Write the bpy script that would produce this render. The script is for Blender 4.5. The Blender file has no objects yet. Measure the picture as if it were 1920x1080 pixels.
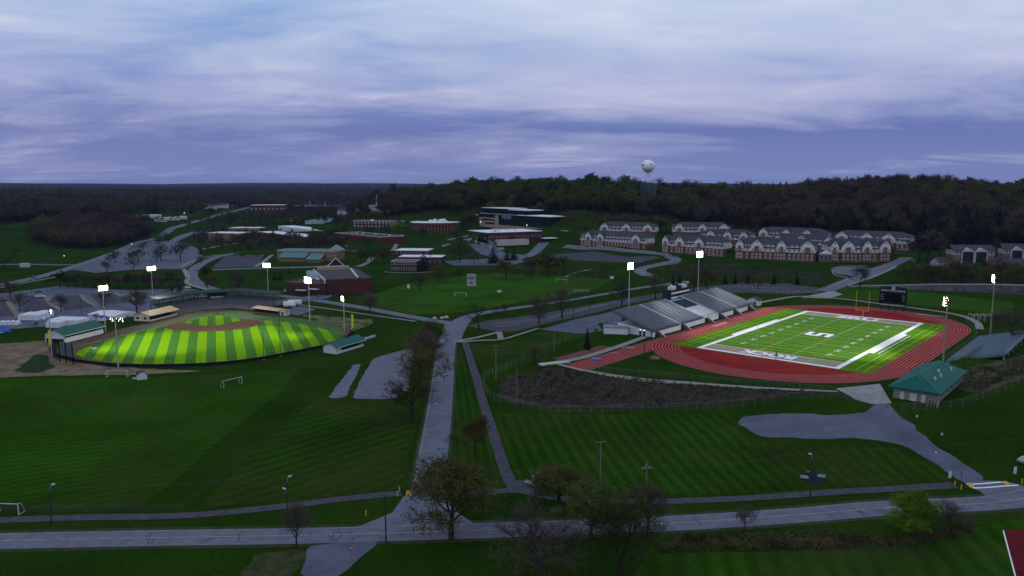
import bpy, bmesh, math, random
import numpy as np
from mathutils import Vector, Matrix
from mathutils.geometry import delaunay_2d_cdt

random.seed(7)
SC = bpy.context.scene
COL = SC.collection
R = math.radians

# ------------------------------------------------------------------ camera
HCAM, HFOV = 61.45, 67.0
FPX = 960 / math.tan(R(HFOV / 2))
PITCH = math.atan((540 - 345) / FPX)
cam_d = bpy.data.cameras.new('camera')
cam_d.sensor_width = 36; cam_d.lens = 18 / math.tan(R(HFOV / 2))
cam_d.clip_start = 1; cam_d.clip_end = 60000
cam = bpy.data.objects.new('camera', cam_d); COL.objects.link(cam)
cam.location = (0, 0, HCAM); cam.rotation_euler = (math.pi / 2 - PITCH, 0, 0)
SC.camera = cam

# ------------------------------------------------------------------ sky
world = bpy.data.worlds.new('World'); SC.world = world; world.use_nodes = True
def build_world():
    nt = world.node_tree; N = nt.nodes; L = nt.links; N.clear()
    out = N.new('ShaderNodeOutputWorld'); bg = N.new('ShaderNodeBackground')
    tc = N.new('ShaderNodeTexCoord'); sep = N.new('ShaderNodeSeparateXYZ')
    L.new(tc.outputs['Generated'], sep.inputs[0])
    def math_(op, a, b=None):
        m = N.new('ShaderNodeMath'); m.operation = op
        for i, v in enumerate((a, b)):
            if v is None: continue
            if hasattr(v, 'links'): L.new(v, m.inputs[i])
            else: m.inputs[i].default_value = v
        return m.outputs[0]
    def ramp(fac, stops):
        r = N.new('ShaderNodeValToRGB'); e = r.color_ramp.elements
        while len(e) < len(stops): e.new(0.5)
        for i, (p, c) in enumerate(stops):
            e[i].position = p; e[i].color = (*c, 1)
        L.new(fac, r.inputs[0]); return r.outputs[0]
    def mix(fac, a, b, blend='MIX'):
        m = N.new('ShaderNodeMix'); m.data_type = 'RGBA'; m.blend_type = blend
        for s, v in ((m.inputs[0], fac), (m.inputs[6], a), (m.inputs[7], b)):
            if hasattr(v, 'links'): L.new(v, s)
            else: s.default_value = v if s == m.inputs[0] else (*v, 1)
        return m.outputs[2]
    z = math_('MAXIMUM', sep.outputs['Z'], 0.0)
    # cloud sheet: project the view direction on a plane high above
    den = math_('ADD', z, 0.15)
    comb = N.new('ShaderNodeCombineXYZ')
    L.new(math_('DIVIDE', sep.outputs['X'], den), comb.inputs[0])
    L.new(math_('DIVIDE', sep.outputs['Y'], den), comb.inputs[1])
    def clouds(scale, sx, sy, rot, detail, rough, dist, off):
        mp = N.new('ShaderNodeMapping'); L.new(comb.outputs[0], mp.inputs[0])
        mp.inputs['Scale'].default_value = (sx, sy, 1); mp.inputs['Rotation'].default_value = (0, 0, rot)
        mp.inputs['Location'].default_value = off
        n = N.new('ShaderNodeTexNoise'); n.inputs['Scale'].default_value = scale
        n.inputs['Detail'].default_value = detail; n.inputs['Roughness'].default_value = rough
        n.inputs['Distortion'].default_value = dist
        L.new(mp.outputs[0], n.inputs['Vector']); return n.outputs['Fac']
    big = clouds(0.42, 0.85, 1.0, R(-16), 4, 0.5, 0.6, (SKY_OFF[0], SKY_OFF[1], 0))
    mid = clouds(1.0, 0.62, 1.0, R(12), 6, 0.55, 0.9, (7.7, 2.0, 3))
    fine = clouds(2.6, 0.55, 1.1, R(8), 6, 0.6, 1.2, (1.3, 5.2, 9))
    # clear-sky gradient of the dusk (blue) and the cloud tone over it
    base = ramp(z, [(0.0, (.17, .22, .475)), (0.03, (.14, .195, .46)), (0.065, (.095, .15, .43)), (0.13, (.155, .245, .57)), (0.22, (.24, .385, .68)), (0.6, (.23, .345, .60)), (1.0, (.20, .29, .54))])
    cloud = ramp(z, [(0.0, (.26, .305, .55)), (0.05, (.36, .41, .65)), (0.10, (.49, .50, .72)), (0.16, (.55, .60, .78)), (0.22, (.68, .725, .86)), (0.6, (.50, .57, .74)), (1.0, (.38, .46, .66))])
    s = math_('ADD', math_('MULTIPLY', big, 0.42), math_('ADD', math_('MULTIPLY', mid, 0.42), math_('MULTIPLY', fine, 0.16)))
    s = math_('ADD', math_('SUBTRACT', s, 0.045), math_('MULTIPLY', z, 0.5))
    dens = ramp(s, [(0.0, (0, 0, 0)), (0.435, (0.04, 0.04, 0.04)), (0.53, (.5, .5, .5)), (0.66, (1, 1, 1))])
    col = mix(dens, base, cloud)
    hi = ramp(math_('ADD', math_('MULTIPLY', mid, 0.6), math_('MULTIPLY', fine, 0.4)), [(0.0, (0, 0, 0)), (0.555, (0, 0, 0)), (0.72, (1, 1, 1))])
    col = mix(math_('MULTIPLY', hi, 0.38), col, (.62, .64, .79))
    sky = N.new('ShaderNodeTexSky'); sky.sky_type = 'NISHITA'; sky.sun_disc = False
    sky.sun_elevation = R(2.0); sky.sun_rotation = R(150)
    col = mix(0.02, col, sky.outputs[0], 'ADD')
    L.new(col, bg.inputs['Color']); bg.inputs['Strength'].default_value = SKY_STRENGTH
    L.new(bg.outputs[0], out.inputs[0])
SKY_OFF = (1.7, 4.6); SKY_STRENGTH = 1.0
build_world()

# ------------------------------------------------------------------ sun behind the overcast, after sunset: faint and very soft
sun_d = bpy.data.lights.new('sun', 'SUN'); sun_d.energy = 0.18; sun_d.angle = R(60); sun_d.color = (0.86, 0.9, 1.0)
sun = bpy.data.objects.new('sun', sun_d); COL.objects.link(sun)
sun.rotation_euler = (R(42), 0, R(150 - 180))

# ------------------------------------------------------------------ exposure / renderer
vs = SC.view_settings; SC.display_settings.display_device = 'sRGB'
vs.view_transform = 'Standard'; vs.look = 'None'; vs.exposure = 0.0; vs.gamma = 1.0; vs.use_curve_mapping = False
cy = SC.cycles
cy.use_denoising = True
try: cy.denoiser = 'OPENIMAGEDENOISE'
except Exception: pass
cy.max_bounces = 3; cy.diffuse_bounces = 2; cy.glossy_bounces = 2; cy.transparent_max_bounces = 6; cy.volume_bounces = 0
cy.caustics_reflective = False; cy.caustics_refractive = False; cy.sample_clamp_indirect = 3
cy.use_adaptive_sampling = True; cy.adaptive_threshold = 0.012

# ------------------------------------------------------------------ pixel <-> place helpers
CP, SP = math.cos(PITCH), math.sin(PITCH)
def ray(u, v):
    b = (540 - v) / FPX
    return ((u - 960) / FPX, CP + SP * b, -SP + CP * b)
def at_z(u, v, z):
    d = ray(u, v); t = (z - HCAM) / d[2]
    return (d[0] * t, d[1] * t)
def at_y(u, v, y):
    """point on the pixel's ray at ground range y"""
    d = ray(u, v); t = y / d[1]
    return Vector((d[0] * t, y, HCAM + d[2] * t))

# football frame: a across, b along, from the near left corner of the white border
FO = (69.7185, 287.1263); FT = -0.71012
E1 = (math.cos(FT), math.sin(FT)); E2 = (-E1[1], E1[0])
FW, FL = 52.37, 113.33
def FF(a, b, z=0.0):
    return Vector((FO[0] + a * E1[0] + b * E2[0], FO[1] + a * E1[1] + b * E2[1], z))

# ------------------------------------------------------------------ terrain heights
CTRL = []
def cpx(z, *uv):
    for u, v in uv:
        x, y = at_z(u, v, z); CTRL.append((x, y, z))
def cw(*xyz): CTRL.extend(xyz)
LOW = -8.0
cpx(-8, (-150, 1080), (0, 1075), (500, 1075), (960, 1078), (1400, 1078), (1900, 1075), (2150, 1060),
    (0, 985), (400, 975), (760, 960), (1000, 985), (1300, 970), (1600, 945), (1830, 915), (2100, 930),
    (-100, 860), (100, 860), (400, 860), (700, 860), (860, 800), (850, 700), (840, 640), (950, 900), (1150, 890), (1400, 880),
    (-100, 740), (0, 700), (100, 690), (222, 690), (400, 690), (560, 670), (660, 640), (700, 720), (760, 640), (720, 600), (620, 590), (400, 570),
    (100, 600), (0, 620), (-100, 640), (0, 570), (200, 570), (300, 545), (500, 545), (600, 555), (850, 605), (900, 640), (900, 690),
    (720, 570), (860, 590), (880, 560), (0, 530), (200, 510), (400, 510), (300, 480), (420, 480), (600, 510), (700, 500), (560, 470), (450, 455))
cpx(-7.2, (922, 747), (1000, 800), (1050, 560), (900, 520), (1000, 520), (800, 500), (750, 470), (640, 460), (500, 440), (400, 440), (300, 450))
cpx(-6.2, (1030, 770), (1130, 768), (1250, 766), (1100, 530), (1000, 690), (920, 705), (850, 470))
cpx(-7, (1150, 820), (1300, 820), (1450, 860), (1600, 870), (930, 612), (1030, 600))
cpx(-5.6, (1350, 762), (1390, 795), (1760, 850)); cpx(-4.6, (1450, 752), (1500, 805), (1060, 640)); cpx(-2.4, (1560, 742), (1580, 790), (1685, 793))
cpx(-0.4, (1640, 752), (1580, 733)); cpx(-4, (1620, 825)); cpx(-6.5, (1700, 870))
cpx(-5, (1900, 880), (2050, 860)); cpx(-1, (1830, 800), (1760, 775)); cpx(2, (1920, 760), (2000, 780)); cpx(4.5, (1915, 712), (2000, 700)); cpx(3, (1860, 712)); cpx(0.2, (1770, 752), (1690, 765))
cpx(-1.0, (1110, 628), (1130, 600), (1080, 660)); cpx(-3, (1045, 672), (1060, 600)); cpx(-2.0, (1180, 570), (1250, 555)); cpx(-0.8, (1330, 545), (1450, 545))
cpx(-5, (1000, 500), (1100, 500)); cpx(-2.5, (1200, 510), (930, 470), (1050, 480)); cpx(-1.0, (1260, 490), (1300, 520), (1400, 520), (1180, 480))
cpx(1.0, (1500, 520), (1700, 520), (1100, 466), (1020, 460)); cpx(0, (1560, 540), (1700, 560), (1800, 560), (1920, 560)); cpx(0.5, (1880, 600), (2000, 600))
cpx(3.5, (1250, 478), (1400, 487), (1550, 490), (1650, 490), (960, 448)); cpx(3, (1860, 505), (1950, 500))
cpx(10, (1130, 447), (1300, 448), (1450, 452), (1640, 462), (1000, 425), (900, 425)); cpx(9, (1830, 480), (1930, 480))
cw((-30, 760, 16), (120, 760, 22), (270, 720, 22), (400, 700, 26), (520, 700, 30), (650, 680, 32), (-150, 820, 6), (-230, 900, 0))
cw((-40, 950, 36), (30, 950, 36), (100, 950, 40), (160, 962, 43), (172, 990, 44), (250, 930, 37), (310, 920, 36), (340, 900, 46), (400, 890, 51), (490, 890, 50), (570, 870, 38), (700, 870, 38), (900, 800, 34), (280, 1100, 30), (-120, 1060, 36), (-175, 1120, 34), (-235, 1200, 22))
cw((172, 860, 32), (60, 860, 32), (0, 1300, 30), (400, 1300, 28), (900, 1300, 30), (-320, 1200, 0), (-400, 900, -5), (-300, 1000, -6))
cw((-500, 800, -4), (-620, 870, 6), (-700, 980, 16), (-560, 1000, 8), (-450, 1050, 2), (-900, 1000, 16), (-1000, 1300, 22), (-700, 1300, 14), (-480, 1300, 4), (-430, 1700, 0), (-550, 2200, -6),
   (-900, 1800, 14), (-650, 1700, 6), (-250, 1700, 2), (-200, 2300, 2), (-800, 2600, 4), (0, 2200, 14), (-500, 3000, 0))
cw((-3000, 1500, 25), (3000, 1500, 35), (-3000, 200, 0), (3000, 200, 10), (-600, 400, -8), (-600, 150, -8), (600, 400, 8), (600, 150, 0), (-400, -200, -8), (400, -200, -8), (-2500, 3000, 30), (0, 3500, 15), (2000, 3500, 30))
_C = np.array(CTRL); _c2 = 9.0
def _phi(d2): return np.sqrt(d2 + _c2)
_A = _phi(((_C[:, None, :2] - _C[None, :, :2]) ** 2).sum(-1)) + np.eye(len(_C)) * -0.8
_n = len(_C); _M = np.zeros((_n + 1, _n + 1)); _M[:_n, :_n] = _A; _M[:_n, _n] = 1; _M[_n, :_n] = 1
_W = np.linalg.solve(_M, np.append(_C[:, 2], 0))

def poly_sd(P, X, Y):
    """signed distance to polygon (negative inside)"""
    P = np.asarray(P, float); d = np.full(X.shape, 1e12); ins = np.zeros(X.shape, bool)
    for i in range(len(P)):
        x1, y1 = P[i - 1]; x2, y2 = P[i]
        ex, ey = x2 - x1, y2 - y1
        t = np.clip(((X - x1) * ex + (Y - y1) * ey) / (ex * ex + ey * ey + 1e-9), 0, 1)
        d = np.minimum(d, (X - x1 - t * ex) ** 2 + (Y - y1 - t * ey) ** 2)
        if y1 != y2:
            ins ^= ((y1 > Y) != (y2 > Y)) & (X < (x2 - x1) * (Y - y1) / (y2 - y1) + x1)
    d = np.sqrt(d); return np.where(ins, -d, d)
STADIUM = [at_z(u, v, 0) for u, v in ((1022, 683), (1100, 697), (1200, 710), (1300, 719), (1400, 727), (1500, 733), (1580, 738), (1680, 752), (1755, 752))] + \
          [tuple(FF(a, b)[:2]) for a, b in ((92, 12), (77, 30), (78, 110), (74, 140), (40, 165), (-20, 168), (-56, 130), (-56, 20), (-40, -2), (-34, -40))]
DIAMOND = [at_z(u, v, -8) for u, v in ((85, 665), (220, 692), (400, 690), (560, 668), (670, 640), (665, 612), (560, 585), (330, 572), (240, 590), (90, 630))]
def smooth(t):
    t = np.clip(t, 0, 1); return t * t * (3 - 2 * t)
_rng = np.random.RandomState(3)
_WV = [(_rng.uniform(0, 6.28), _rng.uniform(.6, 1.6), _rng.uniform(0, 6.28)) for _ in range(14)]
def height_raw(X, Y):
    X = np.asarray(X, float); Y = np.asarray(Y, float); out = np.zeros(X.shape)
    xf, yf = X.ravel(), Y.ravel(); res = np.empty(len(xf))
    for i in range(0, len(xf), 8000):
        d2 = (xf[i:i + 8000, None] - _C[None, :, 0]) ** 2 + (yf[i:i + 8000, None] - _C[None, :, 1]) ** 2
        res[i:i + 8000] = _phi(d2) @ _W[:_n] + _W[_n]
    h = res.reshape(X.shape)
    rad = np.hypot(X, Y)
    # far country: rolling hills
    k = smooth((rad - 2200) / 2200)
    hill = np.zeros(X.shape)
    for a, s, p in _WV:
        hill += np.sin((X * math.cos(a) + Y * math.sin(a)) / (420 * s) + p)
    far = 10 + 3.2 * hill + 46 * smooth((rad - 5000) / 3800)
    h = h * (1 - k) + far * k
    h = h * (1 - smooth((-Y + 60) / 60) ) + (-8) * smooth((-Y + 60) / 60)
    near = rad < 900
    if near.any():
        for P, z, w in ((STADIUM, 0.0, 7.0), (DIAMOND, -8.0, 8.0)):
            sd = np.full(X.shape, 1e6); sd[near] = poly_sd(P, X[near], Y[near])
            m = 1 - smooth(sd / w)
            h = h * (1 - m) + z * m
    return h
def axis(lim_fine, step, grow, lim):
    a = [0.0]
    while a[-1] < lim_fine: a.append(a[-1] + step)
    s = step
    while a[-1] < lim: s *= grow; a.append(a[-1] + s)
    return np.array(a)
_ax = axis(300, 3.0, 1.035, 14000); GX = np.concatenate([-_ax[:0:-1], _ax])
_ay = axis(420, 2.6, 1.022, 14000); GY = np.concatenate([[-3000, -1500, -700, -300, -120], _ay + 40])
_XX, _YY = np.meshgrid(GX, GY)
GH = height_raw(_XX, _YY)
def hz(x, y):
    i = min(max(int(np.searchsorted(GX, x)) - 1, 0), len(GX) - 2); j = min(max(int(np.searchsorted(GY, y)) - 1, 0), len(GY) - 2)
    tx = (x - GX[i]) / (GX[i + 1] - GX[i]); ty = (y - GY[j]) / (GY[j + 1] - GY[j])
    return float((GH[j, i] * (1 - tx) + GH[j, i + 1] * tx) * (1 - ty) + (GH[j + 1, i] * (1 - tx) + GH[j + 1, i + 1] * tx) * ty)
def G(u, v):
    """the place on the ground seen at pixel (u, v)"""
    d = ray(u, v); lo = None
    t = 60.0
    while t < 16000:
        if HCAM + d[2] * t < hz(d[0] * t, d[1] * t): lo = t; break
        t *= 1.012
    if lo is None: t = 9000; return Vector((d[0] * t, d[1] * t, hz(d[0] * t, d[1] * t)))
    a, b = lo / 1.012, lo
    for _ in range(18):
        m = (a + b) / 2
        if HCAM + d[2] * m < hz(d[0] * m, d[1] * m): b = m
        else: a = m
    return Vector((d[0] * b, d[1] * b, hz(d[0] * b, d[1] * b)))
def on(x, y, dz=0.0): return Vector((x, y, hz(x, y) + dz))

# ------------------------------------------------------------------ materials
MATS = {}
def mat(name, col, rough=0.85, noise=0.0, nscale=1.0, metal=0.0, col2=None, bump=0.0, emit=None, estr=0.0, spec=0.06):
    if name in MATS: return MATS[name]
    m = bpy.data.materials.new(name); m.use_nodes = True; nt = m.node_tree; N, L = nt.nodes, nt.links
    b = N['Principled BSDF']; b.inputs['Roughness'].default_value = rough; b.inputs['Metallic'].default_value = metal
    b.inputs['Specular IOR Level'].default_value = spec
    b.inputs['Base Color'].default_value = (*col, 1)
    if noise > 0 or col2:
        tc = N.new('ShaderNodeTexCoord'); n = N.new('ShaderNodeTexNoise'); n.inputs['Scale'].default_value = nscale
        n.inputs['Detail'].default_value = 6; n.inputs['Roughness'].default_value = 0.65
        L.new(tc.outputs['Object'], n.inputs['Vector'])
        r = N.new('ShaderNodeValToRGB'); e = r.color_ramp.elements
        c2 = col2 if col2 else tuple(min(1, c * (1 + noise)) for c in col); c1 = col if col2 else tuple(c * (1 - noise) for c in col)
        e[0].position = 0.35; e[0].color = (*c1, 1); e[1].position = 0.65; e[1].color = (*c2, 1)
        L.new(n.outputs['Fac'], r.inputs[0]); L.new(r.outputs[0], b.inputs['Base Color'])
        if bump:
            bp = N.new('ShaderNodeBump'); bp.inputs['Strength'].default_value = bump; bp.inputs['Distance'].default_value = 0.3
            L.new(n.outputs['Fac'], bp.inputs['Height']); L.new(bp.outputs[0], b.inputs['Normal'])
    if emit:
        b.inputs['Emission Color'].default_value = (*emit, 1); b.inputs['Emission Strength'].default_value = estr
    MATS[name] = m; return m

def stripe_mat(name, ca, cb, period, ang, soft=0.35, nz=0.35, nscale=0.05, fine=1.2, off=0.0):
    """mown or dyed turf: stripes of two colours along direction ang, uneven at two scales"""
    if name in MATS: return MATS[name]
    m = bpy.data.materials.new(name); m.use_nodes = True; nt = m.node_tree; N, L = nt.nodes, nt.links
    b = N['Principled BSDF']; b.inputs['Roughness'].default_value = 0.9; b.inputs['Specular IOR Level'].default_value = 0.0
    tc = N.new('ShaderNodeTexCoord'); sep = N.new('ShaderNodeSeparateXYZ'); L.new(tc.outputs['Object'], sep.inputs[0])
    def M(op, a, c=None, clamp=False):
        k = N.new('ShaderNodeMath'); k.operation = op; k.use_clamp = clamp
        for i, v in enumerate((a, c)):
            if v is None: continue
            if hasattr(v, 'links'): L.new(v, k.inputs[i])
            else: k.inputs[i].default_value = v
        return k.outputs[0]
    def noise(sc, det):
        n = N.new('ShaderNodeTexNoise'); n.inputs['Scale'].default_value = sc; n.inputs['Detail'].default_value = det; n.inputs['Roughness'].default_value = .6
        L.new(tc.outputs['Object'], n.inputs['Vector']); return n.outputs['Fac']
    nl, nf = noise(nscale, 4), noise(fine, 5)
    p = M('ADD', M('MULTIPLY', sep.outputs['X'], -math.sin(ang)), M('MULTIPLY', sep.outputs['Y'], math.cos(ang)))
    p = M('ADD', p, M('MULTIPLY', nl, period * (0.0 if soft < .1 else 0.6)))
    w = M('SINE', M('MULTIPLY', M('ADD', p, off), 2 * math.pi / period))
    w = M('ADD', M('MULTIPLY', w, 0.5 / max(soft, 0.02)), 0.5, True)
    mx = N.new('ShaderNodeMix'); mx.data_type = 'RGBA'; L.new(w, mx.inputs[0]); mx.inputs[6].default_value = (*ca, 1); mx.inputs[7].default_value = (*cb, 1)
    k = M('ADD', M('MULTIPLY', M('SUBTRACT', nl, 0.5), nz * 3), M('ADD', M('MULTIPLY', M('SUBTRACT', nf, 0.5), nz * 2.2), 1.0))
    if soft > .5:
        np_ = noise(.022, 7); dr = N.new('ShaderNodeMapRange'); dr.inputs[1].default_value = .45; dr.inputs[2].default_value = .68; dr.inputs[4].default_value = .8; L.new(np_, dr.inputs[0])
        m2 = N.new('ShaderNodeMix'); m2.data_type = 'RGBA'; L.new(dr.outputs[0], m2.inputs[0]); L.new(mx.outputs[2], m2.inputs[6]); m2.inputs[7].default_value = (.036, .040, .011, 1); mx = m2
    sc = N.new('ShaderNodeMix'); sc.data_type = 'RGBA'; sc.blend_type = 'MULTIPLY'; sc.inputs[0].default_value = 1
    L.new(mx.outputs[2], sc.inputs[6]); cb_ = N.new('ShaderNodeCombineColor')
    for i in range(3): L.new(k, cb_.inputs[i])
    L.new(cb_.outputs[0], sc.inputs[7]); L.new(sc.outputs[2], b.inputs['Base Color'])
    MATS[name] = m; return m

# ------------------------------------------------------------------ mesh helpers
class MB:
    def __init__(s): s.v = []; s.f = []
    def poly(s, *pts):
        i = len(s.v); s.v += [tuple(p) for p in pts]; s.f.append(tuple(range(i, i + len(pts)))); return s
    def box(s, x0, x1, y0, y1, z0, z1):
        i = len(s.v); s.v += [(x, y, z) for z in (z0, z1) for y in (y0, y1) for x in (x0, x1)]
        s.f += [tuple(i + k for k in q) for q in ((0, 2, 3, 1), (4, 5, 7, 6), (0, 1, 5, 4), (2, 6, 7, 3), (0, 4, 6, 2), (1, 3, 7, 5))]; return s
    def prism(s, pts, z0, z1):
        """vertical prism over a plan polygon; z0/z1 numbers or per-vertex lists"""
        n = len(pts); i = len(s.v)
        a = z0 if hasattr(z0, '__len__') else [z0] * n; b = z1 if hasattr(z1, '__len__') else [z1] * n
        s.v += [(p[0], p[1], a[k]) for k, p in enumerate(pts)] + [(p[0], p[1], b[k]) for k, p in enumerate(pts)]
        s.f.append(tuple(i + k for k in range(n))[::-1]); s.f.append(tuple(i + n + k for k in range(n)))
        for k in range(n):
            j = (k + 1) % n; s.f.append((i + k, i + j, i + n + j, i + n + k))
        return s
    def extr(s, prof, axis, a0, a1):
        """extrude a 2-D profile (p, z) along axis 'x' or 'y' from a0 to a1"""
        n = len(prof); i = len(s.v)
        for a in (a0, a1):
            s.v += [((a, p, z) if axis == 'x' else (p, a, z)) for p, z in prof]
        s.f.append(tuple(range(i, i + n))); s.f.append(tuple(range(i + n, i + 2 * n))[::-1])
        for k in range(n):
            j = (k + 1) % n; s.f.append((i + k, i + n + k, i + n + j, i + j))
        return s
    def tube(s, p0, p1, r0, r1=None, n=6, cap=True):
        p0, p1 = Vector(p0), Vector(p1); r1 = r0 if r1 is None else r1
        d = (p1 - p0)
        if d.length < 1e-6: return s
        d.normalize(); a = d.orthogonal().normalized(); b = d.cross(a); i = len(s.v)
        for p, r in ((p0, r0), (p1, r1)):
            for k in range(n):
                t = 2 * math.pi * k / n; s.v.append(tuple(p + (a * math.cos(t) + b * math.sin(t)) * r))
        for k in range(n):
            j = (k + 1) % n; s.f.append((i + k, i + j, i + n + j, i + n + k))
        if cap: s.f.append(tuple(range(i, i + n))[::-1]); s.f.append(tuple(range(i + n, i + 2 * n)))
        return s
    def path(s, pts, r, n=5):
        for a, b in zip(pts, pts[1:]): s.tube(a, b, r, r, n)
        return s
    def lathe(s, prof, n=16, c=(0, 0, 0)):
        i = len(s.v); m = len(prof)
        for k in range(n):
            t = 2 * math.pi * k / n
            for r, z in prof: s.v.append((c[0] + r * math.cos(t), c[1] + r * math.sin(t), c[2] + z))
        for k in range(n):
            j = (k + 1) % n
            for q in range(m - 1): s.f.append((i + k * m + q, i + j * m + q, i + j * m + q + 1, i + k * m + q + 1))
        return s
    def mesh(s, name, material=None, smooth=False):
        me = bpy.data.meshes.new(name); me.from_pydata(s.v, [], s.f)
        if material: me.materials.append(material)
        if smooth:
            me.polygons.foreach_set('use_smooth', [True] * len(me.polygons))
        me.update(); return me
    def build(s, name, material, parent=None, kind=None, label=None, smooth=False):
        return link(name, s.mesh(name, material, smooth), parent, kind=kind, label=label)
def link(name, me, parent=None, loc=None, rz=0, kind=None, label=None, cat=None, group=None):
    o = bpy.data.objects.new(name, me); COL.objects.link(o)
    if parent: o.parent = parent
    if loc is not None: o.location = loc
    if rz: o.rotation_euler = (0, 0, rz)
    tag(o, label, cat, group, kind); return o
def tag(o, label=None, cat=None, group=None, kind=None):
    if label: o['label'] = label
    if cat: o['category'] = cat
    if group: o['group'] = group
    if kind: o['kind'] = kind
    return o
def thing(name, label, cat, loc=(0, 0, 0), rz=0.0, group=None):
    return link(name, None, None, loc, rz, label=label, cat=cat, group=group)
def copy_tree(o, parent=None):
    c = o.copy(); COL.objects.link(c); c.parent = parent
    for ch in list(o.children): copy_tree(ch, c)
    return c
def facing(p, q):
    """rotation that lays local +x from p to q"""
    return math.atan2(q[1] - p[1], q[0] - p[0])

# draped sheets
def ragged(P, amp, seed=1):
    """round the corners of a closed outline and let its edge wander"""
    rnd = random.Random(seed + int(P[0].x * 10)); n = len(P); out = []
    for i in range(n):
        p0, p1, p2, p3 = P[i - 1], P[i], P[(i + 1) % n], P[(i + 2) % n]; m = max(2, int((p2 - p1).length / 1.6))
        for k in range(m):
            t = k / m; q = 0.5 * ((2 * p1) + (p2 - p0) * t + (2 * p0 - 5 * p1 + 4 * p2 - p3) * t * t + (3 * p1 - p0 - 3 * p2 + p3) * t ** 3)
            lin = p1.lerp(p2, t); q = lin.lerp(q, .22); out.append(q + Vector((rnd.gauss(0, amp), rnd.gauss(0, amp))))
    return [(out[i - 1] + out[i] * 2 + out[(i + 1) % len(out)]) / 4 for i in range(len(out))]
def drape_poly(name, pts, material, dz=0.06, step=None, z=None, parent=None, kind='structure', rough=0.0):
    P = [Vector((p[0], p[1])) for p in pts]
    if rough: P = ragged(P, rough)
    rng = sum(p.length for p in P) / len(P)
    step = step or max(2.6, rng / 110)
    bd = []
    for i in range(len(P)):
        a, b = P[i], P[(i + 1) % len(P)]; n = max(1, int((b - a).length / step))
        bd += [a.lerp(b, k / n) for k in range(n)]
    xs = [p.x for p in bd]; ys = [p.y for p in bd]
    gx, gy = np.meshgrid(np.arange(min(xs), max(xs), step), np.arange(min(ys), max(ys), step))
    gx, gy = gx.ravel(), gy.ravel()
    if z is None and len(gx):
        sd = poly_sd([(p.x, p.y) for p in bd], gx, gy); ok = sd < -step * 0.45
        inner = [Vector((a, b)) for a, b in zip(gx[ok], gy[ok])]
    else: inner = []
    n = len(bd)
    vs_, _, fs, *_ = delaunay_2d_cdt(bd + inner, [(i, (i + 1) % n) for i in range(n)], [list(range(n))], 1, 1e-4)
    mb = MB(); mb.v = [(p.x, p.y, (hz(p.x, p.y) if z is None else z) + dz) for p in vs_]
    mb.f = [tuple(f) if (vs_[f[1]] - vs_[f[0]]).cross(vs_[f[2]] - vs_[f[0]]) > 0 else tuple(f[::-1]) for f in fs]
    return mb.build(name, material, parent, kind)
def resample(P, step):
    """smooth (Catmull-Rom) resampling of a polyline of 2-D points"""
    P = [Vector((p[0], p[1])) for p in P]; out = []
    if len(P) == 2:
        n = max(1, int((P[1] - P[0]).length / step)); return [P[0].lerp(P[1], k / n) for k in range(n + 1)]
    for i in range(len(P) - 1):
        p0 = P[i - 1] if i else P[0] * 2 - P[1]; p1, p2 = P[i], P[i + 1]; p3 = P[i + 2] if i + 2 < len(P) else p2 * 2 - p1
        n = max(1, int((p2 - p1).length / step))
        for k in range(n):
            t = k / n
            out.append(0.5 * ((2 * p1) + (p2 - p0) * t + (2 * p0 - 5 * p1 + 4 * p2 - p3) * t * t + (3 * p1 - p0 - 3 * p2 + p3) * t ** 3))
    out.append(P[-1]); return out
def drape_strip(name, pts, width, material, dz=0.06, step=None, parent=None, kind='structure', thick=0.0, across=None):
    rng = sum(Vector((p[0], p[1])).length for p in pts) / len(pts)
    step = step or max(2.5, rng / 120)
    P = resample(pts, step); w0, w1 = width if hasattr(width, '__len__') else (width, width)
    nx = across or max(1, int(max(w0, w1) / 2.6)); mb = MB(); L_ = len(P)
    for i, p in enumerate(P):
        d = (P[min(i + 1, L_ - 1)] - P[max(i - 1, 0)]).normalized(); nrm = Vector((-d.y, d.x)); w = w0 + (w1 - w0) * i / (L_ - 1)
        for k in range(nx + 1):
            q = p + nrm * w * (0.5 - k / nx); mb.v.append((q.x, q.y, hz(q.x, q.y) + dz + thick))
    for i in range(L_ - 1):
        for k in range(nx):
            a = i * (nx + 1) + k; mb.f.append((a, a + nx + 1, a + nx + 2, a + 1))
    if thick:
        for k in (0, nx):
            b0 = len(mb.v)
            for i in range(L_): x, y, zz = mb.v[i * (nx + 1) + k]; mb.v.append((x, y, zz - thick - 0.3))
            for i in range(L_ - 1):
                a, c = i * (nx + 1) + k, (i + 1) * (nx + 1) + k; mb.f.append((a, c, b0 + i + 1, b0 + i) if k else (c, a, b0 + i, b0 + i + 1))
    return mb.build(name, material, parent, kind)
def px(*uv): return [G(u, v) for u, v in uv]
# ================================================================== the setting
M_road = mat('road_asphalt', (.133, .141, .180), .9, .16, .35)
M_asph = mat('dark_asphalt', (.060, .058, .074), .9, .28, .3)
M_lot = mat('lot_asphalt', (.105, .113, .150), .9, .25, .12)
M_trail = mat('trail_asphalt', (.062, .063, .078), .9, .25, .6)
M_conc = mat('concrete', (.235, .225, .21), .85, .15, .8)
M_gravel = mat('gravel', (.10, .11, .15), .95, .2, .12)
M_dirt = mat('bare_earth', (.15, .115, .075), .95, .35, .22)
M_white = mat('white_paint', (.78, .78, .78), .6)
M_wear = mat('worn_line', (.42, .42, .42), .8, .3, 2)
M_yellow = mat('yellow_paint', (.70, .42, .03), .6)

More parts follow.
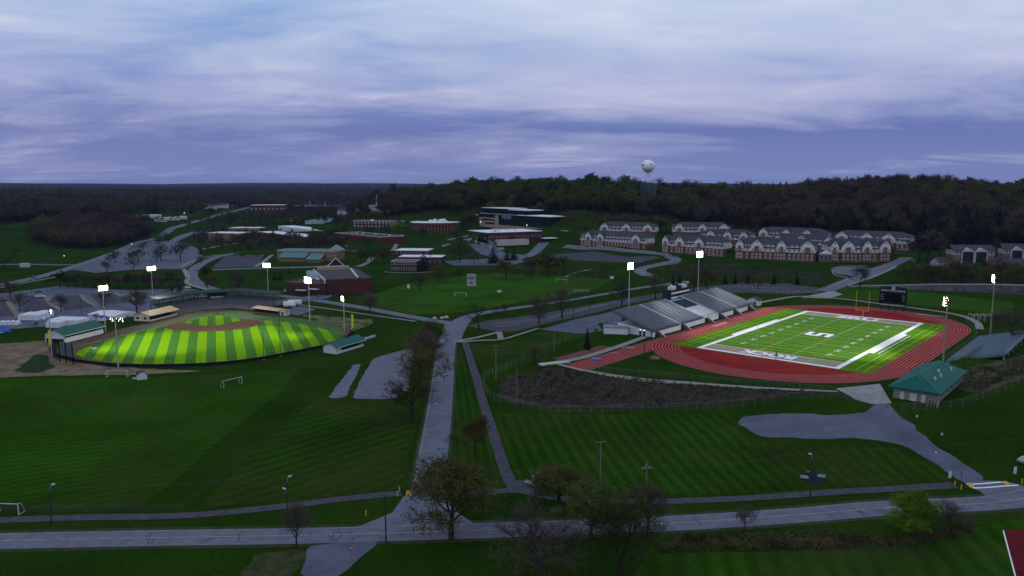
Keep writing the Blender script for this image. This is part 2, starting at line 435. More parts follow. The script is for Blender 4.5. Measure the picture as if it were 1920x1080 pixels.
def ground_material():
    m = bpy.data.materials.new('ground_cover'); m.use_nodes = True; nt = m.node_tree; N, L = nt.nodes, nt.links
    b = N['Principled BSDF']; b.inputs['Roughness'].default_value = .95; b.inputs['Specular IOR Level'].default_value = 0
    tc = N.new('ShaderNodeTexCoord')
    def noise(sc, det, rough=.6):
        n = N.new('ShaderNodeTexNoise'); n.inputs['Scale'].default_value = sc; n.inputs['Detail'].default_value = det; n.inputs['Roughness'].default_value = rough
        L.new(tc.outputs['Object'], n.inputs['Vector']); return n.outputs['Fac']
    def ramp(f, st):
        r = N.new('ShaderNodeValToRGB'); e = r.color_ramp.elements
        while len(e) < len(st): e.new(.5)
        for i, (p, c) in enumerate(st): e[i].position = p; e[i].color = (*c, 1)
        L.new(f, r.inputs[0]); return r.outputs[0]
    def mx(f, a, c, bl='MIX'):
        k = N.new('ShaderNodeMix'); k.data_type = 'RGBA'; k.blend_type = bl
        if hasattr(f, 'links'): L.new(f, k.inputs[0])
        else: k.inputs[0].default_value = f
        L.new(a, k.inputs[6]); L.new(c, k.inputs[7]); return k.outputs[2]
    grass = ramp(noise(.035, 5), [(.3, (.011, .031, .003)), (.5, (.016, .042, .004)), (.7, (.028, .050, .007))])
    fine = ramp(noise(1.1, 5, .7), [(.3, (.62, .62, .6)), (.7, (1.35, 1.35, 1.3))])
    grass = mx(1, grass, fine, 'MULTIPLY')
    floor_ = ramp(noise(.02, 8, .75), [(.3, (.012, .011, .008)), (.5, (.022, .020, .012)), (.7, (.026, .032, .012))])
    att = N.new('ShaderNodeAttribute'); att.attribute_name = 'cover'
    L.new(mx(att.outputs['Fac'], grass, floor_), b.inputs['Base Color'])
    return m
WOOD = {
 'hill': [(-225, 1180), (-165, 990)] + [tuple(G(u, v)[:2]) for u, v in ((800, 398), (868, 402), (896, 396), (1040, 398), (1120, 402), (1250, 408), (1300, 428), (1420, 432), (1560, 440), (1700, 452), (1735, 474), (1775, 468), (1870, 462), (1960, 458))] + [(1000, 560), (1300, 900), (1100, 1400), (300, 1450), (-150, 1400)],
 'hollow': [tuple(G(u, v)[:2]) for u, v in ((62, 448), (88, 459), (125, 466), (185, 467), (235, 459), (275, 446), (290, 434), (270, 425), (180, 421), (100, 424), (68, 432))],
 'slope': [tuple(G(u, v)[:2]) for u, v in ((-260, 428), (-60, 422), (20, 419), (70, 415), (120, 413), (200, 412), (245, 405), (262, 392))] + [(-900, 1900), (-1500, 1900)],
 'country': [(-3600, 1900), (-700, 1900), (-640, 2500), (-450, 2500), (-330, 1750), (-290, 1450), (-190, 1450), (300, 1500), (1500, 1700), (3200, 2500), (3200, 4300), (-3600, 4300)],
}
def build_ground():
    ny, nx = GH.shape
    v = np.stack([_XX.ravel(), _YY.ravel(), GH.ravel()], 1)
    idx = np.arange(ny * nx).reshape(ny, nx)
    q = np.stack([idx[:-1, :-1], idx[:-1, 1:], idx[1:, 1:], idx[1:, :-1]], -1).reshape(-1, 4)
    me = bpy.data.meshes.new('ground'); me.vertices.add(len(v)); me.vertices.foreach_set('co', v.ravel())
    me.loops.add(q.size); me.loops.foreach_set('vertex_index', q.ravel()); me.polygons.add(len(q))
    me.polygons.foreach_set('loop_start', np.arange(len(q)) * 4); me.polygons.foreach_set('use_smooth', np.ones(len(q), bool))
    me.update(calc_edges=True)
    cov = np.zeros(len(v))
    for P in WOOD.values(): cov = np.maximum(cov, smooth((10 - poly_sd(P, v[:, 0], v[:, 1])) / 20))
    cov = np.maximum(cov, smooth((np.hypot(v[:, 0], v[:, 1]) - 4000) / 400))
    at = me.attributes.new('cover', 'FLOAT', 'POINT'); at.data.foreach_set('value', cov.astype(np.float32))
    me.materials.append(ground_material())
    return link('ground', me, kind='structure')
build_ground()

# mown lawns
ST = stripe_mat
drape_poly('lawn', px((930, 775), (1030, 778), (1250, 776), (1370, 772), (1380, 800), (1420, 828), (1540, 832), (1690, 842), (1790, 900), (1600, 912), (1300, 928), (1110, 930), (985, 915), (950, 850)),
           ST('lawn_diagonal', (0.0125, 0.0394, 0.0029), (0.0207, 0.0592, 0.0051), 3.3, R(98), .9, .38, .06), .03)
drape_poly('lawn', px((-40, 712), (250, 708), (420, 702), (560, 690), (520, 740), (430, 810), (330, 900), (260, 950), (-40, 955)),
           ST('lawn_soccer', (0.0150, 0.0525, 0.0032), (0.0222, 0.0687, 0.0042), 3.4, R(32), .9, .42, .035), .03)
drape_poly('lawn', px((600, 740), (650, 752), (790, 760), (770, 840), (755, 915), (560, 940), (380, 950), (470, 850)),
           ST('lawn_centre', (0.0117, 0.0357, 0.0029), (0.0189, 0.0529, 0.0051), 4.2, R(48), .9, .40, .06), .03)
drape_poly('lawn', px((850, 650), (865, 655), (885, 720), (915, 800), (940, 880), (950, 910), (880, 915), (848, 890), (848, 760)),
           ST('lawn_strip', (0.0125, 0.0394, 0.0034), (0.0198, 0.0550, 0.0051), 2.4, R(96), .8, .38, .08), .03)
drape_poly('lawn', px((880, 645), (930, 645), (1015, 622), (1080, 625), (1030, 660), (965, 690), (910, 706)),
           ST('lawn_bank', (0.0134, 0.0431, 0.0034), (0.0226, 0.0635, 0.0058), 2.8, R(60), .9, .38, .08), .03)
drape_poly('lawn', px((1185, 1082), (1220, 1040), (1500, 1032), (1700, 1010), (1850, 985), (1960, 965), (1960, 1085)),
           ST('lawn_south', (0.0151, 0.0488, 0.0034), (0.0236, 0.0656, 0.0058), 4.5, R(80), .9, .42, .07), .03)
drape_poly('lawn', px((690, 556), (760, 532), (900, 512), (1060, 516), (1150, 524), (1110, 545), (980, 566), (880, 585), (780, 590), (700, 575)),
           ST('lawn_far_soccer', (0.0225, 0.0735, 0.0054), (0.0331, 0.1028, 0.0086), 6.5, R(28), .9, .40, .05), .04)
drape_poly('lawn', px((1505, 548), (1560, 536), (1700, 545), (1900, 566), (1900, 600), (1830, 585), (1720, 572), (1600, 560)),
           ST('lawn_far_end', (0.0217, 0.0708, 0.0044), (0.0294, 0.0907, 0.0065), 6.0, R(-40), .9, .42, .05), .04)

# ---- roads
MAIN = px((-90, 1019), (0, 1015), (300, 1009), (560, 1005), (740, 1000), (960, 993), (1250, 982), (1500, 966), (1700, 951), (1920, 935), (2060, 924))
M_shoulder = mat('verge_gravel', (.016, .036, .005), .95, .5, .5, col2=(.055, .05, .034))
drape_strip('road_shoulder', MAIN, 9.6, M_shoulder, .045)
drape_strip('road', MAIN, 7.0, M_road, .07)
CENTRE = px((795, 985), (800, 930), (806, 890), (821, 790), (830, 715), (837, 650), (851, 606))
drape_strip('road_shoulder', CENTRE, 9.4, M_shoulder, .055)
drape_strip('road', CENTRE, 7.8, M_road, .085)
drape_poly('road_junction', px((622, 1003), (680, 985), (735, 962), (758, 930), (842, 915), (855, 960), (900, 990), (870, 998), (720, 1004)), M_road, .10)
drape_poly('service_drive', px((577, 1024), (640, 1018), (712, 1014), (690, 1034), (664, 1056), (642, 1084), (566, 1084), (574, 1050)), M_gravel, .06, rough=.35)
drape_strip('road', px((852, 607), (805, 600), (750, 590), (690, 579), (630, 569), (570, 560), (510, 553), (455, 548), (405, 544)), 7.5, M_road, .08)
drape_strip('road', px((846, 612), (870, 597), (905, 587), (950, 580), (1000, 573), (1060, 564), (1130, 552), (1200, 540), (1290, 528)), 7.0, M_road, .09)
drape_strip('road', px((405, 545), (372, 532), (359, 518), (366, 503), (385, 491), (410, 481), (440, 475)), 9.0, M_road, .10)
drape_strip('road', px((-40, 541), (30, 529), (90, 515), (150, 497), (215, 474), (270, 452), (315, 434), (350, 420)), 10, M_road, .12)
drape_strip('road', px((350, 420), (400, 406), (440, 396), (470, 388)), 9, M_road, .25)
drape_strip('road', px((-40, 496), (60, 496), (110, 497), (150, 496)), 7, M_road, .13)
drape_strip('road', px((305, 462), (335, 447), (362, 438), (385, 434)), 12, M_road, .14)
drape_strip('road', px((398, 506), (480, 503), (580, 501), (640, 497)), 10, M_road, .12)
drape_strip('road', px((880, 596), (868, 612), (855, 640)), 4.0, M_road, .06)
drape_strip('road', px((1020, 455), (1012, 464), (1000, 475), (985, 482)), 11, M_road, .14)
drape_strip('road', px((1058, 462), (1110, 466), (1165, 469), (1215, 473), (1252, 479), (1270, 488), (1240, 495), (1208, 502), (1200, 509), (1216, 517)), 9, M_road, .14)
drape_strip('road', px((1545, 546), (1585, 530), (1620, 517), (1655, 502), (1700, 483)), 10, M_road, .14)
drape_poly('turning_circle', px((1558, 505), (1575, 501), (1610, 500), (1640, 505), (1636, 515), (1600, 518), (1570, 514)), M_road, .16)
drape_poly('grass_island', px((1598, 508), (1612, 505), (1628, 508), (1613, 511)), mat('island_grass', (.018, .046, .008), .95, .3, .4), .30)
drape_strip('path', px((871, 640), (884, 680), (903, 745), (927, 820), (948, 885), (966, 920)), 2.9, M_trail, .09)
drape_strip('path', px((-40, 977), (150, 971), (350, 967), (520, 951), (640, 936), (752, 925)), 3.0, M_trail, .09)
drape_strip('path', px((845, 930), (905, 926), (968, 920), (1050, 935), (1200, 941), (1350, 937), (1600, 921), (1790, 910)), 3.0, M_trail, .10)
drape_poly('seating_pad', px((1500, 896), (1510, 886), (1535, 884), (1550, 892), (1548, 905), (1530, 912), (1512, 905)), mat('mulch', (.018, .020, .022), .95, .3, 1), .13)
drape_poly('seating_pad', px((958, 905), (975, 900), (1010, 912), (1015, 932), (960, 924)), M_trail, .115)

# kerbs along the centre road (west side)
drape_strip('kerb', px((776, 912), (783, 880), (801, 780), (812, 710), (820, 655), (836, 608)), .25, M_conc, .06, thick=.12)

# ---- parking, pads
drape_poly('parking_lot', px((1387, 791), (1400, 779), (1480, 775), (1560, 778), (1630, 774), (1640, 757), (1662, 757), (1700, 791), (1762, 840), (1850, 902), (1803, 905), (1740, 861), (1690, 834), (1620, 824), (1540, 822), (1450, 822), (1405, 811)), M_gravel, .08, rough=.55)
drape_poly('drive_apron', px((1800, 904), (1850, 901), (1905, 907), (1950, 922), (1950, 938), (1832, 944), (1852, 928), (1826, 917)), M_road, .09, rough=.12)
drape_poly('concrete_apron', px((1566, 729), (1650, 720), (1672, 757), (1634, 758), (1604, 750)), mat('pale_concrete', (.26, .25, .26), .9, .2, .4), .09)
drape_poly('parking_lot', px((700, 673), (735, 662), (768, 654), (776, 662), (770, 700), (764, 737), (745, 740), (738, 748), (661, 747), (680, 705)), M_road, .07, rough=.25)
drape_poly('gravel_strip', px((662, 684), (677, 683), (648, 745), (615, 746)), M_road, .07, rough=.3)
drape_poly('parking_lot', px((876, 612), (910, 602), (1000, 590), (1100, 573), (1200, 556), (1300, 540), (1390, 531), (1480, 532), (1560, 543), (1490, 552), (1400, 549), (1330, 552), (1230, 560), (1150, 578), (1030, 606), (965, 622), (935, 622)), M_asph, .07)
drape_poly('stadium_court', px((1010, 618), (1060, 605), (1150, 583), (1165, 590), (1165, 605), (1215, 628), (1130, 622)), M_gravel, .10)
drape_poly('parking_lot', px((132, 505), (200, 482), (290, 452), (345, 455), (370, 466), (380, 480), (360, 497), (345, 504), (250, 506), (180, 512)), M_lot, .13)
drape_poly('parking_lot', px((-40, 556), (60, 543), (110, 537), (250, 545), (345, 540), (390, 547), (400, 558), (330, 566), (245, 592), (190, 603), (90, 612), (-40, 622)), M_lot, .10)
for q in (((-30, 560), (12, 556), (34, 592), (-30, 597)), ((30, 556), (84, 553), (112, 582), (48, 590)), ((100, 556), (150, 553), (178, 575), (122, 584)), ((168, 552), (210, 551), (246, 566), (190, 574))):
    drape_poly('parking_bay', px(*q), M_asph, .14)
for q in (((14, 557), (19, 572), (36, 597)), ((86, 556), (93, 568), (116, 583)), ((152, 553), (160, 563), (182, 575)), ((214, 548), (228, 555), (258, 562))):
    drape_strip('parking_island', px(*q), 2.6, mat('island_earth', (.20, .17, .135), .95, .3, .5), .10, thick=.12)
drape_poly('sports_court', px((396, 503), (424, 479), (497, 477), (482, 500)), M_asph, .16)
drape_poly('parking_lot', px((838, 456), (940, 471), (992, 479), (975, 490), (900, 476), (828, 463)), M_lot, .16)
drape_poly('parking_lot', px((1012, 478), (1110, 471), (1240, 483), (1195, 493), (1110, 490), (1040, 487)), M_asph, .16)
drape_poly('parking_lot', px((830, 490), (950, 484), (985, 490), (960, 497), (850, 498)), M_lot, .16)
drape_poly('parking_lot', px((600, 553), (640, 549), (612, 560), (470, 580), (480, 570), (540, 560)), M_lot, .09)
drape_poly('gravel_yard', px((1500, 558), (1560, 545), (1580, 552), (1555, 560)), mat('pale_gravel', (.27, .26, .26), .95, .25, .3), .10)
drape_poly('paved_yard', px((520, 586), (560, 574), (592, 580), (560, 592)), M_lot, .10)

# ---- bare earth
drape_poly('bare_earth', px((-40, 648), (60, 641), (92, 636), (95, 662), (140, 679), (220, 689), (330, 694), (380, 696), (250, 703), (110, 704), (-40, 708)), M_dirt, .05, rough=.9)
drape_poly('bank_earth', px((930, 742), (955, 706), (1032, 692), (1130, 706), (1250, 719), (1400, 731), (1530, 737), (1450, 749), (1300, 760), (1130, 766), (1030, 766), (960, 756)), mat('bank_soil', (.030, .028, .019), .95, .5, .35, col2=(.062, .051, .038)), .16, step=1.6)
drape_poly('dry_slope', px((1795, 694), (1850, 682), (1925, 666), (1930, 708), (1830, 742), (1788, 722)), mat('dry_slope', (.020, .030, .008), .95, .5, .2, col2=(.070, .058, .034)), .12, rough=.6)
drape_poly('grass_mound', px((28, 696), (62, 668), (78, 664), (92, 672), (100, 690), (70, 700)), mat('mound_grass', (.014, .036, .005), .95, .35, .4), .16, rough=.8)
drape_poly('bare_earth', px((560, 588), (600, 592), (660, 598), (698, 600), (690, 612), (660, 622), (640, 612), (590, 600)), mat('straw_earth', (.018, .040, .006), .95, .5, .28, col2=(.17, .145, .075)), .09, rough=1.2)
drape_poly('bare_earth', px((480, 1040), (560, 1034), (568, 1055), (560, 1082), (450, 1082)), mat('verge_earth', (.014, .036, .005), .95, .5, .45, col2=(.062, .058, .028)), .04, rough=1.1)

# ---- concrete walks
for q, w in ((((852, 641), (900, 632), (936, 623)), 2.6), (((936, 623), (939, 636)), 2.6), (((860, 642), (900, 639), (940, 637), (975, 627), (1010, 616)), 2.2),
             (((1210, 632), (1160, 650), (1090, 672), (1036, 681)), 3.0), (((1036, 681), (1100, 696), (1200, 711), (1300, 719), (1400, 726), (1500, 732), (1570, 735)), 1.7),
             (((1232, 630), (1290, 606), (1345, 590), (1400, 573), (1450, 563)), 3.2),
             (((1450, 563), (1500, 556), (1570, 560), (1650, 570), (1750, 583), (1800, 592), (1830, 604), (1838, 618)), 3.0),
             (((560, 572), (620, 580), (700, 592), (780, 603)), 2.0), (((735, 470), (745, 455), (754, 440)), 4), (((600, 470), (700, 473)), 3), (((655, 467), (646, 458)), 3),
             (((480, 500), (495, 490), (510, 478)), 4), (((378, 468), (420, 460), (470, 452)), 4), (((840, 450), (880, 442), (910, 432)), 4), (((870, 450), (905, 458), (945, 466)), 4),
             (((1060, 520), (1080, 511), (1110, 505)), 2.5), (((345, 505), (352, 520), (352, 532), (395, 545)), 3.4), (((340, 500), (370, 486), (410, 478)), 3.0),
             (((0, 540), (60, 528), (110, 519)), 2.4), (((720, 510), (760, 512), (830, 509)), 2.4), (((1590, 535), (1630, 522), (1680, 500)), 2.4),
             (((600, 553), (650, 548)), 2.4), (((700, 480), (690, 492), (672, 500)), 5)):
    drape_strip('walkway', px(*q), w, M_conc, .20)
# light kerbs that outline the far roads
for q in (((1272, 494), (1235, 499), (1206, 506), (1204, 512), (1222, 520)), ((1062, 460), (1160, 466), (1255, 476)), ((1560, 506), (1566, 516), (1590, 523), (1552, 541)), ((1562, 503), (1585, 499), (1625, 499))):
    drape_strip('kerb', px(*q), 1.0, M_conc, .16, thick=.14)

# ---- road paint
def dash_line(path, w, m, dz, dash, gap, off=0.0, name='lane_line'):
    P = resample(path, 0.5); acc = 0; mb = MB()
    for a, b in zip(P, P[1:]):
        d = (b - a); L_ = d.length
        if L_ < 1e-6: continue
        if (acc % (dash + gap)) < dash:
            n = Vector((-d.y, d.x)) / L_; p, q = a + n * (off - w / 2), b + n * (off - w / 2); r, s = b + n * (off + w / 2), a + n * (off + w / 2)
            mb.poly(*[(t.x, t.y, hz(t.x, t.y) + dz) for t in (p, q, r, s)])
        acc += L_
    return mb.build(name, m, kind='structure')
dash_line(MAIN, .16, mat('faded_yellow_line', (.42, .36, .24), .8, .4, .7), .115, 1000, 0)
dash_line(MAIN, .12, mat('faded_white_line', (.30, .30, .31), .8, .5, .4), .112, 1000, 0, 3.1, 'edge_line')
# stalls of the long lot behind the stands and the far lot
def stalls(a, b, n, ln, name='stall_line', w=.22):
    p, q = G(*a), G(*b); d = (q - p); d.z = 0; nrm = Vector((-d.y, d.x, 0)).normalized(); d /= n; mb = MB(); t = d.normalized() * w / 2
    for i in range(n + 1):
        s = p + d * i
        mb.poly(*[(c.x, c.y, hz(c.x, c.y) + .17) for c in (s - t, s + t, s + t + nrm * ln, s - t + nrm * ln)])
    return mb.build(name, M_wear, kind='structure')
stalls((945, 613), (1140, 572), 34, 5); stalls((930, 606), (1190, 561), 46, -5); stalls((1360, 538), (1475, 542), 18, 5); stalls((1410, 545), (1530, 549), 20, 5)
for k in range(6): stalls((165 + k * 36, 506 - k * .5), (215 + k * 26, 478 - k * 4), 12, 4.5, w=.3)
# crosswalks and tactile pads
def quad_sheet(name, c, m, dz=.14): return drape_poly(name, px(*c), m, dz, step=1.5)
for c in (((1812, 908), (1884, 903), (1886, 905), (1813, 910)), ((1822, 915), (1908, 910), (1910, 912), (1824, 917))): quad_sheet('crosswalk_line', c, M_white, .15)
for c in (((1812, 907), (1820, 906), (1828, 914), (1818, 915)), ((1876, 904), (1886, 903), (1896, 909), (1886, 910)), ((762, 921), (771, 921), (771, 929), (761, 929))): quad_sheet('tactile_pad', c, mat('tactile_yellow', (.55, .36, .06), .7), .16)
# cracks sealed with tar on the road
random.seed(11); mb = MB()
for k in range(26):
    u = random.uniform(20, 1900); i = int(u / 1920 * (len(MAIN) - 1)); p0 = MAIN[1].lerp(MAIN[9], u / 1920); 
    P = resample(MAIN, 6); p = P[int((u / 1920) * (len(P) - 12)) + 5]; ang = random.uniform(-.5, .5) + 1.6
    x, y = p.x + random.uniform(-2, 2), p.y - 2.8
    for s in range(int(random.uniform(3, 7))):
        nx_, ny_ = x + math.cos(ang) * .9, y + math.sin(ang) * .9; w = .05
        if abs(ny_ - p.y) > 3.1: break
        mb.poly((x - w, y, hz(x, y) + .125), (x + w, y, hz(x, y) + .125), (nx_ + w, ny_, hz(nx_, ny_) + .125), (nx_ - w, ny_, hz(nx_, ny_) + .125)); x, y = nx_, ny_; ang += random.uniform(-.7, .7); ang = min(max(ang, .5), 2.6)
mb.build('tar_cracks', mat('tar', (.02, .02, .022), .8), kind='stuff')
# ================================================================== trees
M_bark = mat('bark', (.030, .025, .022), .95, .3, 3)
M_barkp = mat('pale_bark', (.075, .065, .055), .95, .3, 3)
M_twig = mat('bare_twigs', (.078, .062, .050), .95)
M_leaf = {'bare': mat('brown_buds', (.046, .035, .026), .9, .45, .45), 'plum': mat('plum_buds', (.056, .042, .036), .9, .4, .4),
          'olive': mat('olive_buds', (.064, .064, .018), .9, .45, .45), 'green': mat('spring_leaves', (.056, .080, .020), .9, .45, .5),
          'lime': mat('yellow_green_leaves', (.115, .20, .018), .85, .4, .5), 'blossom': mat('white_blossom', (.22, .22, .20), .9, .4, .5),
          'conifer': mat('needles', (.010, .017, .011), .9, .45, .6)}
def rot_about(d, tilt, az):
    a = d.orthogonal().normalized(); b = d.cross(a)
    return (d * math.cos(tilt) + (a * math.cos(az) + b * math.sin(az)) * math.sin(tilt)).normalized()
def tree_mesh(seed, style, detail):
    """10 m tall deciduous tree: (wood, crown) as MB; detail = (limbs, branches, twigs, sprays, leaves, leaf size)"""
    rnd = random.Random(seed); wood, crown = MB(), MB(); n1, n2, n3, n4, nl, ls, tw = detail
    narrow = {'olive': .9, 'lime': .95}.get(style, 1.0) * rnd.uniform(.9, 1.1)
    def leaf(p):
        d = Vector((rnd.gauss(0, 1), rnd.gauss(0, 1), rnd.gauss(0, 1))).normalized(); e = d.orthogonal().normalized(); s = ls * rnd.uniform(.6, 1.4)
        crown.poly(p - e * s * .5, p + e * s * .5, p + d * s)
    def seg(mb, p, d, ln, r0, r1, n, bend=.12, steps=3):
        pts = [p]
        for k in range(steps):
            d = (d + Vector((rnd.gauss(0, bend), rnd.gauss(0, bend), rnd.gauss(0, bend * .5) + .05))).normalized(); q = pts[-1] + d * ln / steps
            a, b = r0 + (r1 - r0) * k / steps, r0 + (r1 - r0) * (k + 1) / steps
            mb.tube(pts[-1], q, a, b, n, cap=False); pts.append(q)
        return pts, d
    th = rnd.uniform(1.6, 2.6)
    tp, td = seg(wood, Vector((0, 0, -.3)), Vector((0, 0, 1)), th + .3, .26, .19, 7, .04, 3)
    lead, _ = seg(wood, tp[-1], td, 5.2, .18, .03, 5, .07, 5)
    stems = []
    for i in range(n1):
        t = i / max(1, n1 - 1); k = min(int(t * 4.2), 4); o = tp[-1].lerp(lead[k], .9) if i else tp[-1]
        tilt = (1.05 - .55 * t) * rnd.uniform(.8, 1.15); az = i * 2.4 + rnd.uniform(-.4, .4)
        d = Vector((math.sin(tilt) * math.cos(az), math.sin(tilt) * math.sin(az), math.cos(tilt)))
        ln = (5.0 - 2.4 * t) * rnd.uniform(.8, 1.15) * narrow
        pts, d2 = seg(wood, o, d, ln, .11 - .05 * t, .03, 4, .13, 4); stems.append((pts, ln))
    stems.append((lead, 4.0))
    for pts, ln in stems:
        for j in range(n2):
            f = rnd.uniform(.25, 1.0) * (len(pts) - 1); k = min(int(f), len(pts) - 2); o = pts[k].lerp(pts[k + 1], f - k); d = (pts[k + 1] - pts[k]).normalized()
            d = rot_about(d, rnd.uniform(.5, 1.0), rnd.uniform(0, 6.28)); d.z = abs(d.z) * .6 + .18; d.normalize()
            p2, d2 = seg(wood, o, d, ln * rnd.uniform(.28, .5), .028, .012, 3, .16, 2)
            for q in range(n3):
                o3 = p2[0].lerp(p2[-1], rnd.uniform(.3, 1)); d3 = rot_about(d2, rnd.uniform(.4, 1.1), rnd.uniform(0, 6.28)); d3.z += .25; d3.normalize(); l3 = rnd.uniform(.7, 1.5)
                e = o3 + d3 * l3; w = d3.orthogonal().normalized() * tw; crown.poly(o3 - w, o3 + w, e)
                for s in range(n4):
                    o4 = o3.lerp(e, rnd.uniform(.3, 1)); d4 = rot_about(d3, rnd.uniform(.4, 1.2), rnd.uniform(0, 6.28)); e4 = o4 + d4 * rnd.uniform(.35, .8); w = d4.orthogonal().normalized() * tw * .7
                    crown.poly(o4 - w, o4 + w, e4)
                    for _ in range(nl): leaf(o4.lerp(e4, rnd.uniform(.3, 1.1)) + Vector((rnd.gauss(0, .1), rnd.gauss(0, .1), rnd.gauss(0, .1))))
    return wood, crown
def conifer_mesh(seed, wide=.24, layers=15):
    rnd = random.Random(seed); wood, crown = MB(), MB()
    wood.tube((0, 0, -.3), (0, 0, 9.6), .2, .02, 6)
    for i in range(layers):
        t = i / layers; z = .7 + 9.1 * t; rad = 10 * wide * (1 - t) ** .85 + .15
        n = max(5, int(15 * (1 - t * .6)))
        for k in range(n):
            a = 2 * math.pi * k / n + i * .7 + rnd.uniform(-.2, .2); r = rad * rnd.uniform(.75, 1.12); dz = -r * rnd.uniform(.12, .34)
            c, s = math.cos(a), math.sin(a); w = r * .24
            tip = Vector((c * r, s * r, z + dz)); mid = Vector((c * r * .55, s * r * .55, z + dz * .3)); side = Vector((-s, c, 0)) * w
            crown.poly((0, 0, z + .35), mid + side, tip); crown.poly((0, 0, z + .35), tip, mid - side)
            crown.poly(mid + side * .4 + Vector((0, 0, .16)), tip + side * .7 - Vector((0, 0, .2)), tip - side * .6); crown.poly(mid - Vector((0, 0, .35)), mid + side * 1.2, tip)
    return wood, crown
def bush_mesh(seed, n=420, ls=.34):
    rnd = random.Random(seed); wood, crown = MB(), MB()
    for k in range(6):
        a = k * 1.05; wood.tube((0, 0, -.3), (math.cos(a) * 2.2, math.sin(a) * 2.2, 6), .12, .03, 4, cap=False)
    lobes = [(Vector((rnd.uniform(-2.2, 2.2), rnd.uniform(-2.2, 2.2), rnd.uniform(3, 7))), rnd.uniform(1.8, 3.0)) for _ in range(9)]
    for c, r in lobes:
        for _ in range(n // 4):
            d = Vector((rnd.gauss(0, 1), rnd.gauss(0, 1), rnd.gauss(0, 1))).normalized(); p = c + d * r * rnd.uniform(.6, 1.05); p.z = max(p.z, .2)
            e = d.orthogonal().normalized(); s = ls * rnd.uniform(.7, 1.5); q = d.cross(e)
            crown.poly(p - e * s, p + q * s * .7, p + e * s); 
    return wood, crown
PROTO = {}
def proto(style, variant, level):
    key = (style, variant, level)
    if key in PROTO: return PROTO[key]
    sd = hash_(style) + variant * 31 + {'near': 0, 'mid': 500, 'far': 900}[level]
    if style == 'conifer': w, c = conifer_mesh(sd, (.21, .26, .30)[variant % 3], 16 if level != 'far' else 10)
    elif style == 'cypress': w, c = conifer_mesh(sd, .15, 16)
    elif style == 'bush': w, c = bush_mesh(sd)
    else:
        leafy = {'bare': 0, 'plum': 1, 'olive': 4, 'green': 5, 'lime': 9, 'blossom': 4}[style]
        d = {'near': (12, 8, 9, 4, leafy, .13 if style != 'lime' else .14, .018), 'mid': (10, 6, 6, 3, {4: 3, 5: 4}.get(leafy, max(1, leafy)), .16, .028), 'far': (8, 5, 5, 2, max(1, leafy), .42, .06)}[level]
        if style == 'bare' and level == 'near': d = (13, 9, 10, 6, 0, .1, .016)
        if style == 'bare' and level == 'mid': d = (11, 7, 8, 4, 0, .1, .034)
        w, c = tree_mesh(sd, style, d)
    lm = M_leaf.get({'cypress': 'conifer', 'bush': 'green'}.get(style, style), M_leaf['olive'])
    if style == 'bare': lm = M_twig
    PROTO[key] = (w.mesh('trunk', M_bark), c.mesh('crown', lm)); return PROTO[key]
def hash_(s): return sum(ord(ch) * (i + 3) for i, ch in enumerate(s)) % 997
NTREE = [0]
ORD = 'first second third fourth fifth sixth seventh eighth ninth tenth eleventh twelfth thirteenth fourteenth fifteenth sixteenth'.split()
def tree(u, vb, vt, style, label, wide=1.0, variant=None, group=None, name=None):
    p = G(u, vb); top = at_y(u, vt, p.y); h = max(2.0, top.z - p.z); d = p.length
    NTREE[0] += 1; variant = (NTREE[0] * 7) % 3 if variant is None else variant
    level = 'near' if d < 205 else ('mid' if d < 560 else 'far')
    w, c = proto(style, variant, level)
    nm = name or {'conifer': 'evergreen_tree', 'cypress': 'evergreen_tree', 'bush': 'shrub', 'bare': 'bare_tree', 'plum': 'bare_tree', 'blossom': 'blossoming_tree'}.get(style, 'budding_tree')
    t = thing(nm, label, 'shrub' if nm == 'shrub' else 'tree', p, (NTREE[0] * 2.39996) % 6.283, group)
    s = h / 10.0; t.scale = (s * wide, s * wide, s)
    link('trunk', w, t); link('crown', c, t); return t

# --- foreground
tree(846, 1012, 846, 'olive', 'large olive budding tree standing on the corner of the road junction', 1.45, 0)
tree(1012, 1092, 950, 'bare', 'wide bare brown tree rising from the bottom edge in front of the road', 1.75, 1)
tree(1108, 1012, 900, 'green', 'tall many-stemmed budding tree on the far left of the two by the main road', 1.3, 1)
tree(1160, 1082, 918, 'green', 'slender greenish tree with pale twin trunks at the bottom edge', 1.05, 2)
tree(1050, 948, 868, 'olive', 'round dense olive tree beside the path pad and lamp pole', 1.9, 2)
tree(1213, 1002, 905, 'plum', 'reddish brown bare tree beside the wooden utility pole with crossarm', 1.2, 0)
tree(1708, 1008, 912, 'lime', 'bright yellow green leafy tree on the near side of the main road', 1.15, 0)
tree(1785, 1005, 928, 'bare', 'small dark leafless tree right of the yellow green tree', 1.1, 2)
tree(1396, 994, 948, 'bare', 'small leafless sapling on the near verge of the main road', 1.1, 0)
tree(890, 858, 768, 'olive', 'thin brownish tree on the grass between road and asphalt path', .95, 1)
tree(556, 1027, 925, 'bare', 'thin twin-trunk leafless tree on the near verge by the service drive', .7, 1)
tree(772, 792, 690, 'olive', 'olive tree nearest the camera in the row beside the paved pad', 1.4, 0)
tree(790, 735, 640, 'olive', 'tall budding tree overhanging the road by the paved pad', 1.45, 2)
tree(800, 690, 618, 'bare', 'leafless tree in the middle of the roadside row', 1.5, 1)
tree(812, 662, 592, 'olive', 'farthest budding tree of the roadside row, near the road bend', 1.25, 1)
tree(1001, 686, 636, 'olive', 'small thin budding tree by the chain-link fence above the bank', 1.1, 1)
tree(1101, 655, 612, 'conifer', 'dark pointed evergreen on the bank by the white stadium shed', .85, 0)
tree(1900, 640, 570, 'plum', 'brown bare tree at the right edge behind the visitor bleachers', 1.4, 0)
tree(1870, 618, 585, 'plum', 'low brown bare tree behind the batting-cage frames', 1.3, 1)
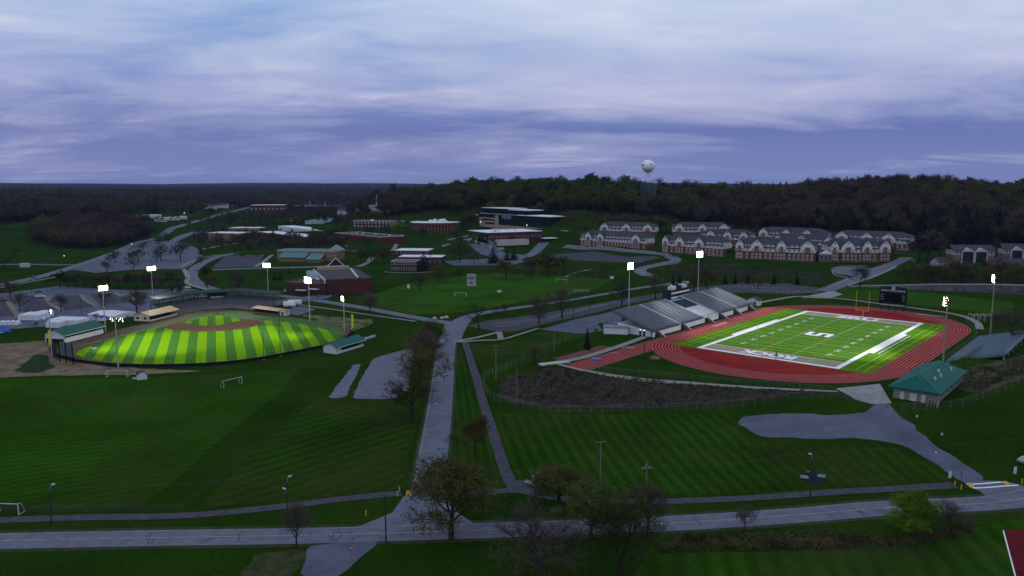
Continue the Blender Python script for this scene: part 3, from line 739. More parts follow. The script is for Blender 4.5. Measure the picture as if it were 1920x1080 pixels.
# --- along the long lot behind the stands
for u, b, t, s, ph in ((899, 620, 560, 'plum', 'dark purplish tree at the bend of the side road'), (931, 591, 570, 'plum', 'small bare tree, left of a pair beside the side road'), (947, 589, 567, 'bare', 'small bare tree, right of a pair beside the side road'),
                       (1011, 612, 553, 'bare', 'brown tree at the near edge of the long parking lot'), (1054, 597, 527, 'bare', 'tallest brown tree at the edge of the long parking lot'), (1166, 580, 526, 'bare', 'bare tree in the long lot just behind the home stands'),
                       (1229, 560, 513, 'bare', 'bare tree left of the stadium press box'), (1300, 551, 503, 'olive', 'budding tree behind the home stands by the light tower'), (1326, 548, 498, 'olive', 'budding tree behind the right half of the home stands'),
                       (1420, 545, 515, 'plum', 'rust brown tree standing in the far parking lot'), (1612, 540, 492, 'bare', 'spreading bare tree by the turning circle road')):
    tree(u, b, t, s, ph, 1.15)
for i, (u, b, t, ph) in enumerate(((1359, 533, 510, 'first from the left'), (1378, 532, 511, 'second from the left'), (1402, 532, 510, 'third from the left'), (1451, 533, 509, 'fourth from the left'), (1494, 534, 508, 'rightmost'))):
    tree(u, b, t, 'cypress', 'small dark evergreen in the row behind the far lot, ' + ph, 1.5, i, 'row of evergreens behind the far lot')
for u, b, t, ph in ((1262, 538, 512, 'left dark evergreen of a pair behind the press box'), (1274, 537, 511, 'right dark evergreen of a pair behind the press box')): tree(u, b, t, 'conifer', ph, 1.1)
# --- beyond the soccer pitch and among the campus halls
for u, b, t, s, ph in ((862, 493, 455, 'plum', 'bare tree beside the curved campus car park'), (889, 497, 467, 'bare', 'thin bare tree behind the soccer scoreboard'), (821, 528, 489, 'olive', 'orange tinted budding tree at the corner of the white-roofed hall'),
                       (861, 527, 502, 'bare', 'small bare tree left of the soccer scoreboard'), (949, 523, 484, 'olive', 'budding tree behind the soccer pitch, left of the tall one'), (996, 520, 482, 'plum', 'bare tree behind the soccer pitch in the middle'),
                       (1027, 520, 468, 'olive', 'tallest budding tree behind the soccer pitch'), (1057, 503, 476, 'green', 'light green tree beside the terraced car park'), (787, 545, 510, 'bare', 'bare tree on the lawn right of the brick gymnasium'),
                       (1130, 520, 492, 'plum', 'bare tree near the right end of the soccer pitch'), (694, 590, 542, 'bare', 'bare tree beside the side road in front of the gymnasium'), (642, 468, 445, 'olive', 'budding tree at the left corner of the two-storey brick hall'),
                       (677, 492, 462, 'green', 'dark green tree behind the gymnasium, left of a pair'), (696, 493, 461, 'green', 'dark green tree behind the gymnasium, right of a pair'), (720, 495, 466, 'plum', 'purplish bare tree left of the white-roofed hall'),
                       (745, 441, 416, 'lime', 'yellow green tree left of the round brick hall'), (795, 448, 425, 'plum', 'bare tree in front of the round brick hall'), (622, 447, 420, 'green', 'green tree left of the two-storey brick hall'),
                       (490, 468, 442, 'plum', 'bare tree in front of the far brick classroom wing'), (520, 463, 438, 'bare', 'bare tree behind the green-roofed hall, leftmost'), (552, 464, 437, 'plum', 'bare tree behind the middle of the green-roofed hall'),
                       (585, 462, 438, 'plum', 'bare tree behind the right end of the green-roofed hall'), (602, 458, 430, 'green', 'green tree between the brick halls'), (407, 467, 436, 'bare', 'bare tree in front of the tan brick hall'),
                       (460, 465, 434, 'plum', 'bare tree right of the tan brick hall'), (442, 478, 456, 'olive', 'low budding tree above the sports court'), (456, 482, 470, 'bush', 'small round shrub, leftmost above the sports court'),
                       (480, 481, 468, 'bush', 'small round shrub in the middle above the sports court'), (501, 481, 469, 'bush', 'small round shrub, rightmost above the sports court'), (447, 550, 507, 'bare', 'large bare tree behind the baseball grandstand'),
                       (390, 545, 523, 'plum', 'low bare tree at the bend of the campus road'), (474, 553, 535, 'plum', 'small rounded bare tree beside the lane behind the grandstand'), (384, 525, 500, 'green', 'green leafy tree inside the campus road bend'),
                       (400, 530, 512, 'olive', 'yellowish shrubby tree inside the campus road bend'), (595, 560, 538, 'plum', 'bare tree in front of the gymnasium annex'), (1420, 470, 455, 'olive', 'small tree between the front apartment blocks'),
                       (960, 458, 440, 'plum', 'bare tree in front of the low white-roofed hall'), (870, 425, 402, 'bare', 'bare tree right of the round brick hall'), (880, 418, 395, 'olive', 'budding tree left of the dark glass hall'),
                       (650, 425, 405, 'bare', 'bare tree left of the long brick dormitory'), (720, 402, 384, 'conifer', 'dark evergreen in front of the far pale hall'), (735, 402, 382, 'conifer', 'dark evergreen at the right of the far pale hall'),
                       (610, 420, 398, 'green', 'green tree by the teal-roofed hall'), (700, 415, 398, 'olive', 'olive tree behind the long brick dormitory'), (1083, 460, 446, 'olive', 'rounded tree at the left end of the apartments')):
    tree(u, b, t, s, ph, 1.25 if s != 'bush' else 1.6)
for u, b, t, ph in ((925, 493, 458, 'wide dark spruce, leftmost of three beside the campus car park'), (951, 488, 458, 'dark spruce, middle of three beside the campus car park'), (963, 487, 460, 'dark spruce, rightmost of three beside the campus car park'),
                    (794, 508, 468, 'tall dark spruce in front of the white-roofed hall'), (377, 477, 458, 'single dark spruce at the end of the upper parking lot'), (515, 525, 507, 'dark spruce, left of a pair beside the gymnasium annex'),
                    (525, 525, 507, 'dark spruce, right of a pair beside the gymnasium annex'), (542, 512, 499, 'small spruce behind the gymnasium annex'), (899, 452, 435, 'slim evergreen, leftmost of three by the low white-roofed hall'),
                    (906, 453, 437, 'slim evergreen, middle of three by the low white-roofed hall'), (913, 455, 439, 'slim evergreen, rightmost of three by the low white-roofed hall')):
    tree(u, b, t, 'conifer', ph, 1.35)
tree(296, 457, 434, 'bush', 'big round dark evergreen at the end of the upper parking lot', 1.5); tree(316, 453, 433, 'bush', 'rounded green shrub right of the big round evergreen', 1.5); tree(377, 493, 478, 'bush', 'green shrub beside the upper parking lot exit', 1.3)
# --- the two parking lots on the left
for i, (u, b, t) in enumerate(((200, 512, 486), (207, 493, 473), (216, 492, 466), (250, 508, 480), (247, 494, 466), (260, 490, 463), (268, 472, 454), (294, 491, 463), (302, 489, 453), (339, 490, 446))):
    tree(u, b, t, 'bare', 'bare tree in the upper parking lot, %s from the left' % ('first second third fourth fifth sixth seventh eighth ninth tenth'.split()[(0, 1, 2, 4, 3, 5, 6, 7, 8, 9)[i]]), 1.15, None, 'bare trees in the upper parking lot')
for u, b, t, ph in ((20, 560, 524, 'bare tree in the lower lot at the left edge'), (38, 583, 541, 'bare tree on the first tan island of the lower lot'), (115, 584, 549, 'bare tree on the second tan island of the lower lot'), (197, 575, 545, 'bare tree in the lower lot beside a light tower'),
                    (257, 591, 535, 'large dark bare tree left of the baseball grandstand'), (280, 541, 510, 'thin bare tree at the back of the lower lot'), (324, 558, 526, 'bare tree, left of a pair behind the grandstand'), (333, 558, 524, 'bare tree, right of a pair behind the grandstand'),
                    (68, 614, 603, 'tiny bare sapling in the grass island by the tents'), (180, 603, 586, 'tiny bare sapling beside the long white tent')):
    tree(u, b, t, 'bare', ph, 1.25)
for i, u in enumerate(range(112, 352, 16)):
    if u in (280,): continue
    tree(u, 541 - (i % 3), 507 + (i * 5) % 9, ('olive', 'plum', 'plum', 'bare')[i % 4], 'brown tree in the hedgerow between the two left parking lots, %s from the left' % ORD[i], 1.3, None, 'hedgerow between the parking lots')
for i, (u, b, t, s) in enumerate(((8, 502, 480, 'plum'), (30, 482, 462, 'bare'), (300, 425, 402, 'plum'), (330, 418, 396, 'plum'), (350, 430, 408, 'bare'), (380, 422, 400, 'plum'), (395, 408, 388, 'olive'), (430, 415, 395, 'plum'), (470, 412, 395, 'green'), (500, 420, 400, 'green'), (360, 400, 378, 'conifer'), (280, 400, 370, 'conifer'), (292, 400, 368, 'conifer'))):
    tree(u, b, t, s, ('bare tree at the far left by the grass field', 'lone tree on the sloping grass field', 'tree by the far white roofs, left', 'tree by the far white roofs, right', 'tree left of the road to town', 'tree on the grass right of the road to town', 'budding tree along the road to town', 'bare tree on the lawn before the town', 'green tree, left of two behind the tan hall', 'green tree, right of two behind the tan hall', 'evergreen near the far road', 'left tall far evergreen above the white roofs', 'right tall far evergreen above the white roofs')[i], 1.3)
# --- belt of trees on the right below the houses
random.seed(5)
belt = [(1700 + i * 17 + random.uniform(-5, 5), 537 - (i % 3) * 6, 489 + random.uniform(-5, 10), ('olive', 'olive', 'plum', 'green')[i % 4]) for i in range(14)]
for i, (u, b, t, s) in enumerate(belt):
    tree(u, b, t, s, 'budding tree in the dense belt below the right-hand houses, %s from the left' % ORD[i], 1.5, None, 'tree belt below the right-hand houses')
tree(1710, 496, 484, 'blossom', 'small white blossoming tree beside the apartment drive', 1.6)
for u, b, t, ph in ((1738, 492, 428, 'large brown tree right of the apartments'), (1722, 490, 438, 'brown tree touching the last apartment block'), (1762, 486, 440, 'brown tree left of the right-hand houses')): tree(u, b, t, 'plum', ph, 1.3)
# scrub on the slope in front of the apartments: undergrowth, uncountable
def scrub(name, poly, n, hmin, hmax, seed, material, ls=.5, per=26):
    rnd = random.Random(seed); P = [(p[0], p[1]) for p in poly]; xs = [p[0] for p in P]; ys = [p[1] for p in P]; mb = MB(); k = 0; tries = 0
    while k < n and tries < n * 20:
        tries += 1; x, y = rnd.uniform(min(xs), max(xs)), rnd.uniform(min(ys), max(ys))
        if poly_sd(P, np.array([x]), np.array([y]))[0] > 0: continue
        k += 1; z = hz(x, y); h = rnd.uniform(hmin, hmax); w = h * rnd.uniform(.5, 1.0)
        for _ in range(per):
            a = rnd.uniform(0, 6.28); rr = w * math.sqrt(rnd.random()); zz = h * rnd.uniform(.05, 1) * (1 - .5 * (rr / w) ** 2)
            p = Vector((x + rr * math.cos(a), y + rr * math.sin(a), z + zz)); d = Vector((rnd.gauss(0, 1), rnd.gauss(0, 1), rnd.gauss(0, .8) + .4)).normalized(); e = d.orthogonal().normalized(); s = ls * rnd.uniform(.5, 1.4)
            mb.poly(p - e * s * .35, p + e * s * .35, p + d * s)
    o = mb.build(name, material, kind='stuff'); return tag(o, None)
scr = mat('scrub_brown', (.046, .038, .030), .95, .5, .12)
scr2 = mat('scrub_olive', (.055, .050, .020), .95, .5, .15)
tag(scrub('scrub', px((1230, 512), (1280, 522), (1400, 527), (1530, 531), (1560, 520), (1480, 508), (1380, 500), (1280, 500)), 300, 1.5, 5, 1, scr, .8), 'brown scrub on the slope below the apartments', 'scrub')
tag(scrub('scrub', px((925, 735), (960, 702), (1035, 690), (1130, 704), (1250, 718), (1400, 730), (1540, 736), (1450, 748), (1300, 758), (1130, 764), (1030, 764)), 1300, .25, .8, 2, mat('bank_weeds', (.066, .055, .041), .95, .6, .25), .5, 14), 'dead brown weeds covering the bank below the track', 'scrub')
tag(scrub('scrub', px((1240, 1012), (1400, 1003), (1550, 1000), (1700, 1010), (1830, 985), (1820, 1003), (1700, 1024), (1500, 1030), (1240, 1035)), 520, .5, 1.7, 3, scr2, .45, 20), 'low brown thicket along the near verge of the main road', 'scrub')
tag(scrub('scrub', px((850, 508), (1000, 505), (1120, 508), (1180, 514), (1120, 522), (1000, 518), (860, 516)), 160, 1.2, 3.2, 4, scr2, .8), 'brush line behind the soccer pitch', 'scrub')
tag(scrub('scrub', px((1700, 535), (1920, 540), (1940, 505), (1850, 500), (1720, 500)), 420, 2, 6, 6, scr2, 1.0), 'undergrowth beneath the tree belt on the right', 'scrub')
tag(scrub('scrub', px((1800, 690), (1860, 690), (1920, 672), (1920, 706), (1830, 735)), 240, .3, .9, 8, mat('slope_weeds', (.045, .04, .022), .95, .5, .3), .4), 'dry weeds on the slope below the visitor bleachers', 'scrub')
tag(scrub('scrub', px((1050, 402), (1250, 412), (1240, 418), (1060, 420)), 200, 1.5, 5, 9, scr2, 1.2), 'brush on the bank above the apartments', 'scrub')
tag(scrub('scrub', px((480, 455), (600, 450), (620, 462), (560, 470), (490, 470)), 60, 1, 3, 10, scr, .9), 'brush between the campus halls', 'scrub')

# --- woods: far masses of trees, instanced
def wood_protos():
    c = bpy.data.collections.new('wood_prototypes'); spec = [('bare', 0), ('bare', 1), ('plum', 0), ('plum', 2), ('olive', 0), ('green', 1), ('conifer', 0), ('conifer', 1)]
    for i, (s, v) in enumerate(spec):
        w, cr = proto(s, v, 'mid' if s in ('bare', 'conifer', 'olive') else 'far'); bm = bmesh.new(); bm.from_mesh(w); n0 = len(bm.faces); bm.from_mesh(cr)
        bm.faces.ensure_lookup_table()
        for f in list(bm.faces)[n0:]: f.material_index = 1
        me = bpy.data.meshes.new('wood_tree'); bm.to_mesh(me); bm.free(); me.materials.append(w.materials[0]); me.materials.append(cr.materials[0])
        c.objects.link(bpy.data.objects.new('wood_tree_%d' % i, me))
    return c
WP = wood_protos()
def wood(name, poly, spacing, hr, mix_, seed, label):
    rnd = np.random.RandomState(seed); P = np.array(poly); x0, y0 = P.min(0); x1, y1 = P.max(0)
    if spacing is None: gx, gy = P[:, 0], P[:, 1]; ok = np.ones(len(gx), bool)
    else:
        gx, gy = np.meshgrid(np.arange(x0, x1, spacing), np.arange(y0, y1, spacing)); gx = gx.ravel() + rnd.uniform(-.5, .5, gx.size) * spacing; gy = gy.ravel() + rnd.uniform(-.5, .5, gy.size) * spacing
        ok = poly_sd(poly, gx, gy) < 0
    ok &= np.abs(gx) < gy * .78 + 60
    if name == 'hill_wood': ok &= ~((np.abs(gx - 170 * gy / 962) < 19) & (gy > 845) & (gy < 976))
    gx, gy = gx[ok], gy[ok]; z = np.array([hz(a, b) for a, b in zip(gx, gy)])
    n = len(gx)
    if n == 0: return 0
    me = bpy.data.meshes.new(name); me.vertices.add(n); me.vertices.foreach_set('co', np.stack([gx, gy, z], 1).ravel())
    patch = np.sin(gx / 90 + seed) + np.sin(gy / 70 + gx / 150) + rnd.normal(0, .7, n)   # stands of like trees
    kind = np.zeros(n, np.int32)
    names = {'b': (0, 1), 'p': (2, 3), 'o': (4,), 'g': (5,), 'c': (6, 7)}
    order = sorted(range(n), key=lambda i: patch[i]); tot = sum(w for _, w in mix_); acc = 0; lo = 0
    for k, w in mix_:
        acc += w; hi = int(n * acc / tot); ids = names[k]
        for i in order[lo:hi]: kind[i] = ids[rnd.randint(len(ids))]
        lo = hi
    sc = rnd.uniform(hr[0], hr[1], n) / 10 * np.where(rnd.rand(n) < .06, 1.3, 1.0)
    for nm, ty, arr in (('kind', 'INT', kind), ('size', 'FLOAT', sc.astype(np.float32)), ('turn', 'FLOAT', rnd.uniform(0, 6.28, n).astype(np.float32))):
        a = me.attributes.new(nm, ty, 'POINT'); a.data.foreach_set('value', arr)
    o = link(name, me, kind='stuff', label=label, cat='woods')
    g = bpy.data.node_groups.new('wood_scatter', 'GeometryNodeTree'); g.interface.new_socket('Geometry', in_out='INPUT', socket_type='NodeSocketGeometry'); g.interface.new_socket('Geometry', in_out='OUTPUT', socket_type='NodeSocketGeometry')
    N, L = g.nodes, g.links; gi, go = N.new('NodeGroupInput'), N.new('NodeGroupOutput'); mp = N.new('GeometryNodeMeshToPoints'); ip = N.new('GeometryNodeInstanceOnPoints'); ci = N.new('GeometryNodeCollectionInfo')
    ci.inputs['Collection'].default_value = WP; ci.inputs['Separate Children'].default_value = True; ci.inputs['Reset Children'].default_value = True
    def attr(nm, ty): a = N.new('GeometryNodeInputNamedAttribute'); a.data_type = ty; a.inputs['Name'].default_value = nm; return a.outputs['Attribute']
    L.new(gi.outputs[0], mp.inputs['Mesh']); L.new(mp.outputs[0], ip.inputs['Points']); L.new(ci.outputs[0], ip.inputs['Instance']); ip.inputs['Pick Instance'].default_value = True
    L.new(attr('kind', 'INT'), ip.inputs['Instance Index']); cx = N.new('ShaderNodeCombineXYZ'); L.new(attr('turn', 'FLOAT'), cx.inputs[2]); L.new(cx.outputs[0], ip.inputs['Rotation']); L.new(attr('size', 'FLOAT'), ip.inputs['Scale'])
    L.new(ip.outputs[0], go.inputs[0]); md = o.modifiers.new('scatter', 'NODES'); md.node_group = g
    return n
nw = wood('hill_wood', WOOD['hill'], 8.5, (11, 24), [('c', 1.4), ('b', 3), ('p', 3), ('o', 2.4), ('g', 1.6)], 1, 'dark wood covering the hill behind the campus')
nw += wood('hollow_wood', WOOD['hollow'], 8, (13, 20), [('p', 3), ('b', 3), ('o', 1)], 2, 'dark bare wood beside the left road')
nw += wood('slope_wood', WOOD['slope'], 10, (14, 24), [('c', 2.4), ('b', 2), ('p', 2), ('o', 1)], 3, 'dark wood on the slope at the far left')
nw += wood('distant_wood', WOOD['country'], 20, (18, 28), [('b', 2), ('p', 2), ('o', 1), ('c', .8)], 4, 'distant wood stretching to the horizon')
print('wood trees', nw, 'single trees', NTREE[0])
# ================================================================== football stadium
M_track = mat('red_track', (.225, .013, .011), .9, .22, .15)
M_turf = stripe_mat('football_turf', (.068, .175, .008), (.080, .205, .010), 9.144, FT, .12, .18, .05, 1.0)
M_grey = mat('endzone_grey', (.27, .245, .19), .9, .1, .5)
M_steel = mat('galvanised_steel', (.34, .36, .38), .45, .12, 1.5, metal=.35)
M_alu = mat('aluminium_seats', (.085, .098, .125), .7, .12, .7)
M_dark = mat('dark_metal', (.022, .025, .028), .6)
M_black = mat('black', (.010, .011, .012), .7)
M_green = mat('dark_green_paint', (.012, .055, .048), .5, .12, .8)
M_teal = mat('green_metal_roof', (.010, .105, .085), .45, .12, .5)
M_wall = mat('white_wall', (.55, .56, .58), .8, .08, .6)
M_grwall = mat('grey_block_wall', (.20, .20, .19), .85, .15, 1.2)
M_glass = mat('window_glass', (.015, .018, .022), .12, spec=.6)
M_tan = mat('tan_metal_roof', (.36, .25, .12), .6, .12, .6)
M_brick = mat('red_brick', (.10, .030, .024), .9, .25, .8)
M_dbrick = mat('dark_brick', (.065, .026, .024), .9, .25, .8)
M_tanb = mat('tan_brick', (.20, .125, .085), .9, .2, .8)
M_shingle = mat('grey_shingles', (.058, .058, .068), .9, .22, 1.2)
M_wroof = mat('white_membrane_roof', (.72, .74, .76), .7, .10, .12)
M_groof = mat('grey_gravel_roof', (.075, .068, .070), .9, .25, .3)
M_trim = mat('pale_trim', (.50, .49, .46), .7)
M_siding = mat('white_siding', (.60, .60, .62), .8, .06, 1)
M_bark2 = mat('weathered_pole', (.16, .15, .13), .9, .2, 3)
M_darkpole = mat('dark_pole', (.03, .03, .032), .6)
M_lamp = mat('floodlight_glow', (1, 1, 1), .4, emit=(1.0, .88, .66), estr=30)
M_lamp.cycles.emission_sampling = 'NONE'

CA, CB = FW / 2, FL / 2; HS = 42.195
def oval(rad, n=40):
    pts = []
    for k in range(n + 1):
        t = math.pi * k / n; pts.append((CA - rad * math.cos(t), CB - HS - rad * math.sin(t)))
    for k in range(n + 1):
        t = math.pi * k / n; pts.append((CA + rad * math.cos(t), CB + HS + rad * math.sin(t)))
    return pts
def fsheet(name, pts, m, dz, parent=None, kind='structure'):
    P = [FF(a, b) for a, b in pts]
    mb = MB(); mb.poly(*[(p.x, p.y, dz) for p in P]); return mb.build(name, m, parent, kind)
def frect(name, a0, a1, b0, b1, m, dz, parent=None): return fsheet(name, [(a0, b0), (a1, b0), (a1, b1), (a0, b1)], m, dz, parent)
track = drape_poly('running_track', [FF(a, b) for a, b in oval(46.4)], M_track, .06, z=0)
chute = frect('sprint_chute', CA - 46.4, CA - 36.4, -57, CB - HS, M_track, .052)
frect('runway', CA - 56, CA - 50, -50, -20, mat('worn_runway', (.13, .06, .045), .9, .3, .4), .05)
def ring(name, r, w, m, dz, parent):
    o, i = oval(r + w / 2), oval(r - w / 2); n = len(o); mb = MB()
    for k in range(n):
        j = (k + 1) % n; mb.poly(*[FF(*p, dz) for p in (i[k], i[j], o[j], o[k])][::-1])
    return mb.build(name, m, parent, 'structure')
M_lane = mat('lane_paint', (.52, .42, .40), .8)
for k in range(9): ring('lane_line', 36.5 + 1.22 * k, .11, M_lane, .066, track)
for k in range(9): frect('lane_line', CA - 36.5 - 1.22 * k - .055, CA - 36.5 - 1.22 * k + .055, -56.5, CB - HS, M_lane, .06, chute)
turf = frect('football_turf', CA - 36.2, CA + 36.2, -.6, FL + .6, M_turf, .075)
def fline(a0, a1, b0, b1, m=M_white, dz=.085, name='field_line'): return frect(name, a0, a1, b0, b1, m, dz, turf)
B_ = 1.8
fline(0, FW, 0, B_); fline(0, FW, FL - B_, FL); fline(0, B_, B_, FL - B_); fline(FW - B_, FW, B_, FL - B_)
fline(-1.5, -.03, 33, 80); fline(FW + .03, FW + 1.6, 33, 80)
frect('end_zone', B_, FW - B_, B_, B_ + 9.14, M_grey, .084, turf); frect('end_zone', B_, FW - B_, FL - B_ - 9.14, FL - B_, M_grey, .084, turf)
for k in range(21):
    b = B_ + 9.144 + 4.572 * k; w = .055 if k not in (0, 20) else .12; fline(B_, FW - B_, b - w, b + w, dz=.088, name='yard_line')
M_pale = mat('pale_line', (.40, .52, .30), .8)
for a in (FW / 2 - 6.1, FW / 2 + 6.1): fline(a - .1, a + .1, B_ + 9.3, FL - B_ - 9.3, M_pale, .087, 'hash_line')
for a in (-7.5, FW + 7.5): fline(a - .09, a + .09, 2, FL - 2, M_yellow, .086, 'boundary_line')
for a in (-4.6, FW + 4.6): fline(a - .08, a + .08, 2, FL - 2, M_pale, .086, 'boundary_line')
fline(-7.5, -1.6, 20, 20.2, M_pale, .0865); fline(FW + 1.7, FW + 7.5, 33, 33.2, M_pale, .0865); fline(FW + 2.8, FW + 3.1, 33.3, 78, M_white, .0865)
fline(FW - 12, FW - 11.8, 1.9, 12, M_yellow, .09); fline(11.8, 12, 1.9, 12, M_yellow, .09); fline(FW - 12, FW - 11.8, FL - 12, FL - 1.9, M_yellow, .09)

def text_mesh(body, size, bold=.0, ext=0.0, width=None, height=None):
    """lettering centred on the origin, lying in XY; stretched to width x height when given"""
    cu = bpy.data.curves.new('lettering', 'FONT'); cu.body = body; cu.size = size; cu.align_x = 'CENTER'; cu.align_y = 'CENTER'; cu.extrude = ext; cu.offset = bold; cu.resolution_u = 2
    ob = bpy.data.objects.new('lettering', cu); COL.objects.link(ob); dg = bpy.context.evaluated_depsgraph_get(); me = bpy.data.meshes.new_from_object(ob.evaluated_get(dg))
    bpy.data.objects.remove(ob); bpy.data.curves.remove(cu)
    v = np.empty(len(me.vertices) * 3); me.vertices.foreach_get('co', v); v = v.reshape(-1, 3); lo, hi = v[:, :2].min(0), v[:, :2].max(0); c = (lo + hi) / 2
    v[:, :2] -= c
    if width: v[:, 0] *= width / (hi[0] - lo[0])
    if height: v[:, 1] *= height / (hi[1] - lo[1])
    me.vertices.foreach_set('co', v.ravel()); me.update(); return me
def ftext(body, a, b, dz, ang, m, w, h, bold=.03, name='lettering', parent=turf):
    me = text_mesh(body, 1, bold, 0, w, h); me.name = name; me.materials.append(m); return link(name, me, parent, FF(a, b, dz), ang, kind='structure')
M_inkblack = mat('black_outline', (.01, .01, .01), .8)
ftext('ROCK', 25, 6.3, .10, FT + math.pi, M_white, 20.5, 6.0, .045)
ftext('SRU', 25.8, FL - 6.3, .10, FT, M_white, 18, 6.0, .05)
def block_s(w, h, t, m, dz):
    k = .55; o = MB().poly(*[(x, y, 0) for x, y in ((-w, -h), (w - k, -h), (w, -h + k), (w, t / 2 - k), (w - k, t / 2), (-w + t, t / 2), (-w + t, h - t), (w, h - t), (w, h), (-w + k, h), (-w, h - k), (-w, -t / 2 + k), (-w + k, -t / 2), (w - t, -t / 2), (w - t, -h + t), (-w, -h + t))]).build('block_letter', m, turf, 'structure'); o.location = FF(CA, CB, dz); o.rotation_euler = (0, 0, FT - math.pi / 2)
block_s(4.35, 5.45, 2.9, M_inkblack, .095); block_s(3.95, 5.05, 2.1, M_white, .10)
for i, n in enumerate((10, 20, 30, 40, 50, 40, 30, 20, 10)):
    b = B_ + 9.144 * (i + 2)
    for a, ang in ((B_ + 8.2, FT - math.pi / 2), (FW - B_ - 8.2, FT + math.pi / 2)):
        ftext('%d  %d' % (n // 10, 0), a, b, .095, ang, M_white, 3.8, 1.8, .03, 'yard_number')
ftext('SLIPPERY ROCK', CA - 41.5, 52, .075, FT - math.pi / 2, M_lane, 14, 1.6, .02, 'track_lettering', track)

# ---- goalposts
for b0, s, lab in ((-1.2, 1, 'yellow goalpost at the near end zone with the ROCK lettering'), (FL + 1.2, -1, 'yellow goalpost at the far end zone by the video scoreboard')):
    t = thing('goalpost', lab, 'goalpost', FF(CA, b0, .06), FT, 'football goalposts')
    y = 2.0 * s
    MB().tube((0, 0, 0), (0, 0, 2.2), .11, .11, 8).tube((0, 0, 2.2), (0, y * .5, 2.9), .11, .11, 8).tube((0, y * .5, 2.9), (0, y, 3.05), .11, .11, 8).build('gooseneck', M_yellow, t)
    MB().tube((-2.82, y, 3.05), (2.82, y, 3.05), .10, .10, 8).build('crossbar', M_yellow, t)
    for x in (-2.82, 2.82): MB().tube((x, y, 3.06), (x, y, 12.2), .075, .075, 6).build('upright', M_yellow, t)

# ---- floodlight towers
def lamp_meshes():
    h = MB().lathe([(.0, .30), (.20, .28), (.33, .05), (.36, -.06)], 10).mesh('lamp', M_dark, True)
    g = MB().lathe([(.34, -.06), (.29, -.22), (.16, -.32), (.0, -.35)], 10).mesh('lens', M_lamp); return h, g
LAMPM = lamp_meshes()
def tower(base, top_z, aim, rows, cols, label, group, watts, size=R(80), gap=.95, pole_m=None, col=(1.0, .95, .84), blend=.7, dim=1):
    base = Vector(base); hgt = top_z - base.z; rz = math.atan2(aim[1] - base.y, aim[0] - base.x) - math.pi / 2   # local +y looks at the field
    t = thing('floodlight_tower', label, 'floodlight', base, rz, group)
    MB().tube((0, 0, -.5), (0, 0, hgt * .5), .30, .23, 10).tube((0, 0, hgt * .5), (0, 0, hgt), .23, .13, 10).build('pole', pole_m or M_steel, t)
    rack = MB(); wid = (cols - 1) * gap / 2 + .5
    for r in range(rows): rack.box(-wid, wid, -.10, .10, hgt - .2 - r * gap - .08, hgt - .2 - r * gap + .08)
    for x in (-.5, .5): rack.box(x - .05, x + .05, -.18, -.10, hgt - .3 - (rows - 1) * gap, hgt)
    rack.build('crossarm_rack', M_dark, t)
    dist = math.hypot(aim[0] - base.x, aim[1] - base.y); tilt = math.atan2(dist, hgt - (aim[2] - base.z))
    for r in range(rows):
        for c in range(cols):
            o = link('lamp', LAMPM[0], t, ((c - (cols - 1) / 2) * gap, .42, hgt - .2 - r * gap)); o.rotation_euler = (tilt, 0, ((c * 7 + r * 3) % 5 - 2) * .22)
            link('lens', LAMPM[1], o)
    ld = bpy.data.lights.new('floodlight_beam', 'SPOT'); ld.energy = watts; ld.spot_size = size; ld.spot_blend = blend; ld.shadow_soft_size = 1.2; ld.color = col
    lo = bpy.data.objects.new('floodlight_beam', ld); COL.objects.link(lo); lo.parent = t; lo.location = (0, 1.2, hgt - .2 - (rows - 1) * gap / 2)
    lo.rotation_euler = (tilt, 0, 0); return t
FB = 118000
for a, b, zt, tb, ph in ((-57, 43.0, 25.2, 36, 'tall floodlight tower behind the near half of the home stands'), (-57, 111.5, 26, 78, 'tall floodlight tower behind the far half of the home stands')):
    p = FF(a, b); p.z = hz(p.x, p.y); tower(p, zt, FF(CA - 2, tb), 4, 5, ph, 'stadium floodlight towers', FB * 1.15, R(66), .82)
for a, b, zt, tb, ph in ((78.5, 23.5, 24.4, 36, 'floodlight tower at the near corner of the visitor bleachers'), (80.5, 96, 25.4, 78, 'floodlight tower beyond the far end of the visitor bleachers')):
    p = FF(a, b); p.z = hz(p.x, p.y); tower(p, zt, FF(CA + 2, tb), 4, 4, ph, 'stadium floodlight towers', FB * .55, R(70), .82, M_grwall)

# ---- home stands: x along the pitch, y away from it
RZ_H = FT + math.pi / 2
HL, HD, HZ0, HZ1, ROWS = 97.0, 20.0, 2.4, 8.6, 20
hs = thing('home_grandstand', 'long grey aluminium grandstand with a green and white centre block beside the track', 'grandstand', FF(-22.5, 6.5, 0), RZ_H)
def rows_profile(y0, z0, y1, z1, n):
    prof = []; dy, dz = (y1 - y0) / n, (z1 - z0) / n
    for k in range(n): prof += [(y0 + dy * k, z0 + dz * k), (y0 + dy * k, z0 + dz * (k + 1))]
    prof += [(y1, z1), (y1, z1 - .35), (y0, z0 - .35)]; return prof
secs = [(0, 21.5), (22.9, 43.0), (58.6, 78.0), (79.4, HL)]
for x0, x1 in secs: MB().extr(rows_profile(0, HZ0, HD, HZ1, ROWS), 'x', x0, x1).build('seating_section', M_alu, hs)
half = HZ0 + (HZ1 - HZ0) * .5
MB().extr(rows_profile(0, HZ0, HD * .5, half, 10), 'x', 44.2, 57.4).build('seating_section', mat('white_seats', (.50, .51, .55), .6, .1, 1), hs, label='block of white chair seats')
MB().extr(rows_profile(HD * .5, half, HD * .86, HZ0 + (HZ1 - HZ0) * .86, 7), 'x', 44.2, 57.4).build('seating_section', mat('green_seats', (.016, .045, .055), .6), hs, label='block of dark green chair seats')
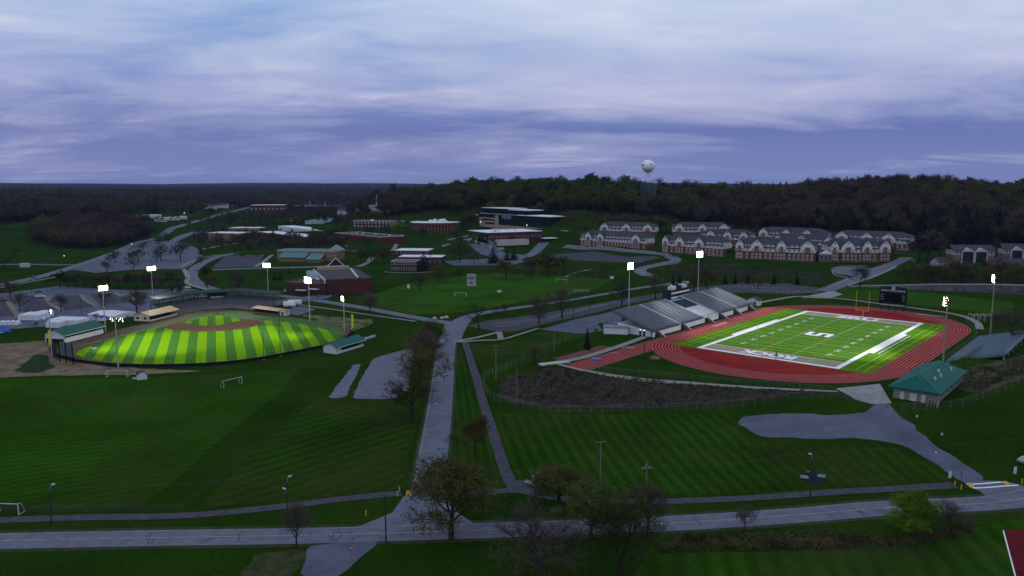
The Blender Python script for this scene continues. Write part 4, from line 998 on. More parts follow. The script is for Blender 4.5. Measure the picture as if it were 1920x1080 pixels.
MB().extr([(HD * .86, 7.73), (HD, 7.73), (HD, 7.3), (HD * .86, 7.3)], 'x', 44.2, 57.4).build('rear_deck', M_steel, hs)
for x0, x1 in ((21.5, 22.9), (43.0, 44.2), (57.4, 58.6), (78.0, 79.4)):
    MB().extr([(y, z + .36) for i, (y, z) in enumerate(rows_profile(0, HZ0, HD, HZ1, 40))], 'x', x0 + .004, x1 - .004).build('aisle_steps', mat('aisle_metal', (.36, .38, .42), .5, .1, 1), hs)
# bench planks, too fine to tell apart
mb = MB()
for x0, x1 in secs:
    for k in range(ROWS):
        y = HD / ROWS * k + .45; z = HZ0 + (HZ1 - HZ0) / ROWS * (k + 1)
        mb.box(x0 + .1, x1 - .1, y, y + .28, z + .40, z + .45)
mb.build('bench_planks', mat('bench_aluminium', (.27, .30, .35), .7, .1, 1), hs, 'stuff')
# rails
def rail(pts, h, m, parent, step=2.4, name='railing'):
    mb = MB()
    for a, b in zip(pts, pts[1:]):
        a, b = Vector(a), Vector(b); n = max(1, int((b - a).length / step))
        for k in range(n + 1): p = a.lerp(b, k / n); mb.tube(p, p + Vector((0, 0, h)), .045, .045, 4, False)
        for hh in (.5, 1.0): mb.tube(a + Vector((0, 0, h * hh)), b + Vector((0, 0, h * hh)), .04, .04, 4, False)
    return mb.build(name, m, parent)
rail([(0, 0, HZ0), (0, HD, HZ1)], 1.1, M_dark, hs); rail([(HL, 0, HZ0), (HL, HD, HZ1)], 1.1, M_dark, hs); rail([(0, HD, HZ1), (46, HD, HZ1)], 1.1, M_dark, hs); rail([(56, HD, HZ1), (HL, HD, HZ1)], 1.1, M_dark, hs)
rail([(0, -.05, HZ0), (HL, -.05, HZ0)], 1.1, M_dark, hs)
# front wall panels between the stair openings, and the stairs
ex = [3.5, 25, 47, 60.5, 76, 92]; last = 0
for x in ex + [HL]:
    if x - 1.6 > last: MB().box(last, min(x - 1.6, HL), .15, .35, -.4, HZ0 - .42).build('front_wall', M_wall, hs)
    last = x + 1.6
for x in ex:
    MB().extr([(-3.2, 0), (-3.2, .15), (0.1, HZ0 - .38), (.6, HZ0 - .38), (.6, 0)], 'x', x - 1.25, x + .6).build('entry_stair', mat('stair_rubber', (.05, .045, .045), .8), hs)
    MB().extr([(-3.6, 0), (-.4, HZ0 - .1), (1.0, HZ0 - .1), (1.0, 0)], 'x', x + .7, x + 1.0).build('stair_side_wall', M_wall, hs)
# underside: columns and the white rooms below
for i in range(9):
    x = 2 + i * (HL - 4) / 8
    for y in (9, HD - .8): MB().box(x - .15, x + .15, y - .15, y + .15, -1.5, HZ0 + (HZ1 - HZ0) * y / HD - .4).build('column', M_steel, hs)
wl = MB().prism([(.8, 1.5), (HL - 1, 1.5), (HL - 1, 17.5), (.8, 17.5)], -1.5, [2.3, 2.3, 4.0, 4.0]).build('concourse_wall', M_wall, hs)
for y in (4.6, 6.4, 13.0, 15.4): MB().box(.72, .84, y - .5, y + .5, 0, 2.1).build('door', M_green, wl)
M_lit = mat('doorway_lamp', (1, 1, 1), .5, emit=(.8, 1.0, .95), estr=2.2); M_lit.cycles.emission_sampling = 'NONE'
for y in (4.6, 6.4, 13.0, 15.4): MB().box(.66, .8, y - .25, y + .25, 2.2, 2.4).build('wall_lamp', M_lit, wl)
# press box
pb = thing('press_box', 'dark two-storey press box with white bands on top of the home stands', 'press box', FF(-43.2, 66.5, 7.4), RZ_H)
PW, PD = 18.0, 4.5
MB().box(-PW / 2, PW / 2, 0, PD, 0, 4.6).build('body', M_dark, pb)
for z0, z1 in ((.5, 1.3), (2.7, 3.4)):
    MB().box(-PW / 2 + .4, PW / 2 - .1, -.12, 0, z0, z1).build('white_band', M_wall, pb)
for z0, z1 in ((1.45, 2.55), (3.5, 4.3)):
    for k in range(9): MB().box(-PW / 2 + .6 + k * 1.9, -PW / 2 + 2.2 + k * 1.9, -.06, -.003, z0, z1).build('window', M_glass, pb)
rail([(-PW / 2, .1, 4.6), (PW / 2, .1, 4.6), (PW / 2, PD, 4.6), (-PW / 2, PD, 4.6), (-PW / 2, .1, 4.6)], 1.1, M_dark, pb, name='roof_railing')
for k in range(3): MB().box(-7.5 + k * 5.2, -3.8 + k * 5.2, .3, 2.6, 4.62, 6.2 + .3 * (k % 2)).build('camera_booth', (M_wall, M_dark, M_wall)[k], pb)
for k, x in enumerate((-8, 0, 8)): MB().box(x - .5, x + .5, .2, .8, 6.6 - k % 2 * .3, 7.2 - k % 2 * .3).tube((x, .6, 4.6), (x, .6, 6.7), .06, .06, 5).build('loudspeaker', M_wall, pb)
link('lettering', text_mesh('SLIPPERY ROCK', 1, .02, .02, 11, .5), pb, (1.0, -.14, .9)).rotation_euler = (math.pi / 2, 0, 0); pb.children[-1].data.materials.append(M_green)

# ---- visitor bleachers (on the slope to the right): x along the pitch, y away from it
vz = thing('visitor_bleachers', 'blue grey aluminium bleachers set on the slope at the right edge', 'bleachers', FF(77.6, 89, 0), FT - math.pi / 2)
VL, VD = 57, 17.3
MB().extr(rows_profile(0, .9, VD, 5.6, 16), 'x', 0, VL).build('seating', mat('weathered_aluminium', (.085, .125, .165), .7, .15, .8), vz)
mb = MB()
for k in range(16): mb.box(.1, VL - .1, VD / 16 * k + .5, VD / 16 * k + .8, .9 + 4.7 / 16 * (k + 1) + .42, .9 + 4.7 / 16 * (k + 1) + .47)
mb.build('bench_planks', mat('visitor_bench', (.12, .175, .22), .7), vz, 'stuff')
for x in (VL + .02, -.02): rail([(x, 0, .9), (x, VD, 5.6)], 1.1, M_dark, vz)
rail([(0, -.04, .9), (VL, -.04, .9)], 1.1, M_dark, vz); rail([(0, VD, 5.6), (VL, VD, 5.6)], 1.2, M_steel, vz)
for i in range(7):
    for y in (1, 9, VD - .6): MB().box(i * (VL - 1) / 6 + .3, i * (VL - 1) / 6 + .6, y, y + .3, -1.5, .5 + 4.7 * y / VD).build('support_post', M_steel, vz)
MB().box(VL + .05, VL + .25, .2, VD, .2, .5).build('skirt_beam', M_wall, vz)

# ---- field house
fh = thing('field_house', 'low block field house with a green hipped metal roof near the track', 'building', FF(75.2, -26, 0), FT)
W_, D_ = 12.6, 34.5
MB().prism([(.6, .6), (W_ - .6, .6), (W_ - .6, D_ - .6), (.6, D_ - .6)], -2.5, 3.3).build('wall', M_grwall, fh)
MB().prism([(-.6, -.6), (W_ + .6, -.6), (W_ + .6, D_ + .6), (-.6, D_ + .6)], 3.2, 3.45).build('eaves', M_green, fh)
z0, z1 = 3.45, 6.9; c = [(-.6, -.6, z0), (W_ + .6, -.6, z0), (W_ + .6, D_ + .6, z0), (-.6, D_ + .6, z0)]; r0, r1 = (W_ / 2, 5.6, z1), (W_ / 2, D_ - 5.6, z1)
rf = MB().poly(c[0], c[1], r0).poly(c[1], c[2], r1, r0).poly(c[2], c[3], r1).poly(c[3], c[0], r0, r1).build('roof', M_teal, fh)
seam = MB()
for k in range(1, 26):
    t = k / 26; y = -.6 + (D_ + 1.2) * t
    for xa, s in ((W_ + .6, -1), (-.6, 1)):
        f = min(1, (y + .6) / 6.2, (D_ + .6 - y) / 6.2); xe = xa + s * (W_ / 2 + .6) * f; ze = z0 + (z1 - z0) * f; seam.tube((xa, y, z0 + .03), (xe, y, ze + .03), .05, .05, 3, False)
for k in range(1, 10):
    x = -.6 + (W_ + 1.2) * k / 10; f = 1 - abs(k / 5 - 1); 
    seam.tube((x, -.6, z0 + .03), (x, -.6 + 6.2 * f, z0 + (z1 - z0) * f + .03), .05, .05, 3, False)
seam.build('standing_seams', mat('seam_green', (.03, .16, .135), .4), rf)
for a, b in ((c[0], r0), (c[1], r0), (r0, r1)): MB().tube(a, b, .12, .12, 5).build('ridge_cap', mat('ridge_pale', (.05, .20, .17), .5), rf)
for x, y in ((9.6, 8), (8.6, 17), (10.2, 26), (9.9, 14)): zz = z0 + (z1 - z0) * (W_ + .6 - x) / (W_ / 2 + .6); MB().tube((x, y, zz - .2), (x, y, zz + .6), .3, .3, 8).tube((x, y, zz + .6), (x, y, zz + .85), .42, .35, 8).build('roof_vent', M_trim, rf)
for x, w in ((2.4, 1.1), (5.0, 1.8), (8.0, 1.1)): MB().box(x, x + w, .5, .62, -.1, 2.2).build('door', (M_green, M_black, M_trim)[int(x) % 3], fh)
for y in (6, 12, 18, 24, 29): MB().box(W_ - .62, W_ - .52, y, y + 1.4, 1.4, 2.3).build('window', M_glass, fh)
for k in range(4): MB().box(10.2 + k * .75, 10.35 + k * .75, -1.6, .3, -.6, 1.6 - .1 * k).build('leaning_board', mat('pinkish_board', (.34, .24, .22), .8), fh)

# ---- video scoreboard
sb = thing('video_scoreboard', 'large dark scoreboard with a black screen and arched top behind the far end zone', 'scoreboard', FF(25.6, 141, 0), FT)
SW = 12.4
for x in (1.2, 4.6, 7.8, 11.2): MB().box(x - .2, x + .2, .3, .7, -1, 4).build('post', M_dark, sb)
MB().box(0, SW, 0, .9, 2.4, 10.8).build('cabinet', M_black, sb)
arch = [(0, 10.82)] + [(SW / 2 - SW / 2 * math.cos(math.pi * k / 12), 11.0 + 1.0 * math.sin(math.pi * k / 12)) for k in range(13)] + [(SW, 10.82)]
mb = MB(); n = len(arch); mb.v = [(x, y, z) for y in (.1, .8) for x, z in arch]; mb.f = [tuple(range(n)), tuple(range(n, 2 * n))[::-1]] + [(k, k + n, (k + 1) % n + n, (k + 1) % n) for k in range(n)]
mb.build('arched_crown', M_dark, sb)
MB().box(2.7, 9.7, -.06, -.004, 4.4, 8.2).build('screen', mat('dark_screen', (.004, .004, .006), .2), sb)
MB().box(0, SW, -.05, -.004, 9.2, 9.35).box(0, SW, -.05, -.004, 2.45, 3.3).build('sponsor_band', mat('band_grey', (.10, .13, .15), .6), sb)
def wall_text(body, parent, loc, w, h, m, bold=.02):
    o = link('lettering', text_mesh(body, 1, bold, .01, w, h), parent, loc); o.rotation_euler = (math.pi / 2, 0, 0); o.data.materials.append(m); return o
M_sign = mat('sign_white', (.62, .64, .66), .6)
wall_text('MIHALIK THOMPSON STADIUM', sb, (SW / 2, -.05, 9.95), 10.8, .62, M_sign); wall_text('SLIPPERY ROCK UNIVERSITY', sb, (SW / 2, -.07, 2.85), 11, .5, M_sign)
MB().box(5.5, 6.9, -.05, .09, 10.5, 11.9).build('emblem_plate', M_sign, sb); wall_text('S', sb, (6.2, -.07, 11.2), .8, 1.1, M_green, .05)
for x in (1.35, 11.05):
    for z in (7.6, 6.5, 5.4): MB().box(x - .75, x + .75, -.05, -.004, z - .3, z + .3).build('digit_panel', mat('digit_panel', (.03, .05, .06), .5), sb); MB().box(x - .5, x + .4, -.07, -.052, z + .05, z + .16).build('caption_strip', M_sign, sb)

# ---- fences
def chain_material():
    m = bpy.data.materials.new('chain_link'); m.use_nodes = True; N, L = m.node_tree.nodes, m.node_tree.links; N.clear()
    o, mx, d, t = N.new('ShaderNodeOutputMaterial'), N.new('ShaderNodeMixShader'), N.new('ShaderNodeBsdfDiffuse'), N.new('ShaderNodeBsdfTransparent')
    d.inputs[0].default_value = (.12, .125, .12, 1); mx.inputs[0].default_value = .12; L.new(t.outputs[0], mx.inputs[1]); L.new(d.outputs[0], mx.inputs[2]); L.new(mx.outputs[0], o.inputs[0]); return m
M_chain = chain_material()
def fence(path, h, label, post=3.0, m=None, mesh_m=None, smooth_=True, pr=.035, name='chain_link_fence'):
    P = resample([Vector((p[0], p[1])) for p in path], post) if smooth_ else [Vector((p[0], p[1])) for p in path]
    o0 = on(P[0].x, P[0].y); t = thing(name, label, 'fence', o0); Q = [on(p.x, p.y) - o0 for p in P]; up = Vector((0, 0, h)); m = m or M_grwall
    pm = MB().tube((0, 0, -.3), (0, 0, h + .05), pr, pr, 5).mesh('post', m)
    for q in Q: link('post', pm, t, q)
    rl = MB()
    for a, b in zip(Q, Q[1:]): rl.tube(a + up, b + up, pr * .7, pr * .7, 4, False)
    rl.build('top_rail', m, t)
    w = MB()
    for a, b in zip(Q, Q[1:]): w.poly(a, b, b + up, a + up)
    w.build('wire_mesh', mesh_m or M_chain, t); return t
fence(px((1112, 622), (1050, 645), (985, 676), (912, 708), (918, 745), (955, 758), (1030, 772), (1130, 773), (1250, 769), (1450, 754), (1560, 746), (1632, 753)), 2.2, 'chain-link fence around the foot of the weedy bank')
fence(px((1048, 681), (1110, 693), (1240, 705), (1400, 720), (1560, 732)), 1.3, 'low chain-link fence along the walk at the top of the bank')
fence(px((1690, 772), (1760, 768), (1830, 753), (1920, 714), (1960, 700)), 2.0, 'chain-link fence on the slope right of the field house')
fence([FF(a, b) for a, b in ((76.5, -16), (76.2, 20), (76, 60), (75, 100), (66, 128))], 1.2, 'low fence between the track and the visitor bleachers', 3.0)
fence(px((966, 624), (1010, 613), (1060, 603), (1110, 590), (1160, 578)), 1.8, 'fence between the long parking lot and the stadium court', 4)
fence(px((655, 678), (615, 715), (587, 745), (540, 790), (450, 868), (350, 948)), 1.5, 'sagging wire fence running diagonally across the left lawn', 5.0, M_darkpole)
fence(px((345, 955), (250, 957), (130, 958), (-30, 962)), 1.4, 'short wire fence along the path at the far left', 5.0, M_darkpole)
# ================================================================== baseball ground
DIR = R(90 - (-21)); SANG = math.atan2(math.cos(R(21)), -math.sin(R(21)))   # stripes run towards the home plate
M_bb = stripe_mat('baseball_turf', (.046, .135, .020), (.128, .278, .005), 7.7, SANG, .06, .12, .05, 1.2, off=2.0)
M_bbd = mat('foul_turf', (.040, .11, .025), .9, .15, .3)
M_skin = mat('infield_clay', (.085, .036, .017), .95, .15, .4)
def zpx(*uv, z=-8.0): return [Vector((*at_z(u, v, z), z)) for u, v in uv]
bt = drape_poly('baseball_surround', zpx((100, 660), (112, 668), (130, 675), (180, 682), (222, 685), (300, 686.5), (400, 683), (480, 674), (560, 659), (630, 643), (652, 630), (658, 622), (640, 610), (600, 602), (545, 594), (480, 586), (425, 580), (385, 581), (335, 591), (285, 604), (240, 614), (190, 626), (140, 640), (110, 650)), mat('warning_track', (.085, .055, .038), .95, .2, .3), .05, z=-8)
drape_poly('foul_turf', zpx((140, 652), (220, 630), (290, 611), (345, 597), (385, 586.5), (430, 584.5), (490, 591), (545, 597), (600, 604.5), (638, 613), (645, 626), (600, 613), (495, 598), (440, 596), (300, 616), (200, 640)), M_bbd, .07, z=-8, parent=bt)
drape_poly('outfield_turf', zpx((137, 662), (148, 668), (170, 674), (200, 678.5), (250, 683), (330, 684), (400, 680.5), (470, 672.5), (540, 661), (595, 649), (625, 641), (640, 631), (636, 625), (590, 612), (545, 604.5), (496, 600.5), (485, 609), (462, 616), (425, 620.5), (375, 622), (330, 619.5), (300, 614), (260, 621), (200, 640), (160, 652)), M_bb, .075, z=-8, parent=bt)
drape_poly('infield_clay', zpx((298, 613.5), (345, 600), (360, 602), (400, 591), (452, 600), (497, 600.5), (486, 608), (462, 615.5), (425, 620), (375, 621.5), (330, 619)), M_skin, .085, z=-8, parent=bt)
drape_poly('infield_turf', zpx((342, 605), (360, 601), (392, 593), (412, 591.5), (440, 596), (458, 600), (410, 610.5), (392, 611.8), (370, 610)), M_bb, .095, z=-8, parent=bt)
drape_poly('home_circle', zpx((396, 589), (405, 587.5), (420, 587.8), (424, 589.8), (410, 591), (398, 590.8)), M_skin, .10, z=-8, parent=bt)
for q in (((398, 602.5), (406, 602.2), (407, 603.6), (399, 603.9)),): drape_poly('pitching_mound', zpx(*q), mat('mound_clay', (.20, .13, .07), .9), .12, z=-8, parent=bt)
for a, b in (((411, 589), (650, 626)), ((405, 589), (120, 655))):
    p, q = zpx(a, b); d = (q - p).normalized(); n = Vector((-d.y, d.x, 0)) * .09; up = Vector((0, 0, .115)); MB().poly(p - n + up, q - n + up, q + n + up, p + n + up).build('foul_line', mat('chalk', (.45, .48, .42), .8), bt, 'structure')
drape_poly('practice_mat', zpx((167, 652.5), (178, 651.5), (184, 653.5), (176, 655.5)), mat('pale_mat', (.30, .27, .22), .9), .11, z=-8, parent=bt)
# outfield fence
M_pad = mat('black_padding', (.012, .014, .013), .8)
fpath = zpx((93, 655), (98, 663), (110, 670), (130, 676.5), (180, 684), (222, 687), (300, 688.5), (400, 685), (480, 676), (560, 661), (632, 645), (654, 631), (661, 622))
FP = resample(fpath, 4.0); o0 = on(FP[0].x, FP[0].y); of = thing('outfield_fence', 'curving black outfield fence around the striped baseball field', 'fence', (o0.x, o0.y, -8))
Q = [Vector((p.x - o0.x, p.y - o0.y, 0)) for p in FP]
for a, b in zip(Q, Q[1:]):
    d = (b - a); n = Vector((-d.y, d.x, 0)).normalized() * .06
    MB().prism([(a - n)[:2], (b - n)[:2], (b + n)[:2], (a + n)[:2]], -.2, 1.25).build('fence_pad', M_pad, of)
pm = MB().tube((0, 0, -.3), (0, 0, 2.5), .05, .05, 5).mesh('post', M_darkpole)
for q in Q[::1]: link('post', pm, of, q)
w = MB()
for a, b in zip(Q, Q[1:]): w.poly(a + Vector((0, 0, 1.27)), b + Vector((0, 0, 1.27)), b + Vector((0, 0, 2.45)), a + Vector((0, 0, 2.45)))
w.build('wire_mesh', M_chain, of)
for u, v, vt, lab in ((93, 655, 619, 'yellow foul pole at the left corner beside the green-roofed building'), (660, 623, 589, 'yellow foul pole at the right corner of the outfield')):
    p = zpx((u, v))[0]; h = at_y(u, vt, p.y).z - p.z; t = thing('foul_pole', lab, 'foul pole', p, 0, 'baseball foul poles')
    MB().tube((0, 0, -.3), (0, 0, h), .16, .12, 8).build('pole', mat('neon_yellow', (.65, .62, .03), .5), t); MB().box(.12, .75, -.02, .02, h * .25, h - .1).build('wing_screen', mat('neon_yellow', (.65, .62, .03), .5), t)
# netting poles standing outside right-centre field
for u, v, vt, lab in ((495, 675, 622, 'thin dark netting pole at right-centre of the outfield fence'), (526, 668, 596, 'tall thin netting pole right of the first at the outfield fence')):
    p = zpx((u, v))[0]; t = thing('netting_pole', lab, 'pole', p); MB().tube((0, 0, -.3), (0, 0, at_y(u, vt, p.y).z - p.z), .14, .08, 6).build('shaft', M_darkpole, t); MB().box(-.3, .3, -.3, .3, -.3, .25).build('footing', M_conc, t)
# baseball scoreboard seen from behind
pp = zpx((113, 679), (138, 683)); bsb = thing('baseball_scoreboard', 'grey back of the baseball scoreboard on three black posts', 'scoreboard', pp[0], facing(pp[0], pp[1])); L_ = (pp[1] - pp[0]).length
for k in range(3): MB().box(L_ * k / 2 - .15, L_ * k / 2 + .15, -.3, 0, -.5, 8.4).build('post', M_black, bsb)
for k in range(2): MB().box(L_ * k / 2 + .2, L_ * (k + 1) / 2 - .2, .02, .5, 3.0, 8.2).build('back_panel', mat('panel_grey', (.10, .115, .13), .7), bsb)
MB().box(-.6, L_ + .6, .05, .45, 1.6, 2.7).build('lower_panel', M_black, bsb)
p = zpx((103, 672))[0]; bb2 = thing('batters_eye_screen', 'dark screen panels beside the baseball scoreboard', 'screen', p, facing(*zpx((97, 668), (110, 676))))
for k in range(3): MB().box(-3 + k * 2.1, -1.05 + k * 2.1, -.08, .08, .3, 5.0).build('screen_panel', mat('screen_cloth', (.03, .033, .036), .8), bb2)
for k in range(4): MB().box(-3.08 + k * 2.1, -2.95 + k * 2.1, -.1, .1, -.4, 5.3).build('post', M_black, bb2)
# grandstand of three straight wings
gp = zpx((322, 592), (384, 580.5), (432, 577.5), (492, 583.5)); gs = thing('baseball_grandstand', 'dark roofed baseball grandstand wrapping around home plate', 'grandstand', gp[1])
P = [g - gp[1] for g in gp]; dirs = [(b - a).normalized() for a, b in zip(P, P[1:])]; nb = [Vector((-d.y, d.x, 0)) for d in dirs]
nv = [nb[0], (nb[0] + nb[1]).normalized(), (nb[1] + nb[2]).normalized(), nb[2]]
def off(i, y, z): q = P[i] + nv[i] * y; return Vector((q.x, q.y, z))
M_seat = mat('dark_seating', (.10, .105, .12), .7, .25, .8)
for i in range(3):
    MB().poly(off(i, 0, .0), off(i + 1, 0, .0), off(i + 1, 0, 1.0), off(i, 0, 1.0)).build('front_wall', mat('grandstand_concrete', (.17, .16, .15), .9), gs)
    st = MB(); n = 14
    for k in range(n):
        y0, y1, z0, z1 = 16 * k / n, 16 * (k + 1) / n, 1.0 + 4.2 * k / n, 1.0 + 4.2 * (k + 1) / n
        st.poly(off(i, y0, z0), off(i + 1, y0, z0), off(i + 1, y0, z1), off(i, y0, z1)); st.poly(off(i, y0, z1), off(i + 1, y0, z1), off(i + 1, y1, z1), off(i, y1, z1))
        a, b = off(i, y0 + .5, z1 + .42), off(i + 1, y0 + .5, z1 + .42); st.poly(a, b, b + nv[i + 1] * .3, a + nv[i] * .3)
    st.build('seating_wing', M_seat, gs)
    L_ = (P[i + 1] - P[i]).length; m_ = max(5, int(L_ / 3.4))
    for k in range(m_):
        t0, t1 = (k + .06) / m_, (k + .94) / m_; q = lambda t, z: off(i, 16.1, z).lerp(off(i + 1, 16.1, z), t)
        MB().poly(q(t0, 5.6), q(t1, 5.6), q(t1, 7.3), q(t0, 7.3)).build('back_panel', mat('dim_panel', (.24, .25, .25), .8, .2, .6), gs)
    rf = MB(); z0, z1 = 8.2, 9.0
    a0, a1, b0, b1 = off(i, 10.0, z0), off(i + 1, 10.0, z0), off(i, 17.5, z1), off(i + 1, 17.5, z1); dn = Vector((0, 0, -.35))
    rf.poly(a0, a1, b1, b0).poly(a0 + dn, b0 + dn, b1 + dn, a1 + dn).poly(a0, a0 + dn, a1 + dn, a1).poly(b0, b1, b1 + dn, b0 + dn); rf.build('roof', mat('dark_green_roof', (.014, .030, .028), .6, .15, .5), gs)
    for k in range(4):
        t = (k + .1) / 3.3
        if t > 1: continue
        for y, zt in ((10.4, 8.0), (16.6, 8.7)): q = off(i, y, 0).lerp(off(i + 1, y, 0), t); MB().box(q.x - .16, q.x + .16, q.y - .16, q.y + .16, 0, zt).build('column', M_dark, gs)
    rl = MB()
    for k in range(int(L_ / 3)):
        q = off(i, -.1, 0).lerp(off(i + 1, -.1, 0), k / int(L_ / 3)); rl.tube(q, q + Vector((0, 0, 2.0)), .06, .06, 4, False)
    for z in (1.05, 2.0): rl.tube(off(i, -.1, z), off(i + 1, -.1, z), .06, .06, 4, False)
    rl.build('backstop_rail', M_steel, gs)
q = off(1, 12.5, 0).lerp(off(2, 12.5, 0), .5); d = dirs[1]; n = nb[1]
MB().prism([(q + d * s * 5 + n * t)[:2] for s, t in ((-1, -1), (1, -1), (1, 3), (-1, 3))], 4.6, 8.3).build('press_room', M_black, gs)
MB().prism([(q + d * s * 4 + n * t)[:2] for s, t in ((-1, -1.2), (1, -1.2), (1, -1.02), (-1, -1.02))], 4.8, 5.7).build('press_counter', mat('dim_panel', (.24, .25, .25)), gs)

# long low sheds: gable roof along x; p0->p1 is the front wall's foot, depth goes back (+y)
def shed(name, label, p0, p1, depth, eave, ridge, roof_m, wall_m, over=.8, cat='building', z=None, front=None, end_m=None):
    rz = facing(p0, p1); t = thing(name, label, cat, (p0[0], p0[1], hz(p0[0], p0[1]) if z is None else z), rz); L_ = (Vector(p1[:2]) - Vector(p0[:2])).length
    W_ = [('front_wall', (0, L_, 0, .2)), ('back_wall', (0, L_, depth - .2, depth)), ]
    for nm, (a, b, c, d) in W_:
        zt = eave - .02
        if nm == 'front_wall' and front:
            zt = front[0]
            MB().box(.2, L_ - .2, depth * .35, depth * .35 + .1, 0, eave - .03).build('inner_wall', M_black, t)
            for k in range(front[1] + 1): x = .1 + (L_ - .2) * k / front[1]; MB().box(x - .08, x + .08, .03, .17, zt, eave - .02).build('post', M_dark, t)
        MB().box(a, b, c, d, -1.2, zt).build(nm, wall_m, t)
    for x in (0, L_ - .2):
        MB().extr([(.21, -1.2), (depth - .21, -1.2), (depth - .21, eave - .02), (depth / 2, ridge - .15), (.21, eave - .02)], 'x', x, x + .2).build('gable_wall', end_m or wall_m, t)
    s = (ridge - eave) / (depth / 2); e = eave - s * over
    roof = MB().extr([(-over, e), (depth / 2, ridge), (depth + over, e), (depth + over, e + .15), (depth / 2, ridge + .18), (-over, e + .15)], 'x', -over, L_ + over).build('roof', roof_m, t)
    MB().box(-over - .02, L_ + over + .02, -over - .06, -over, e - .15, e + .17).build('gutter', M_trim, roof); return t, L_
p = zpx((122.5, 643), (194, 625), (86, 639)); t, L_ = shed('batting_shed', 'long white shed with a dark green roof beside the left foul pole', p[0], p[1], 10.5, 3.7, 5.9, mat('dark_green_roof2', (.016, .085, .068), .5, .1, .6), M_wall, .9, z=-8, front=(2.1, 8), end_m=M_wall)
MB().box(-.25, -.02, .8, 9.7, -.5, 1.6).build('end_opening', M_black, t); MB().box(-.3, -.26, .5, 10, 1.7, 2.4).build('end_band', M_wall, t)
p = zpx((281, 603), (333, 590.5)); t, L_ = shed('home_dugout', 'dugout building with a tan metal roof and white gable, left of the grandstand', p[0], p[1], 9.5, 3.2, 4.6, M_tan, mat('cream_wall', (.45, .41, .35), .8), .8, z=-8, front=(.8, 9))
MB().tube((4, 4, 3.8), (4, 4, 5.4), .25, .25, 8).build('roof_vent', M_trim, t)
for y in (2, 6.4): MB().box(-.06, -.004, y, y + 1.6, .9, 2.1).build('window', M_glass, t)
p = zpx((476, 586.5), (524, 592.5)); t, L_ = shed('visitor_dugout', 'low dugout with a tan roof right of the grandstand', p[0], p[1], 5.5, 2.9, 3.4, M_tan, mat('brown_wall', (.09, .06, .045), .9), .7, z=-8, front=(.8, 7))
p = zpx((523, 592), (534, 592.8)); t, L_ = shed('equipment_shed', 'small cream shed at the right end of the low tan dugout', p[0], p[1], 4.5, 2.7, 3.1, M_tan, mat('cream_wall', (.45, .41, .35)), .3, z=-8)
MB().box(L_ * .45, L_ * .8, -.06, -.003, 0, 2.1).build('door', M_green, t)
p = zpx((631.5, 664), (682, 649)); t, L_ = shed('field_pavilion', 'small open pavilion with a green gable roof beside the outfield fence', p[0], p[1], 7.0, 3.0, 4.6, M_teal, M_wall, .8, z=-8, front=(1.0, 5))
MB().box(0, 2.8, -.05, -.003, 0, 2.9).build('white_front_panel', M_wall, t)
MB().box(L_ + 1, L_ + 18, 7.3, 7.6, .2, 1.2).build('side_wall', M_trim, t)

# baseball floodlights
BC = zpx((395, 640))[0]; INF = zpx((390, 622))[0]
AIM = iter(zpx((330, 640), (420, 650), (500, 640), (260, 645), (300, 655), (330, 650), (400, 618)))
for u, vb, vt, aim, r_, c_, lab in ((98, 668, 581, BC, 2, 4, 'floodlight tower beside the yellow foul pole on the left'), (198, 622, 536, INF, 3, 6, 'bright floodlight tower between the long shed and the tan dugout'), (288, 577, 500, INF, 3, 6, 'floodlight tower left of the baseball grandstand'),
                             (504, 570, 494, INF, 3, 6, 'floodlight tower right of the baseball grandstand'), (581, 601, 520, INF, 4, 6, 'bright floodlight tower in front of the brick gymnasium'), (646, 621, 556, BC, 3, 4, 'floodlight tower beside the right-hand foul pole'),
                             (222, 690, 597, BC, 2, 7, 'floodlight tower standing outside the left-centre outfield fence')):
    p = G(u, vb); z = at_y(u, vt, p.y).z
    wts = 92000 if aim is INF else 80000; aim = next(AIM)
    tower(p, z, (aim.x, aim.y, -8), r_, c_, lab, 'baseball floodlight towers', wts, R(78), .78, M_steel, blend=1.0)
# ================================================================== buildings
def frame_of(p0, p1): return facing(p0, p1), (Vector(p1[:2]) - Vector(p0[:2])).length
WINM = {}
def window_mesh(w, h, frame, pane):
    k = (w, h, frame.name, pane.name)
    if k in WINM: return WINM[k]
    a = MB().box(-w / 2 - .12, w / 2 + .12, -.05, .02, -h / 2 - .12, h / 2 + .12).mesh('window', frame); b = MB().box(-w / 2, w / 2, -.08, -.052, -h / 2, h / 2).mesh('pane', pane)
    me = bpy.data.meshes.new('window'); bm = bmesh.new(); bm.from_mesh(a); n = len(bm.faces); bm.from_mesh(b); bm.faces.ensure_lookup_table()
    for f in list(bm.faces)[n:]: f.material_index = 1
    bm.to_mesh(me); bm.free(); me.materials.append(frame); me.materials.append(pane); WINM[k] = me; return me
M_pale_glass = mat('pale_blind', (.26, .26, .28), .4)
M_sid_trim = mat('white_trim', (.70, .70, .72), .7)
def window(parent, x, y, z, w=1.0, h=1.4, frame=None, pane=None, rz=0): return link('window', window_mesh(w, h, frame or M_sid_trim, pane or M_glass), parent, (x, y, z), rz)

